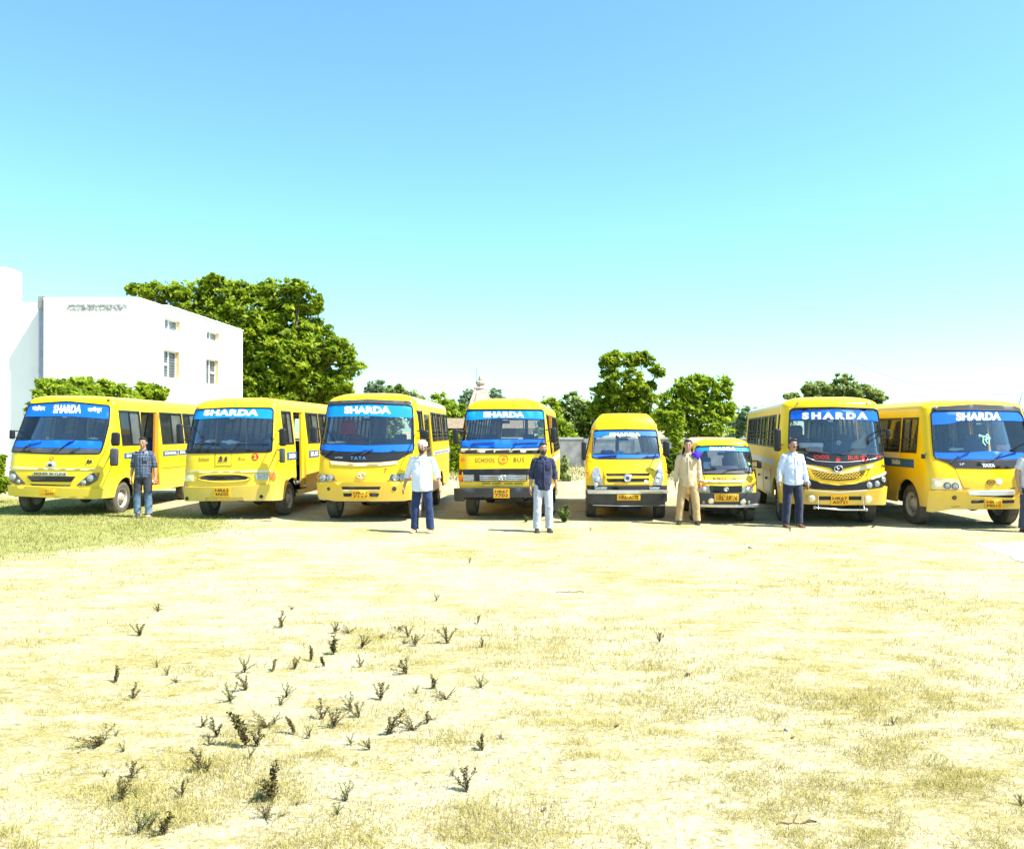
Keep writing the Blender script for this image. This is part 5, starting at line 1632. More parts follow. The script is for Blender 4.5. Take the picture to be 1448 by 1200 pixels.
# ---- seventh: long bus, black curved mask, chrome bull bar
B = Bus('school_bus', 'long yellow bus with curved black mask lettered in red, chrome bar under the bumper', V8, 6.21, 15.65, 11.0,
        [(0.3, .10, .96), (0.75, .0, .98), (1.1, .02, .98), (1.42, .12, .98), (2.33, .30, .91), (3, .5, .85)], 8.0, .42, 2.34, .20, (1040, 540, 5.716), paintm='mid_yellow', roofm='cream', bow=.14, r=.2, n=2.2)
bl = bays_from(B, [('w', 394, 340), ('w', 322, 265), ('w', 258, 205), ('w', 200, 158)], 420, side=-1, pitch=1.0)
zwt = B.yat(370, 262, -1)[1]; zwb = B.yat(300, 525, -1)[1]
print('bus7', bl, zwt, zwb, B.yat(90, 400, -1))
FLEET.append(B)
B.shell([(440, 225), (480, 213), (790, 205), (1110, 215), (1146, 232), (1170, 320), (1212, 580), (900, 590), (640, 575), (428, 545), (432, 400)], bays_y(B, [('w', .85, 1.6), ('d', 1.7, 2.4)], 1.0), bl, zwt, zwb, wy=(1.1, 5.2), wr=.40, bars=4, seat='seat_blue', seatmats=['seat_brown', 'seat_grey'], glass_mode=('side_glass', 'dusty_glass'), sticker=(770, 314))
f = B.poly('sun_strip', 'film_blue', [(450, 236), (790, 222), (1140, 240), (1156, 318), (790, 296), (446, 304)], off=0, th=.004)
B.text('SHARDA', 537, 245, 1068, 302, 'white_vinyl', off=.004, bold=.07, spacing=1.45, parent=f)
mk = B.poly('front_mask', 'black_trim', [(548, 572), (640, 582), (900, 594), (1214, 584), (1196, 612), (1120, 648), (1000, 672), (870, 700), (860, 722), (800, 722), (770, 696), (640, 672), (560, 662), (520, 640), (500, 570)], off=.016, th=.02, rd=.015)
B.line('mask_rib', 'silver', [(575, 610), (650, 640), (800, 650), (900, 650), (1010, 640), (1130, 620), (1185, 600)], .006, .02, parent=mk)
B.text('SCHOOL', 632, 592, 762, 626, 'red_ink', off=.02, bold=.01, parent=mk)
B.text('BUS', 908, 598, 990, 630, 'red_ink', off=.02, bold=.01, parent=mk)
B.ring('badge_ring', 'red_ink', 1033, 622, 28, 24, .008, .022, mk); B.text('R', 1020, 606, 1046, 640, 'red_ink', off=.022, bold=.04, parent=mk)
B.text('ॐ', 808, 610, 846, 648, 'red_ink', off=.02, bold=.05, parent=mk); B.text('॥', 1132, 596, 1170, 614, 'red_ink', off=.02, bold=.04, parent=mk)
B.tata(830, 702, 34, 22, 'chrome', .028, mk)
B.wipers([[(600, 560), (700, 575), (600, 562), (860, 590)], [(870, 590), (945, 540), (940, 542), (1200, 552)]])
B.poly('bonnet_lip', 'cream', [(565, 668), (640, 688), (800, 726), (860, 726), (1000, 690), (1110, 668), (1105, 690), (1000, 715), (860, 745), (800, 745), (640, 708), (570, 686)], off=.02, th=.024)
g = B.poly('grille', 'ink_brown', [(622, 712), (800, 745), (860, 745), (1050, 716), (1035, 752), (960, 788), (830, 800), (700, 785), (640, 752)], off=.014, th=.016, rd=.02)
mb = MB()
for i in range(15):
    for j in range(6):
        x = 640 + i * 27 + (j % 2) * 13; y = 722 + j * 13 + 20 * (1 - abs(x - 835) / 210)
        if y < 722 or y > 792 - 22 * abs(x - 835) / 210: continue
        s_, z_ = B.uv(x, y); mb.tube([B.S(s_ - .022, z_ - .012, .022)[0], B.S(s_, z_, .024)[0], B.S(s_ + .022, z_ - .012, .022)[0]], .006, 4)
mb.build('mesh_insert', 'deep_yellow', g)
B.poly('grille_surround', 'deep_yellow', [(602, 700), (640, 770), (700, 800), (830, 818), (970, 804), (1050, 768), (1085, 698), (1110, 700), (1080, 775), (970, 822), (830, 836), (690, 818), (620, 780), (580, 700)], off=.03, th=.03)
B.line('panel_gap', 'ink_brown', [(1118, 670), (1065, 790)], .006, .003)
lb = B.poly('lamp_band', 'black_trim', [(500, 770), (570, 775), (640, 800), (830, 830), (1020, 812), (1100, 790), (1222, 752), (1212, 820), (1170, 850), (1000, 868), (830, 872), (640, 862), (560, 845), (500, 840)], off=.02, th=.024, rd=.015)
for (x, y, r_) in ((1077, 832, 20), (1140, 822, 20), (1188, 785, 19), (587, 822, 20), (540, 812, 18)):
    B.disc('headlight', 'lamp_clear', x, y, r_, .022, .025, lb, rimmat='silver')
B.poly('brow_trim', 'white_vinyl', [(1085, 778), (1225, 722), (1224, 738), (1100, 788)], off=.024, th=.02)
bmp = B.poly('bumper', 'deep_yellow', [(440, 850), (560, 860), (830, 884), (1100, 868), (1230, 840), (1240, 900), (1228, 990), (1000, 984), (830, 982), (540, 978), (440, 970)], off=.04, th=.06, rd=.02)
B.poly('bumper_lip', 'cream', [(560, 862), (830, 882), (1060, 866), (1060, 878), (830, 896), (560, 876)], off=.05, th=.02, parent=bmp)
for (a, b_) in ((668, 768), (905, 1010)): B.poly('intake', 'black_matt', [(a, 918), (b_, 918), (b_, 948), (a, 948)], off=.043, th=.01, rd=.01, parent=bmp)
B.plate(768, 908, 906, 986, ['HR67', 'A0721'], off=.07)
for x, y in ((616, 934), (1060, 942)): B.disc('fog_lamp', 'warm_lamp', x, y, 29, .06, .04, bmp, rimmat='silver')
bar = B.line('bull_bar', 'chrome', [(640, 1000, .10), (830, 1010, .16), (1035, 1018, .10)], .018, .1)
for x, y in ((640, 1001), (1035, 1018)): B.disc('end_lamp', 'lamp_clear', x, y, 13, .11, .03, bar)
for x in (668, 1014): B.line('upright', 'chrome', [(x, 905, .07), (x, 1006, .14)], .010, .1, parent=bar)
for x, y in ((505, 160), (1062, 165)): B.disc('marker_lamp', 'amber', x, y + 8, 9, .0, .02)
B.kids(1168, 655, 1222, 700, box=False)
B.mirror(312, 378, 368, 560, -.15, -1, armto=-.1); B.mirror(1218, 385, 1250, 445, .0, 1)
zs1 = B.yat(250, 612, -1)[1]; zs0 = B.yat(250, 655, -1)[1]
for side in (1, -1):
    y = bl[1][1] - .1
    while y < B.L - .5:
        B.side_poly('stripe_panel', 'stripe_pale', y, y + .42, zs0, zs1, side, .006, .008); y += .45
    for (a, b_) in ((1.75, 3.1), (3.2, 4.55), (5.9, 7.5)):
        o = B.side_poly('luggage_door', 'cream', a, b_, .5, .98, side, .010, .012, rd=.02)
        o2 = B.S(B.s_of((a + b_) / 2, .8, side), .8, .02)[0]; MB().ball(o2, .03).build('latch', 'steel_dark', o)
    B.side_poly('rub_rail', 'deep_yellow', 1.7, B.L - .3, 1.0, 1.03, side, .016, .02)

# ---- eighth: right edge bus
B = Bus('school_bus', 'shaded-side yellow school bus at the row end with cream headlamp clusters and green glass writing', V8, 8.93, 15.25, 0.5,
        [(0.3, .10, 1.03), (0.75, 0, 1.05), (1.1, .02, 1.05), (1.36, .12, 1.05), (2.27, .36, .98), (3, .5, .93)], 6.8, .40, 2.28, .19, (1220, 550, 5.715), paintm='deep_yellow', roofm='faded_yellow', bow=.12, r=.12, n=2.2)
bl = bays_y(B, [('w', .62, 1.26), ('w', 1.34, 2.5)], 1.0)
zwt = B.yat(450, 232, -1)[1]; zwb = B.yat(450, 515, -1)[1]
print('bus8', bl, zwt, zwb)
FLEET.append(B)
B.shell([(550, 182), (600, 172), (900, 168), (1258, 180), (1290, 215), (1335, 400), (1375, 545), (1345, 570), (1250, 577), (1000, 580), (720, 575), (580, 560), (562, 400)], bays_y(B, [('w', .85, 1.6), ('d', 1.7, 2.4)]), bl, zwt, zwb, wy=(1.0, 4.7), track=.93, wr=.40, bars=3, seat='seat_blue', wheelw=.24, sticker=(942, 278))
f = B.poly('sun_strip', 'film_blue', [(556, 188), (900, 174), (1256, 186), (1284, 212), (1300, 262), (1200, 256), (820, 252), (700, 280), (560, 290)], off=0, th=.004)
B.text('SHARDA', 753, 190, 1115, 256, 'white_vinyl', off=.004, bold=.05, spacing=1.0, parent=f, slope=-.01)
B.poly('lower_film', 'film_blue', [(572, 512), (800, 515), (1000, 500), (1200, 508), (1362, 516), (1368, 550), (1300, 566), (1000, 566), (720, 565), (578, 552)], off=0, th=.004)
B.poly('header_panel', 'grey_trim', [(560, 150), (620, 140), (900, 122), (1230, 138), (1270, 155), (1285, 200), (1256, 174), (900, 164), (600, 168), (552, 174)], off=.006, th=.012)
B.disc('marker_lamp', 'lamp_clear', 588, 152, 13, .01, .03)
mk = B.poly('front_mask', 'black_trim', [(582, 560), (720, 578), (1000, 584), (1300, 578), (1385, 560), (1330, 612), (1200, 642), (1000, 644), (745, 638), (690, 600)], off=.014, th=.018)
B.text('TATA', 962, 606, 1064, 632, 'white_vinyl', off=.018, bold=.03, parent=mk); B.text('LP', 782, 600, 818, 616, 'silver', off=.018, bold=.02, parent=mk)
B.poly('vent', 'black_matt', [(915, 580), (985, 580), (965, 622), (905, 622)], off=.017, th=.01, parent=mk)
B.wipers([[(705, 600), (770, 545), (740, 565), (860, 512)], [(1030, 585), (1120, 525), (1060, 560), (1240, 510)]])
for q in ([(745, 640), (815, 800)], [(815, 803), (1230, 800)]): B.line('panel_gap', 'ink', q, .006, .003)
B.tata(1034, 752, 32, 20, 'ink_brown', .012)
B.disc('glare_spot', 'white_vinyl', 1100, 748, 26, .0, .014)  # white disc painted in as a spot of glare
h = B.poly('headlight', 'cream', [(556, 716), (766, 728), (803, 814), (556, 806)], off=.016, th=.02, rd=.02)
B.disc('indicator', 'warm_lamp', 604, 770, 28, .014, .02, h, ry=20)
for c in ((680, 780), (745, 784)): B.disc('lens', 'lamp_clear', c[0], c[1], 24, .016, .018, h, rimmat='black_trim')
h = B.poly('headlight', 'cream', [(1420, 716), (1300, 728), (1268, 814), (1420, 806)], off=.016, th=.02, rd=.02)
for c in ((1320, 780), (1380, 776)): B.disc('lens', 'lamp_clear', c[0], c[1], 24, .016, .018, h, rimmat='black_trim')
B.poly('bonnet_lip', 'white_vinyl', [(845, 822), (1225, 815), (1222, 850), (1050, 858), (860, 852)], off=.024, th=.024, rd=.01)
B.poly('grille', 'black_matt', [(862, 860), (1220, 855), (1210, 876), (870, 880)], off=.01, th=.014)
bmp = B.poly('bumper', 'deep_yellow', [(540, 815), (800, 820), (850, 858), (1220, 880), (1270, 820), (1425, 812), (1425, 930), (1260, 962), (1000, 966), (700, 966), (560, 990), (520, 985)], off=.035, th=.05, rd=.02, holes=[])
for (a, b_) in ((870, 970), (1108, 1212)): B.poly('intake', 'black_matt', [(a, 894), (b_, 890), (b_, 914), (a, 918)], off=.04, th=.01, rd=.01, parent=bmp)
B.plate(978, 884, 1112, 956, ['HR38', 'P9012'], off=.055, ink='ink_brown')
B.disc('fog_lamp', 'ink_brown', 735, 873, 19, .036, .012, bmp); B.line('scrape', 'steel_dark', [(710, 946), (775, 942)], .006, .036, parent=bmp)
B.text('श्री', 935, 340, 1035, 440, 'sticker_teal', off=-.004, bold=.02, slope=.3)
B.poly('red_notice', 'card_pink', [(1088, 450), (1250, 446), (1250, 496), (1088, 492)], off=-.02, th=.003)
B.mirror(478, 524, 500, 562, .0, -1); B.mirror(1440, 400, 1490, 520, -.1, 1)
zs1 = B.yat(450, 570, -1)[1]; zs0 = B.yat(450, 640, -1)[1]
for side in (1, -1):
    o = B.side_poly('side_stripe', 'stripe_blue', .7, B.L - .3, zs0, zs1, side, .006, .008)
    B.side_text('SHARDA', 1.25, 1.62, zs0 + .04, zs1 - .03, side, 'white_vinyl', parent=o)
    B.side_poly('pale_band', 'cream', bl[1][1], B.L - .3, zs1 + .01, zs1 + .12, side, .006, .008)
    B.side_poly('filler_flap', 'faded_yellow', 1.7, 1.95, .6, .85, side, .01, .012, rd=.02)
# ------------------------------------------------------------------ people
simple('skin', (0.38, 0.21, 0.125), 0.5, var=0.08)
simple('skin_light', (0.40, 0.22, 0.13), 0.5, var=0.08)
simple('hair_black', (0.012, 0.010, 0.010), 0.55, var=0.3, scale=40)
simple('beard_dark', (0.035, 0.024, 0.020), 0.8, var=0.3, scale=60)
simple('eye_white', (0.75, 0.73, 0.70), 0.3)
simple('lips', (0.30, 0.11, 0.08), 0.5)
simple('shoe_black', (0.02, 0.02, 0.022), 0.4)
simple('shoe_brown', (0.12, 0.06, 0.035), 0.45)
simple('sandal_tan', (0.36, 0.24, 0.15), 0.6)
def cloth(name, col, var=0.1, wr=0.006, scale=9):
    m, n, l, b = node_mat(name)
    f = noise(n, l, scale, 5, 0.6, stretch=(1.6, 1.6, 0.7))
    r = ramp(n, l, f, [(0.3, tuple(c * (1 - var) for c in col)), (0.7, tuple(min(1, c * (1 + var)) for c in col))])
    l.new(r.outputs[0], b.inputs['Base Color']); b.inputs['Roughness'].default_value = 0.9
    b.inputs['Sheen Weight'].default_value = 0.2
    b.inputs['Specular IOR Level'].default_value = 0.2
    bump(n, l, f, 0.9, wr * 3, b)
    return m
cloth('shirt_white', (0.66, 0.70, 0.80)); cloth('shirt_pale_blue', (0.50, 0.57, 0.76)); cloth('shirt_navy', (0.022, 0.028, 0.065), .3)
cloth('shirt_khaki', (0.55, 0.42, 0.27)); cloth('trousers_khaki', (0.46, 0.31, 0.15)); cloth('trousers_navy', (0.022, 0.028, 0.060), .25)
cloth('trousers_dark_blue', (0.018, 0.034, 0.10), .3); cloth('jeans_grey', (0.42, 0.45, 0.53), .2); cloth('turban_cloth', (0.52, 0.40, 0.37))
cloth('shirt_offwhite', (0.52, 0.50, 0.52)); cloth('trousers_slate', (0.05, 0.06, 0.10), .25)
# jeans that fade from near-black thighs to pale worn shins
m, n, l, b = node_mat('jeans_faded')
tc = n.new('ShaderNodeTexCoord'); sx = n.new('ShaderNodeSeparateXYZ'); l.new(tc.outputs['Object'], sx.inputs[0])
ad = N(n, 'ShaderNodeMath', operation='MULTIPLY_ADD'); l.new(noise(n, l, 11, 5, .7), ad.inputs[0]); ad.inputs[1].default_value = 0.35; l.new(sx.outputs['Z'], ad.inputs[2])
r = ramp(n, l, ad.outputs[0], [(0.30, (0.15, 0.22, 0.31)), (0.62, (0.08, 0.14, 0.22)), (0.74, (0.035, 0.04, 0.055)), (1.0, (0.03, 0.032, 0.045))])
l.new(r.outputs[0], b.inputs['Base Color']); b.inputs['Roughness'].default_value = .9
bump(n, l, noise(n, l, 9, 4), .8, .02, b)
# checked shirt
m, n, l, b = node_mat('shirt_check')
tc = n.new('ShaderNodeTexCoord'); sx = n.new('ShaderNodeSeparateXYZ'); l.new(tc.outputs['Object'], sx.inputs[0])
def band(sock, period, width, phase=0.0):
    a = N(n, 'ShaderNodeMath', operation='MULTIPLY_ADD'); l.new(sock, a.inputs[0]); a.inputs[1].default_value = 1 / period; a.inputs[2].default_value = phase + 50
    fr = N(n, 'ShaderNodeMath', operation='FRACT'); l.new(a.outputs[0], fr.inputs[0])
    lt = N(n, 'ShaderNodeMath', operation='LESS_THAN'); l.new(fr.outputs[0], lt.inputs[0]); lt.inputs[1].default_value = width
    return lt.outputs[0]
bx_, bz_ = band(sx.outputs['X'], .060, .5), band(sx.outputs['Z'], .060, .5)
wx_, wz_ = band(sx.outputs['X'], .060, .13, .2), band(sx.outputs['Z'], .060, .13, .2)
s1 = N(n, 'ShaderNodeMath', operation='ADD'); l.new(bx_, s1.inputs[0]); l.new(bz_, s1.inputs[1])
h1 = N(n, 'ShaderNodeMath', operation='MULTIPLY'); l.new(s1.outputs[0], h1.inputs[0]); h1.inputs[1].default_value = .5
c1 = ramp(n, l, h1.outputs[0], [(0, (0.010, 0.014, 0.03)), (.5, (0.022, 0.034, 0.066)), (1, (0.06, 0.09, 0.16))])
mxw = N(n, 'ShaderNodeMath', operation='MAXIMUM'); l.new(wx_, mxw.inputs[0]); l.new(wz_, mxw.inputs[1])
mm = N(n, 'ShaderNodeMath', operation='MULTIPLY'); l.new(mxw.outputs[0], mm.inputs[0]); mm.inputs[1].default_value = .55
l.new(mixc(n, l, mm.outputs[0], c1.outputs[0], (0.30, 0.35, 0.44)), b.inputs['Base Color']); b.inputs['Roughness'].default_value = .9
bump(n, l, noise(n, l, 10, 4), .8, .02, b)

def fused(mb, name, mat, voxel, parent, smooth=3, wrinkle=0.0, seed=0, wz=1.0):
    me = mb.mesh(name, mat)
    ob = bpy.data.objects.new('tmp', me); COL.objects.link(ob)
    r = ob.modifiers.new('r', 'REMESH'); r.mode = 'VOXEL'; r.voxel_size = voxel; r.use_smooth_shade = True
    s = ob.modifiers.new('s', 'SMOOTH'); s.iterations = smooth; s.factor = .5
    dg = bpy.context.evaluated_depsgraph_get()
    out = bpy.data.meshes.new_from_object(ob.evaluated_get(dg))
    bpy.data.objects.remove(ob); bpy.data.meshes.remove(me)
    out.name = name
    if wrinkle:
        k = len(out.vertices); co = np.empty(k * 3, np.float32); out.vertices.foreach_get('co', co); co = co.reshape(-1, 3)
        no = np.empty(k * 3, np.float32); out.vertices.foreach_get('normal', no); no = no.reshape(-1, 3)
        a = fbm(co[:, 0] * 5 + co[:, 2] * 2 + 20, co[:, 2] * 9 * wz + co[:, 1] * 4 + 20, 1.6, seed, 3) - .5
        out.vertices.foreach_set('co', (co + no * (a * 2 * wrinkle)[:, None]).ravel())
    for p in out.polygons: p.use_smooth = True
    out.materials.clear(); out.materials.append(M[mat])
    return link_mesh(name, out, parent)

def person(px, foot_y, H, label, shirt, trousers, shoe, skin='skin', sleeve='elbow', armout=.06, spread=.11, belly=0.0, hem=.80, beard=False, moustache=False, turban=False, shoulder=1.0, turn=0.0, elbow_out=0.0, seed=0, stub=False, headtilt=0):
    g = ground_at(px, foot_y)
    t = empty('person', (g.x, g.y, 0), label, 'person')
    t.rotation_euler = (0, 0, radians(turn) + atan2(-g.x, g.y) * -1 * 0 )
    s = H / 1.72
    t.scale = (s, s, s)
    rr = random.Random(seed)
    sh = .168 * shoulder
    # joints
    J = {}
    for sd in (-1, 1):
        aw = armout * (1 + rr.uniform(-.35, .35))
        S_ = Vector((sd * sh, .005, 1.395)); E = Vector((sd * (sh + .03 + aw * .55 + elbow_out), .035, 1.115)); W = Vector((sd * (sh + .035 + aw), -.015, .865))
        Hp = Vector((sd * .085, .0, .90)); K = Vector((sd * (.09 + spread * .35), -.012, .48)); A_ = Vector((sd * (.085 + spread * .55), .025, .085))
        J[sd] = (S_, E, W, Hp, K, A_)
    mb = MB()
    mb.loft([((0, 0, .84), .13, .09), ((0, 0, .92), .16, .105), ((0, -.01 - belly * .3, 1.05), .145 + belly, .10 + belly), ((0, -.005, 1.25), .168, .112), ((0, .0, 1.36), .165, .10), ((0, .008, 1.42), .11, .075), ((0, .01, 1.45), .062, .062), ((0, .0, 1.53), .056, .060), ((0, -.005, 1.57), .054, .058)], 18)
    for sd in (-1, 1):
        S_, E, W, Hp, K, A_ = J[sd]
        mb.loft([(S_ + Vector((-sd * .05, 0, .0)), .05, .05), (S_, .050, .052), (S_.lerp(E, .4), .047, .048), (E, .038, .040), (E.lerp(W, .3), .040, .040), (W, .025, .029)], 12)
        d = (W - E).normalized()
        # palm, fingers, thumb
        pc = W + d * .045
        mb.loft([(W - d * .01, .024, .028), (W + d * .02, .021, .038), (W + d * .06, .018, .043), (W + d * .085, .016, .040)], 10)
        for i, (off, ln) in enumerate(((-.030, .066), (-.011, .076), (.010, .072), (.029, .058))):
            b0 = W + d * .075 + Vector((0, off, 0)); cur = Vector((-sd * .012, -.004, 0))
            b1 = b0 + d * ln * .5 + cur * .6 + Vector((0, off * .12, 0)); b2 = b0 + d * ln + cur * 2.3 + Vector((0, off * .15, 0))
            mb.tube([b0, b1, b2], [.0095, .0088, .007], 8); mb.ball(b2, .0072, 0, 8)
        th0 = W + d * .022 + Vector((0, -.032, 0)); th1 = th0 + d * .03 + Vector((-sd * .008, -.020, 0)); th2 = th1 + d * .028 + Vector((-sd * .010, -.004, 0))
        mb.tube([th0, th1, th2], [.013, .0105, .008], 8); mb.ball(th2, .008, 0, 8)
        mb.loft([(Hp + Vector((0, 0, .02)), .085, .09), (Hp.lerp(K, .3), .082, .085), (K, .053, .056), (K.lerp(A_, .3), .052, .056), (A_, .036, .040), (A_ - Vector((0, 0, .05)), .038, .05)], 14)
        mb.loft([(A_ + Vector((0, .045, -.045)), .03, .03), (A_ + Vector((0, 0, -.045)), .038, .034), (A_ + Vector((sd * .01, -.09, -.058)), .043, .022), (A_ + Vector((sd * .015, -.16, -.066)), .036, .015)], 10)
    # head
    hy = -.015
    mb.ball((0, .005 + hy, 1.625), (.076, .094, .098), 0, 20)
    mb.ball((0, -.022 + hy, 1.565), (.060, .066, .062), 0, 16)
    mb.ball((0, -.062 + hy, 1.522), (.026, .022, .020), 0, 10)
    mb.loft([((0, -.088 + hy, 1.635), .008, .008), ((0, -.100 + hy, 1.615), .010, .010), ((0, -.112 + hy, 1.590), .015, .012), ((0, -.094 + hy, 1.578), .013, .008)], 8)
    mb.ball((0, -.080 + hy, 1.650), (.052, .014, .009), 0, 12)
    mb.ball((-.036, -.070 + hy, 1.598), (.020, .016, .018), 0, 10); mb.ball((.036, -.070 + hy, 1.598), (.020, .016, .018), 0, 10)
    mb.ball((0, -.088 + hy, 1.556), (.024, .009, .008), 0, 10)
    for sd in (-1, 1):
        mb.ball((sd * .078, .012 + hy, 1.605), (.010, .020, .030), 0, 10)
    body = fused(mb, 'body', skin, .0062, t, 2)
    for sd in (-1, 1):
        e = MB().ball((sd * .031, -.0835 + hy, 1.622), (.0125, .006, .0062), 0, 10).build('eye', 'eye_white', t)
        MB().ball((sd * .031, -.0885 + hy, 1.622), (.0055, .003, .0058), 0, 8).build('iris', 'hair_black', e)
        MB().tube([(sd * .015, -.094 + hy, 1.640), (sd * .032, -.095 + hy, 1.646), (sd * .052, -.083 + hy, 1.638)], [.003, .0045, .002], 6).build('eyebrow', 'hair_black', t)
    MB().ball((0, -.0955 + hy, 1.555), (.022, .005, .006), 0, 10).build('mouth', 'lips', t)
    if beard:
        mb = MB(); mb.ball((0, -.040 + hy, 1.538), (.063, .058, .046), 0, 14); mb.ball((0, -.060 + hy, 1.512), (.040, .036, .030), 0, 12)
        for sd in (-1, 1): mb.ball((sd * .060, -.010 + hy, 1.572), (.014, .032, .042), 0, 10)
        fused(mb, 'beard', 'beard_dark', .007, t, 1, .004, seed)
    if moustache or beard:
        MB().loft([((-.034, -.088 + hy, 1.564), .003, .004), ((-.014, -.101 + hy, 1.571), .008, .007), ((0, -.103 + hy, 1.571), .006, .007), ((.014, -.101 + hy, 1.571), .008, .007), ((.034, -.088 + hy, 1.564), .003, .004)], 8).build('moustache', 'hair_black', t)
    if turban:
        mb = MB(); mb.ball((0, .010, 1.664), (.095, .113, .088), 0, 18)
        for i in range(5):
            a = -.35 + .14 * i
            pts = []
            for k in range(24):
                w = 2 * pi * k / 24
                pts.append((.094 * cos(w) * (1 - .032 * i * i), .010 + .110 * sin(w) * (1 - .032 * i * i), 1.648 + .015 * i + .016 * sin(w * 1 + i * 1.2) + (.012 if i % 2 else -.008) * cos(w)))
            mb.tube(pts, .0125, 6, closed=True)
        fused(mb, 'turban', 'turban_cloth', .007, t, 1, .003, seed)
    else:
        mb = MB(); mb.ball((0, .024 + hy, 1.650), (.083, .094, .090), 0, 18)
        mb.ball((rr.uniform(-.02, .02), -.045 + hy, 1.708), (.060, .045, .026), 0, 12); mb.ball((0, .055 + hy, 1.600), (.068, .05, .06), 0, 12)
        for sd in (-1, 1): mb.ball((sd * .070, -.002 + hy, 1.655), (.012, .035, .040), 0, 10)
        for k in range(26):
            w = rr.uniform(0, 2 * pi); q = rr.uniform(0, .075)
            mb.ball((cos(w) * q, .0 + sin(w) * q * 1.1, 1.722 - q * .35), (.018, .02, .014), 0, 8)
        fused(mb, 'hair', 'hair_black', .007, t, 1, .004, seed)
    # shirt
    mb = MB(); bl = belly
    mb.loft([((0, 0, hem), .172 + bl * .8, .125 + bl), ((0, -.002, hem + .02), .177 + bl * .8, .13 + bl), ((0, -.008, 1.0), .168 + bl, .125 + bl * 1.2), ((0, -.006, 1.15), .172 + bl * .8, .128 + bl), ((0, -.002, 1.28), .178, .128), ((0, .002, 1.36), .172, .110), ((0, .008, 1.415), .115, .085), ((0, .008, 1.458), .072, .074)], 22)
    for sd in (-1, 1):
        S_, E, W = J[sd][:3]
        f = {'short': .72, 'elbow': 1.12, 'three': 1.35, 'long': 1.92}[sleeve]
        pts = [(S_ + Vector((-sd * .05, 0, -.01)), .055, .06), (S_ + Vector((0, 0, -.012)), .060, .066), (S_.lerp(E, .45), .064, .066)]
        if f <= 1: pts.append((S_.lerp(E, f), .064, .066))
        else:
            pts.append((E, .058, .060)); pts.append((E.lerp(W, (f - 1) * .6), .052, .054)); pts.append((E.lerp(W, f - 1), .046 if f > 1.5 else .054, .048 if f > 1.5 else .055))
        mb.loft(pts, 14)
    fused(mb, 'shirt', shirt, .010, t, 3, .010, seed + 3)
    for sd in (-1, 1):
        S_, E, W = J[sd][:3]
        c = S_.lerp(E, f) if f <= 1 else E.lerp(W, f - 1)
        dd = ((E - S_) if f <= 1 else (W - E)).normalized()
        MB().loft([(c - dd * .03, .056 if f < 1.5 else .046, .058 if f < 1.5 else .048), (c + dd * .006, .057 if f < 1.5 else .047, .059 if f < 1.5 else .049)], 14).build('cuff', shirt, t)
    for sd in (-1, 1):
        MB().loft([((sd * .070, .01, 1.452), .010, .020), ((sd * .062, -.055, 1.455), .010, .014), ((sd * .030, -.090, 1.425), .016, .010), ((sd * .050, -.100, 1.395), .006, .004)], 8).build('collar', shirt, t)
    MB().loft([((0.0, -.110, 1.40), .016, .007), ((0, -.136, 1.28), .016, .007), ((0, -.140 - bl, 1.12), .016, .007), ((0, -.138 - bl * 1.2, 1.0), .016, .007), ((0, -.135 - bl, hem + .01), .016, .007)], 8).build('button_placket', shirt, t)
    MB().rbox((.085, -.128, 1.27), (.10, .016, .115), .006, rot=Matrix.Rotation(radians(14), 3, 'Z')).build('pocket', shirt, t)
    # trousers
    mb = MB()
    mb.loft([((0, .0, 1.0), .155 + bl * .6, .108 + bl * .6), ((0, .0, .93), .168 + bl * .5, .118 + bl * .5), ((0, .002, .86), .172 + bl * .3, .118), ((0, .002, .80), .15, .10)], 18)
    for sd in (-1, 1):
        Hp, K, A_ = J[sd][3:]
        mb.loft([(Hp + Vector((0, 0, .03)), .092, .10), (Hp.lerp(K, .3), .096, .098), (K, .080, .084), (K.lerp(A_, .5), .077, .082), (A_ + Vector((0, -.002, .02)), .076, .084), (A_ + Vector((0, -.004, -.015)), .077, .086)], 16)
    fused(mb, 'trousers', trousers, .010, t, 3, .009, seed + 9, .8)
    for sd in (-1, 1):
        A_ = J[sd][5]
        mb = MB()
        mb.loft([(A_ + Vector((0, .062, -.055)), .028, .026), (A_ + Vector((0, .02, -.045)), .043, .042), (A_ + Vector((sd * .005, -.06, -.050)), .045, .034), (A_ + Vector((sd * .012, -.14, -.062)), .049, .023), (A_ + Vector((sd * .016, -.195, -.066)), .034, .016)], 14)
        mb.rbox(A_ + Vector((sd * .008, -.062, -.079)), (.092, .27, .014), .006)
        fused(mb, 'shoe', shoe, .007, t, 1)
    return t, J
person(202, 731, 1.70, 'man in a dark blue checked shirt and faded jeans standing on grass', 'shirt_check', 'jeans_faded', 'sandal_tan', sleeve='elbow', armout=.05, spread=.06, hem=.86, turn=8, seed=1)
person(597, 753, 1.66, 'bearded man in a pale turban, white shirt and blue trousers', 'shirt_white', 'trousers_dark_blue', 'sandal_tan', sleeve='three', armout=.10, spread=.12, belly=.035, beard=True, turban=True, hem=.80, shoulder=1.06, turn=-7, seed=2)
person(768, 752, 1.63, 'bearded young man in a navy shirt and light grey jeans', 'shirt_navy', 'jeans_grey', 'shoe_black', sleeve='three', armout=.06, spread=.06, beard=True, hem=.82, turn=6, seed=3, shoulder=.98)
kh, KJ = person(973, 741, 1.67, 'young man in a loose khaki uniform with both arms down', 'shirt_khaki', 'trousers_khaki', 'shoe_black', sleeve='long', armout=.06, spread=.17, hem=.78, turn=-9, seed=4)
person(1121, 745, 1.69, 'moustached man in a pale blue long sleeved shirt and navy trousers', 'shirt_pale_blue', 'trousers_navy', 'shoe_brown', sleeve='long', armout=.07, spread=.09, belly=.015, hem=.84, moustache=True, turn=5, seed=5)
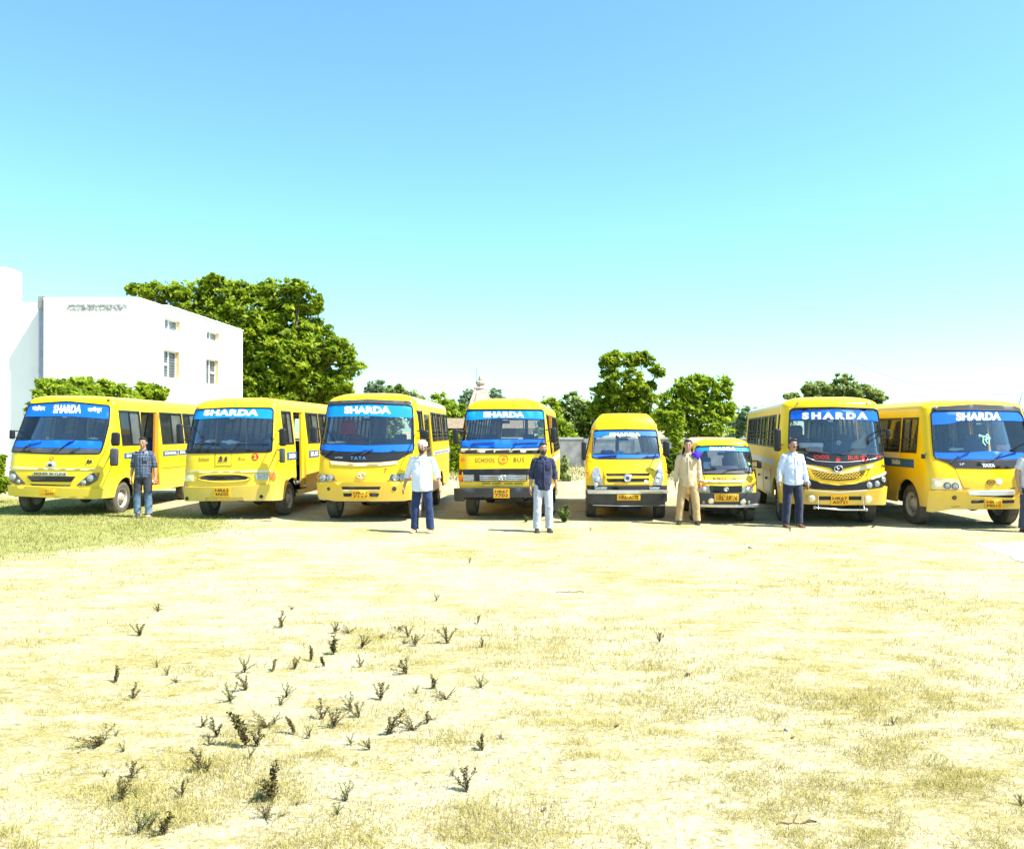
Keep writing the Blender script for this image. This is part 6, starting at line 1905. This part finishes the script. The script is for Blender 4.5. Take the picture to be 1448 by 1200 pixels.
person(1458, 752, 1.66, 'bearded man in an off white short sleeved shirt, cut by the frame edge', 'shirt_offwhite', 'trousers_slate', 'shoe_black', sleeve='short', armout=.03, spread=.10, belly=.03, hem=.84, beard=True, elbow_out=.03, seed=6)
# purple scarf heaped on the khaki man's shoulder
sc_ = empty('folded_scarf', kh.matrix_basis @ Vector((.15, -.03, 1.44)), 'bundled purple scarf lying on the shoulder of the khaki man', 'scarf')
mb = MB(); rr = random.Random(9)
for k in range(16):
    mb.ball((rr.uniform(-.07, .08), rr.uniform(-.08, .06), rr.uniform(-.06, .04)), (rr.uniform(.03, .055), rr.uniform(.03, .05), rr.uniform(.025, .045)), 0, 8)
mb.loft([((0, -.07, .02), .05, .03), ((.02, -.11, -.06), .05, .022), ((.03, -.12, -.12), .02, .012)], 10)
fused(mb, 'cloth', 'cloth_purple', .008, sc_, 2, .008, 4)

# ------------------------------------------------------------------ things behind the windscreens
simple('seat_red_bright', (0.55, 0.03, 0.03), .8)
def inside(B, name, label, cat, mat, zx, zy, yl, fn):
    p = B.at_y(zx, zy, yl)
    mb = MB(); fn(mb, p)
    o = mb.build(name, mat)
    c = B.MW
    o.matrix_world = c
    tag(o, label, cat)
    return o
def bundle(w, h, seed):
    def f(mb, p):
        r_ = random.Random(seed)
        for k in range(9):
            mb.ball(p + Vector((r_.uniform(-w, w) * .35, r_.uniform(-.03, .03), r_.uniform(-h, h) * .2)), (w * r_.uniform(.2, .32), .05, h * r_.uniform(.3, .45)), 0, 10)
    return f
def sheet(w, h, lean=.5):
    def f(mb, p):
        mb.box(p, (w, .006, h), Matrix.Rotation(radians(-30 * lean * 2), 3, 'X'))
    return f
b1, b2, b3, b4, b5, b6, b7, b8 = FLEET
inside(b5, 'cloth_bundle', 'purple cloth bundle on the dashboard of the high roofed van', 'cloth', 'cloth_purple', 440, 500, .66, bundle(.26, .10, 1))
inside(b5, 'tissue_box', 'turquoise tissue box on the dashboard of the high roofed van', 'box', 'cloth_cyan', 548, 505, .66, lambda mb, p: mb.rbox(p, (.15, .08, .08), .012))
inside(b5, 'folded_paper', 'white folded paper on the dashboard at the driver-free side of the high roofed van', 'paper', 'paper', 760, 515, .66, bundle(.18, .04, 2))
inside(b2, 'paper_pile', 'pale blue papers heaped on the dashboard of the bus with the red 2', 'papers', 'film_pale', 330, 470, .45, bundle(.22, .12, 3))
inside(b2, 'paper_sheet', 'white sheets lying on the dashboard of the bus with the red 2, beside blue papers', 'papers', 'paper', 430, 468, .45, bundle(.22, .07, 4))
inside(b2, 'newspaper', 'white newspaper mid dashboard of the bus with the red 2', 'newspaper', 'paper', 580, 475, .45, bundle(.34, .09, 5))
inside(b1, 'lemon_charm', 'yellow lemon lying behind the glass of the bus on the grass', 'lemon', 'lemon', 377, 446, .45, lambda mb, p: mb.ball(p, (.05, .04, .04), 0, 12))
inside(b1, 'paper_sheet', 'crumpled white paper behind the glass of the bus on the grass', 'papers', 'paper', 730, 448, .48, bundle(.28, .07, 6))
inside(b7, 'pale_tray', 'white tray under the glass of the chrome-barred bus', 'tray', 'paper', 610, 510, .45, lambda mb, p: mb.rbox(p, (.46, .12, .10), .03))
inside(b7, 'red_sign', 'orange and white card propped behind the glass of the chrome-barred bus', 'sign', 'card_pink', 650, 548, .36, sheet(.26, .09, .3))
inside(b7, 'beige_cloth', 'tall beige cloth draped over a seat inside the chrome-barred bus', 'cloth', 'cloth_beige', 1010, 490, .9, lambda mb, p: (mb.loft([(p + Vector((-.04, 0, -.25)), .20, .08), (p + Vector((-.02, 0, -.05)), .15, .07), (p + Vector((.06, 0, .06)), .07, .05), (p + Vector((.07, 0, .17)), .05, .04), (p + Vector((.06, 0, .21)), .02, .02)], 14)))
inside(b7, 'garland', 'small white flower ornament hanging behind the glass of the chrome-barred bus', 'ornament', 'white_vinyl', 835, 490, .42, lambda mb, p: [mb.ball(p + Vector((.03 * cos(a), 0, .03 * sin(a))), .017, 0, 6) for a in (0, 1.2, 2.4, 3.6, 4.9)])
inside(b8, 'folded_paper', 'white and red papers on the dashboard of the shaded bus at the row end', 'papers', 'paper', 750, 490, .42, bundle(.26, .08, 7))
inside(b8, 'red_sign', 'pink card standing low behind the glass of the shaded bus at the row end', 'sign', 'card_pink', 1165, 478, .45, sheet(.40, .12, .2))
inside(b3, 'white_cover', 'curved white cover on the dashboard of the bus with the red 7', 'cover', 'paper', 270, 476, .50, bundle(.5, .07, 8))

inside(b3, 'seat_cover', 'red cover over the seat behind the glass of the bus with the red 7', 'seat cover', 'seat_red_bright', 345, 362, 1.35, lambda mb, p: mb.rbox(p, (.34, .12, .30), .05))
inside(b7, 'seat_cover', 'dark maroon headrest cover behind the glass of the chrome-barred bus', 'seat cover', 'seat_brown', 490, 400, 1.2, lambda mb, p: mb.rbox(p, (.26, .12, .26), .06))
# ------------------------------------------------------------------ weeds, twigs, leaves, stones
leaf_mat('weed_leaf', [(0.0, (0.030, 0.022, 0.008)), (0.5, (0.085, 0.070, 0.018)), (1.0, (0.27, 0.24, 0.06))], 0.15)
leaf_mat('weed_green', [(0.0, (0.04, 0.07, 0.015)), (0.5, (0.10, 0.16, 0.03)), (1.0, (0.22, 0.27, 0.07))], 0.25)
simple('weed_stem', (0.085, 0.045, 0.022), 0.8, var=.3, scale=30)
def weed_mesh(name, seed, stems, leafmat, spread=.45, leafy=1.0, ls=.035, up=1.0):
    """unit-high weed: curved stems with small leaves in whorls"""
    r_ = random.Random(seed)
    mb = MB(); L_ = []
    for i in range(stems):
        a = r_.uniform(0, 2 * pi); ln = r_.uniform(.55, 1.0) if i else 1.0
        lean = r_.uniform(.25, 1) * spread * (1.2 if i else .8)
        pts = []
        for k in range(6):
            q = k / 5
            pts.append(Vector((cos(a) * lean * q ** 1.4 + r_.uniform(-.05, .05) * (k > 0), sin(a) * lean * q ** 1.4 + r_.uniform(-.05, .05) * (k > 0), ln * q * up)))
        mb.tube(pts, [.024, .021, .018, .015, .011, .006], 5, 0)
        nl = int(120 * leafy * ln)
        for k in range(nl):
            q = r_.uniform(.05, 1) ** .8
            j = min(4, int(q * 5)); p = pts[j].lerp(pts[j + 1], q * 5 - j)
            w = r_.uniform(0, 2 * pi); el = r_.uniform(-.2, 1.1)
            d = Vector((cos(w) * cos(el), sin(w) * cos(el), sin(el))); s_ = ls * r_.uniform(.55, 1.5)
            e = d.cross(Vector((r_.uniform(-1, 1), r_.uniform(-1, 1), r_.uniform(-1, 1)))).normalized()
            p = p + d * r_.uniform(.0, .05)
            vs = [p, p + d * s_ * .9 + e * s_ * .6, p + d * s_ * 1.7, p + d * s_ * .9 - e * s_ * .6]
            mb.add(vs, [(0, 1, 2, 3)], 1)
    me = mb.mesh(name, ['weed_stem', leafmat])
    at = me.attributes.new('shade', 'FLOAT', 'FACE')
    at.data.foreach_set('value', [r_.random() for _ in me.polygons])
    return me
WV = [weed_mesh('weed', 3, 3, 'weed_leaf', .35, 1.3), weed_mesh('weed', 4, 6, 'weed_leaf', .7, 1.0), weed_mesh('weed', 5, 4, 'weed_leaf', .30, 1.0, .045), weed_mesh('weed', 6, 9, 'weed_leaf', .9, .7, .04),
      weed_mesh('weed', 7, 4, 'weed_leaf', .5, 1.1), weed_mesh('weed', 8, 3, 'weed_leaf', .25, 1.1, .042), weed_mesh('weed', 9, 5, 'weed_green', .5, .8, .03)]
WEEDS = [(213, 130, 40, 1), (270, 52, 14, 3), (135, 275, 50, 5), (190, 325, 50, 0), (300, 250, 30, 6), (325, 272, 16, 3), (268, 225, 24, 6), (540, 240, 50, 6), (545, 297, 62, 0), (495, 332, 60, 6), (655, 102, 50, 0), (685, 46, 10, 3),
         (628, 237, 38, 4), (695, 230, 34, 1), (742, 207, 45, 5), (788, 222, 40, 5), (822, 118, 34, 1), (815, 184, 62, 2), (863, 119, 18, 3), (902, 166, 40, 1), (897, 226, 38, 0), (962, 134, 12, 3), (1020, 110, 16, 3), (1048, 132, 36, 4),
         (1068, 160, 36, 1), (1036, 152, 16, 3), (1168, 152, 52, 4), (1262, 90, 26, 4), (1276, 163, 34, 0), (1043, 246, 48, 1), (1125, 292, 46, 2), (1273, 290, 44, 6), (1165, 326, 32, 3), (962, 328, 56, 4), (1072, 308, 28, 6), (652, 345, 30, 1), (668, 320, 46, 6),
         (776, 388, 62, 0), (868, 358, 54, 6), (818, 412, 56, 1), (895, 382, 48, 4), (692, 433, 56, 5), (740, 442, 38, 6), (408, 412, 34, 1), (452, 440, 62, 0), (430, 466, 34, 4), (543, 472, 112, 5), (580, 466, 68, 0), (605, 412, 40, 3), (632, 400, 26, 6), (870, 462, 32, 6),
         (985, 432, 84, 0), (1060, 420, 40, 3), (1107, 398, 36, 2), (1120, 388, 14, 3), (928, 478, 36, 1), (92, 468, 52, 3), (140, 440, 24, 6), (165, 487, 32, 6), (402, 545, 78, 0), (424, 545, 40, 1), (345, 628, 54, 4), (1278, 482, 52, 2), (1335, 446, 12, 3), (188, 568, 50, 4),
         (160, 640, 70, 1), (205, 628, 36, 6), (105, 564, 24, 6), (628, 638, 116, 2), (590, 632, 22, 3), (606, 692, 40, 3), (650, 688, 14, 3), (556, 506, 34, 6), (828, 682, 40, 6), (852, 640, 60, 6), (1230, 610, 74, 4), (212, 742, 74, 6), (240, 735, 60, 6), (284, 745, 74, 2), (265, 748, 26, 3), (1135, 20, 26, 6), (1185, 560, 24, 6), (700, 648, 12, 3)]
SPECIAL = {(628, 638): 'tall dark reddish weed with a thick leafy head, tallest of the lower middle', (543, 472): 'very tall narrow weed with a single straight leafy stem', (985, 432): 'tall branching weed leaning over its own shadow', (815, 184): 'dense dark upright weed topped by a smaller one behind it',
           (213, 130): 'lone bushy dark weed standing apart towards the grass patch', (284, 745): 'dark leafy weed with a clump of pale stems beside it, nearest the camera', (402, 545): 'tall leaning weed with a second short one at its foot',
           (160, 640): 'broad dark weed with spreading base near the bottom of the weedy patch', (776, 388): 'upright weed casting a long thin shadow to the left', (135, 275): 'small narrow dark weed, outermost towards the grass', (1278, 482): 'squat dark weed standing alone at the side of the patch nearest the bare middle',
           (1230, 610): 'thin wiry weed alone low down beyond the weedy patch', (545, 297): 'forked weed below a pale feathery one', (1168, 152): 'weed with upswept paired branches', (92, 468): 'wide low sprawling weed with three tips'}
gw = 'dry weeds scattered over the pale field'
ROWS = [(0, 'farthest'), (125, 'second farthest'), (190, 'third farthest'), (260, 'fourth farthest'), (340, 'middle'), (400, 'fourth nearest'), (450, 'third nearest'), (500, 'second nearest'), (620, 'nearest')]
ORD = 'first second third fourth fifth sixth seventh eighth ninth tenth eleventh twelfth thirteenth fourteenth fifteenth sixteenth seventeenth eighteenth'.split()
def weed_row(zy):
    return max(i for i, (y, _) in enumerate(ROWS) if zy >= y)
def weed_label(zx, zy, h, v):
    i = weed_row(zy)
    same = sorted(w[0] for w in WEEDS if weed_row(w[1]) == i)
    look = {3: 'low flat dry tuft', 6: 'thin pale feathery weed'}.get(v, 'dark leafy weed')
    return '%s, %s from the left in the %s row' % (look, ORD[same.index(zx)], ROWS[i][1])
for (zx, zy, h, v) in WEEDS:
    g = ground_at(100 + zx / 2.194, 840 + zy / 2.194)
    hh_ = (h / 2.194) / (FPX / g.y) * 1.0
    o = bpy.data.objects.new('weed', WV[v]); COL.objects.link(o)
    w = 1.25 if v not in (3,) else (2.0 if h < 25 else 1.5)
    o.location = (g.x, g.y, -.004); o.scale = (hh_ * w, hh_ * w, hh_)
    o.rotation_euler = (random.uniform(-.25, .25), random.uniform(-.15, .4), random.uniform(0, 6.28))
    lab = SPECIAL.get((zx, zy)) or weed_label(zx, zy, h, v)
    tag(o, lab, 'weed', gw)
# leafy green plant in front of the fourth bus, two more by the tyres
PM = weed_mesh('green_plant', 21, 5, 'weed_green', .35, 1.6, .075)
for (x, y, h, lab) in ((797.5, 738, 24, 'upright leafy green plant to the side of the man in the navy shirt'), (744, 738, 10, 'low green plant between the legs of the man in the navy shirt'), (781, 729, 10, 'small green plant right behind the navy shirted man near the tyre')):
    g = ground_at(x, y); q = h / (FPX / g.y)
    o = bpy.data.objects.new('green_plant', PM); COL.objects.link(o); o.location = g; o.scale = (q * 1.1, q * 1.1, q); o.rotation_euler = (0, 0, x); tag(o, lab, 'plant')
for (x, y, h, lab) in ((932, 908, 15, 'tiny pale upright weed by a small dry clump in the open field'), (835, 750, 5, 'tiny dry sprig in front of the high roofed van'), (1117, 752, 6, 'tiny brown sprig in front of the man in pale blue'), (1263, 1025, 12, 'small dark twiggy weed towards the pavement side'), (1444, 1140, 16, 'small weed cut off by the picture edge'), (223, 862, 9, 'small tuft nearest to the green grass patch'), (664, 796, 8, 'small dry sprig in the bare middle of the field')):
    g = ground_at(x, y); q = h / (FPX / g.y)
    o = bpy.data.objects.new('weed', WV[4]); COL.objects.link(o); o.location = g; o.scale = (q * 1.2, q * 1.2, q); o.rotation_euler = (0, 0, x); tag(o, lab, 'weed', gw)
simple('dead_leaf', (0.16, 0.06, 0.03), .8, var=.3, scale=30); simple('stone_grey', (0.30, 0.28, 0.27), .9, var=.3, scale=30); simple('twig_brown', (0.10, 0.06, 0.035), .9); simple('wrapper_white', (0.75, 0.74, 0.78), .6)
def debris(px, py, kind, size, lab, seed):
    g = ground_at(px, py); r_ = random.Random(seed); mb = MB()
    if kind == 'dry_leaf':
        rows = []
        for i in range(7):
            t_ = i / 6; w = sin(pi * min(1, t_ * 1.05 + .02)) * size * .45 + .001
            for j in (-1, 0, 1):
                rows.append((j * w + r_.uniform(-1, 1) * size * .05, (t_ - .5) * size * 2, size * (.10 + .35 * abs(j) + .25 * sin(t_ * 5)) + .002))
        mb.add(rows, [(i * 3 + j, i * 3 + j + 1, i * 3 + j + 4, i * 3 + j + 3) for i in range(6) for j in range(2)], 0, True); mat = 'dead_leaf'; cat = 'leaf'
    elif kind == 'stone':
        bm = bmesh.new(); bmesh.ops.create_icosphere(bm, subdivisions=2, radius=size)
        for v in bm.verts: v.co *= r_.uniform(.82, 1.12); v.co.z = v.co.z * .6 + size * .3
        mb.add([v.co.copy() for v in bm.verts], [[v.index for v in f.verts] for f in bm.faces], 0, True); bm.free(); mat = 'stone_grey'; cat = 'stone'
    elif kind == 'twig':
        pts = [Vector(((t_ - .5) * size * 2, r_.uniform(-.1, .1) * size, .006 + .03 * size * (1 + sin(t_ * 9)))) for t_ in [i / 7 for i in range(8)]]
        mb.tube(pts, .0035, 5); mb.tube([pts[3], pts[3] + Vector((size * .4, size * .35, .02))], .0025, 5); mb.tube([pts[5], pts[5] + Vector((size * .25, -size * .3, .015))], .002, 5); mat = 'twig_brown'; cat = 'twig'
    else:
        for k in range(5): mb.ball((r_.uniform(-1, 1) * size * .5, r_.uniform(-1, 1) * size * .3, size * .2), (size * .4, size * .3, size * .22), 0, 8)
        mat = 'wrapper_white'; cat = 'litter'
    o = mb.build(kind, mat); o.location = g; o.rotation_euler = (0, 0, r_.uniform(-.5, .5)); tag(o, lab, cat)
R7 = lambda x, y: (760 + x / 2.105, 740 + y / 2.105)
debris(*R7(448, 452), 'dry_leaf', .035, 'curled dark brown dead leaf on the open field', 1)
debris(*R7(238, 604), 'dry_leaf', .025, 'small dark dead leaf near the bottom middle of the field', 2)
debris(*R7(762, 638), 'dry_leaf', .022, 'thin dark dead leaf beside a pale pebble', 3)
debris(*R7(547, 554), 'crumpled_wrapper', .018, 'crumpled white wrapper in the green tinged stubble', 4)
debris(*R7(694, 770), 'crumpled_wrapper', .016, 'pale crumpled litter piece low in the stubble', 5)
debris(*R7(1150, 654), 'stone', .013, 'single dark pebble on the bare soil', 6)
debris(*R7(742, 614), 'stone', .018, 'pale pebble in the stubble beside a thin leaf', 7)
debris(*R7(770, 895), 'twig', .10, 'long thin dry twig lying near the bottom edge', 8)
debris(*R7(95, 206), 'twig', .16, 'forked dark twig lying in the middle distance', 9)
debris(*R7(22, 852), 'dry_leaf', .018, 'small dark curled leaf at the bottom middle', 11)
debris(*R7(875, 945), 'stone', .010, 'tiny dark pebble at the very bottom of the field', 12)
debris(*R7(635, 73), 'stone', .045, 'dark clod alone in front of the high roofed van', 13)
# small clods and straw bits too many to count
def litter(k):
    X, Y = scatter_field(k); mb_v = []; mb_f = []
    r_ = rng
    sz = r_.uniform(.002, .009, k) * (0.6 + Y * .07)
    T = np.array([[1, 0, 0], [-.6, .8, 0], [-.5, -.9, 0], [.1, 0, .8]])
    V = T[None] * sz[:, None, None] * r_.uniform(.6, 1.3, (k, 4, 3)); V[:, :, 0] += X[:, None]; V[:, :, 1] += Y[:, None]
    F_ = (np.arange(k)[:, None, None] * 4 + np.array([[0, 1, 3], [1, 2, 3], [2, 0, 3]])[None]).reshape(-1, 3)
    me = bpy.data.meshes.new('gravel'); me.from_pydata(V.reshape(-1, 3).tolist(), [], F_.tolist()); me.materials.append(M['stone_grey'])
    o = link_mesh('gravel', me); tag(o, kind='stuff')
litter(9000)
print('tris', sum(len(o.data.polygons) for o in bpy.data.objects if o.type == 'MESH')); print('leaf quads', NLEAF, 'objects', len(bpy.data.objects))
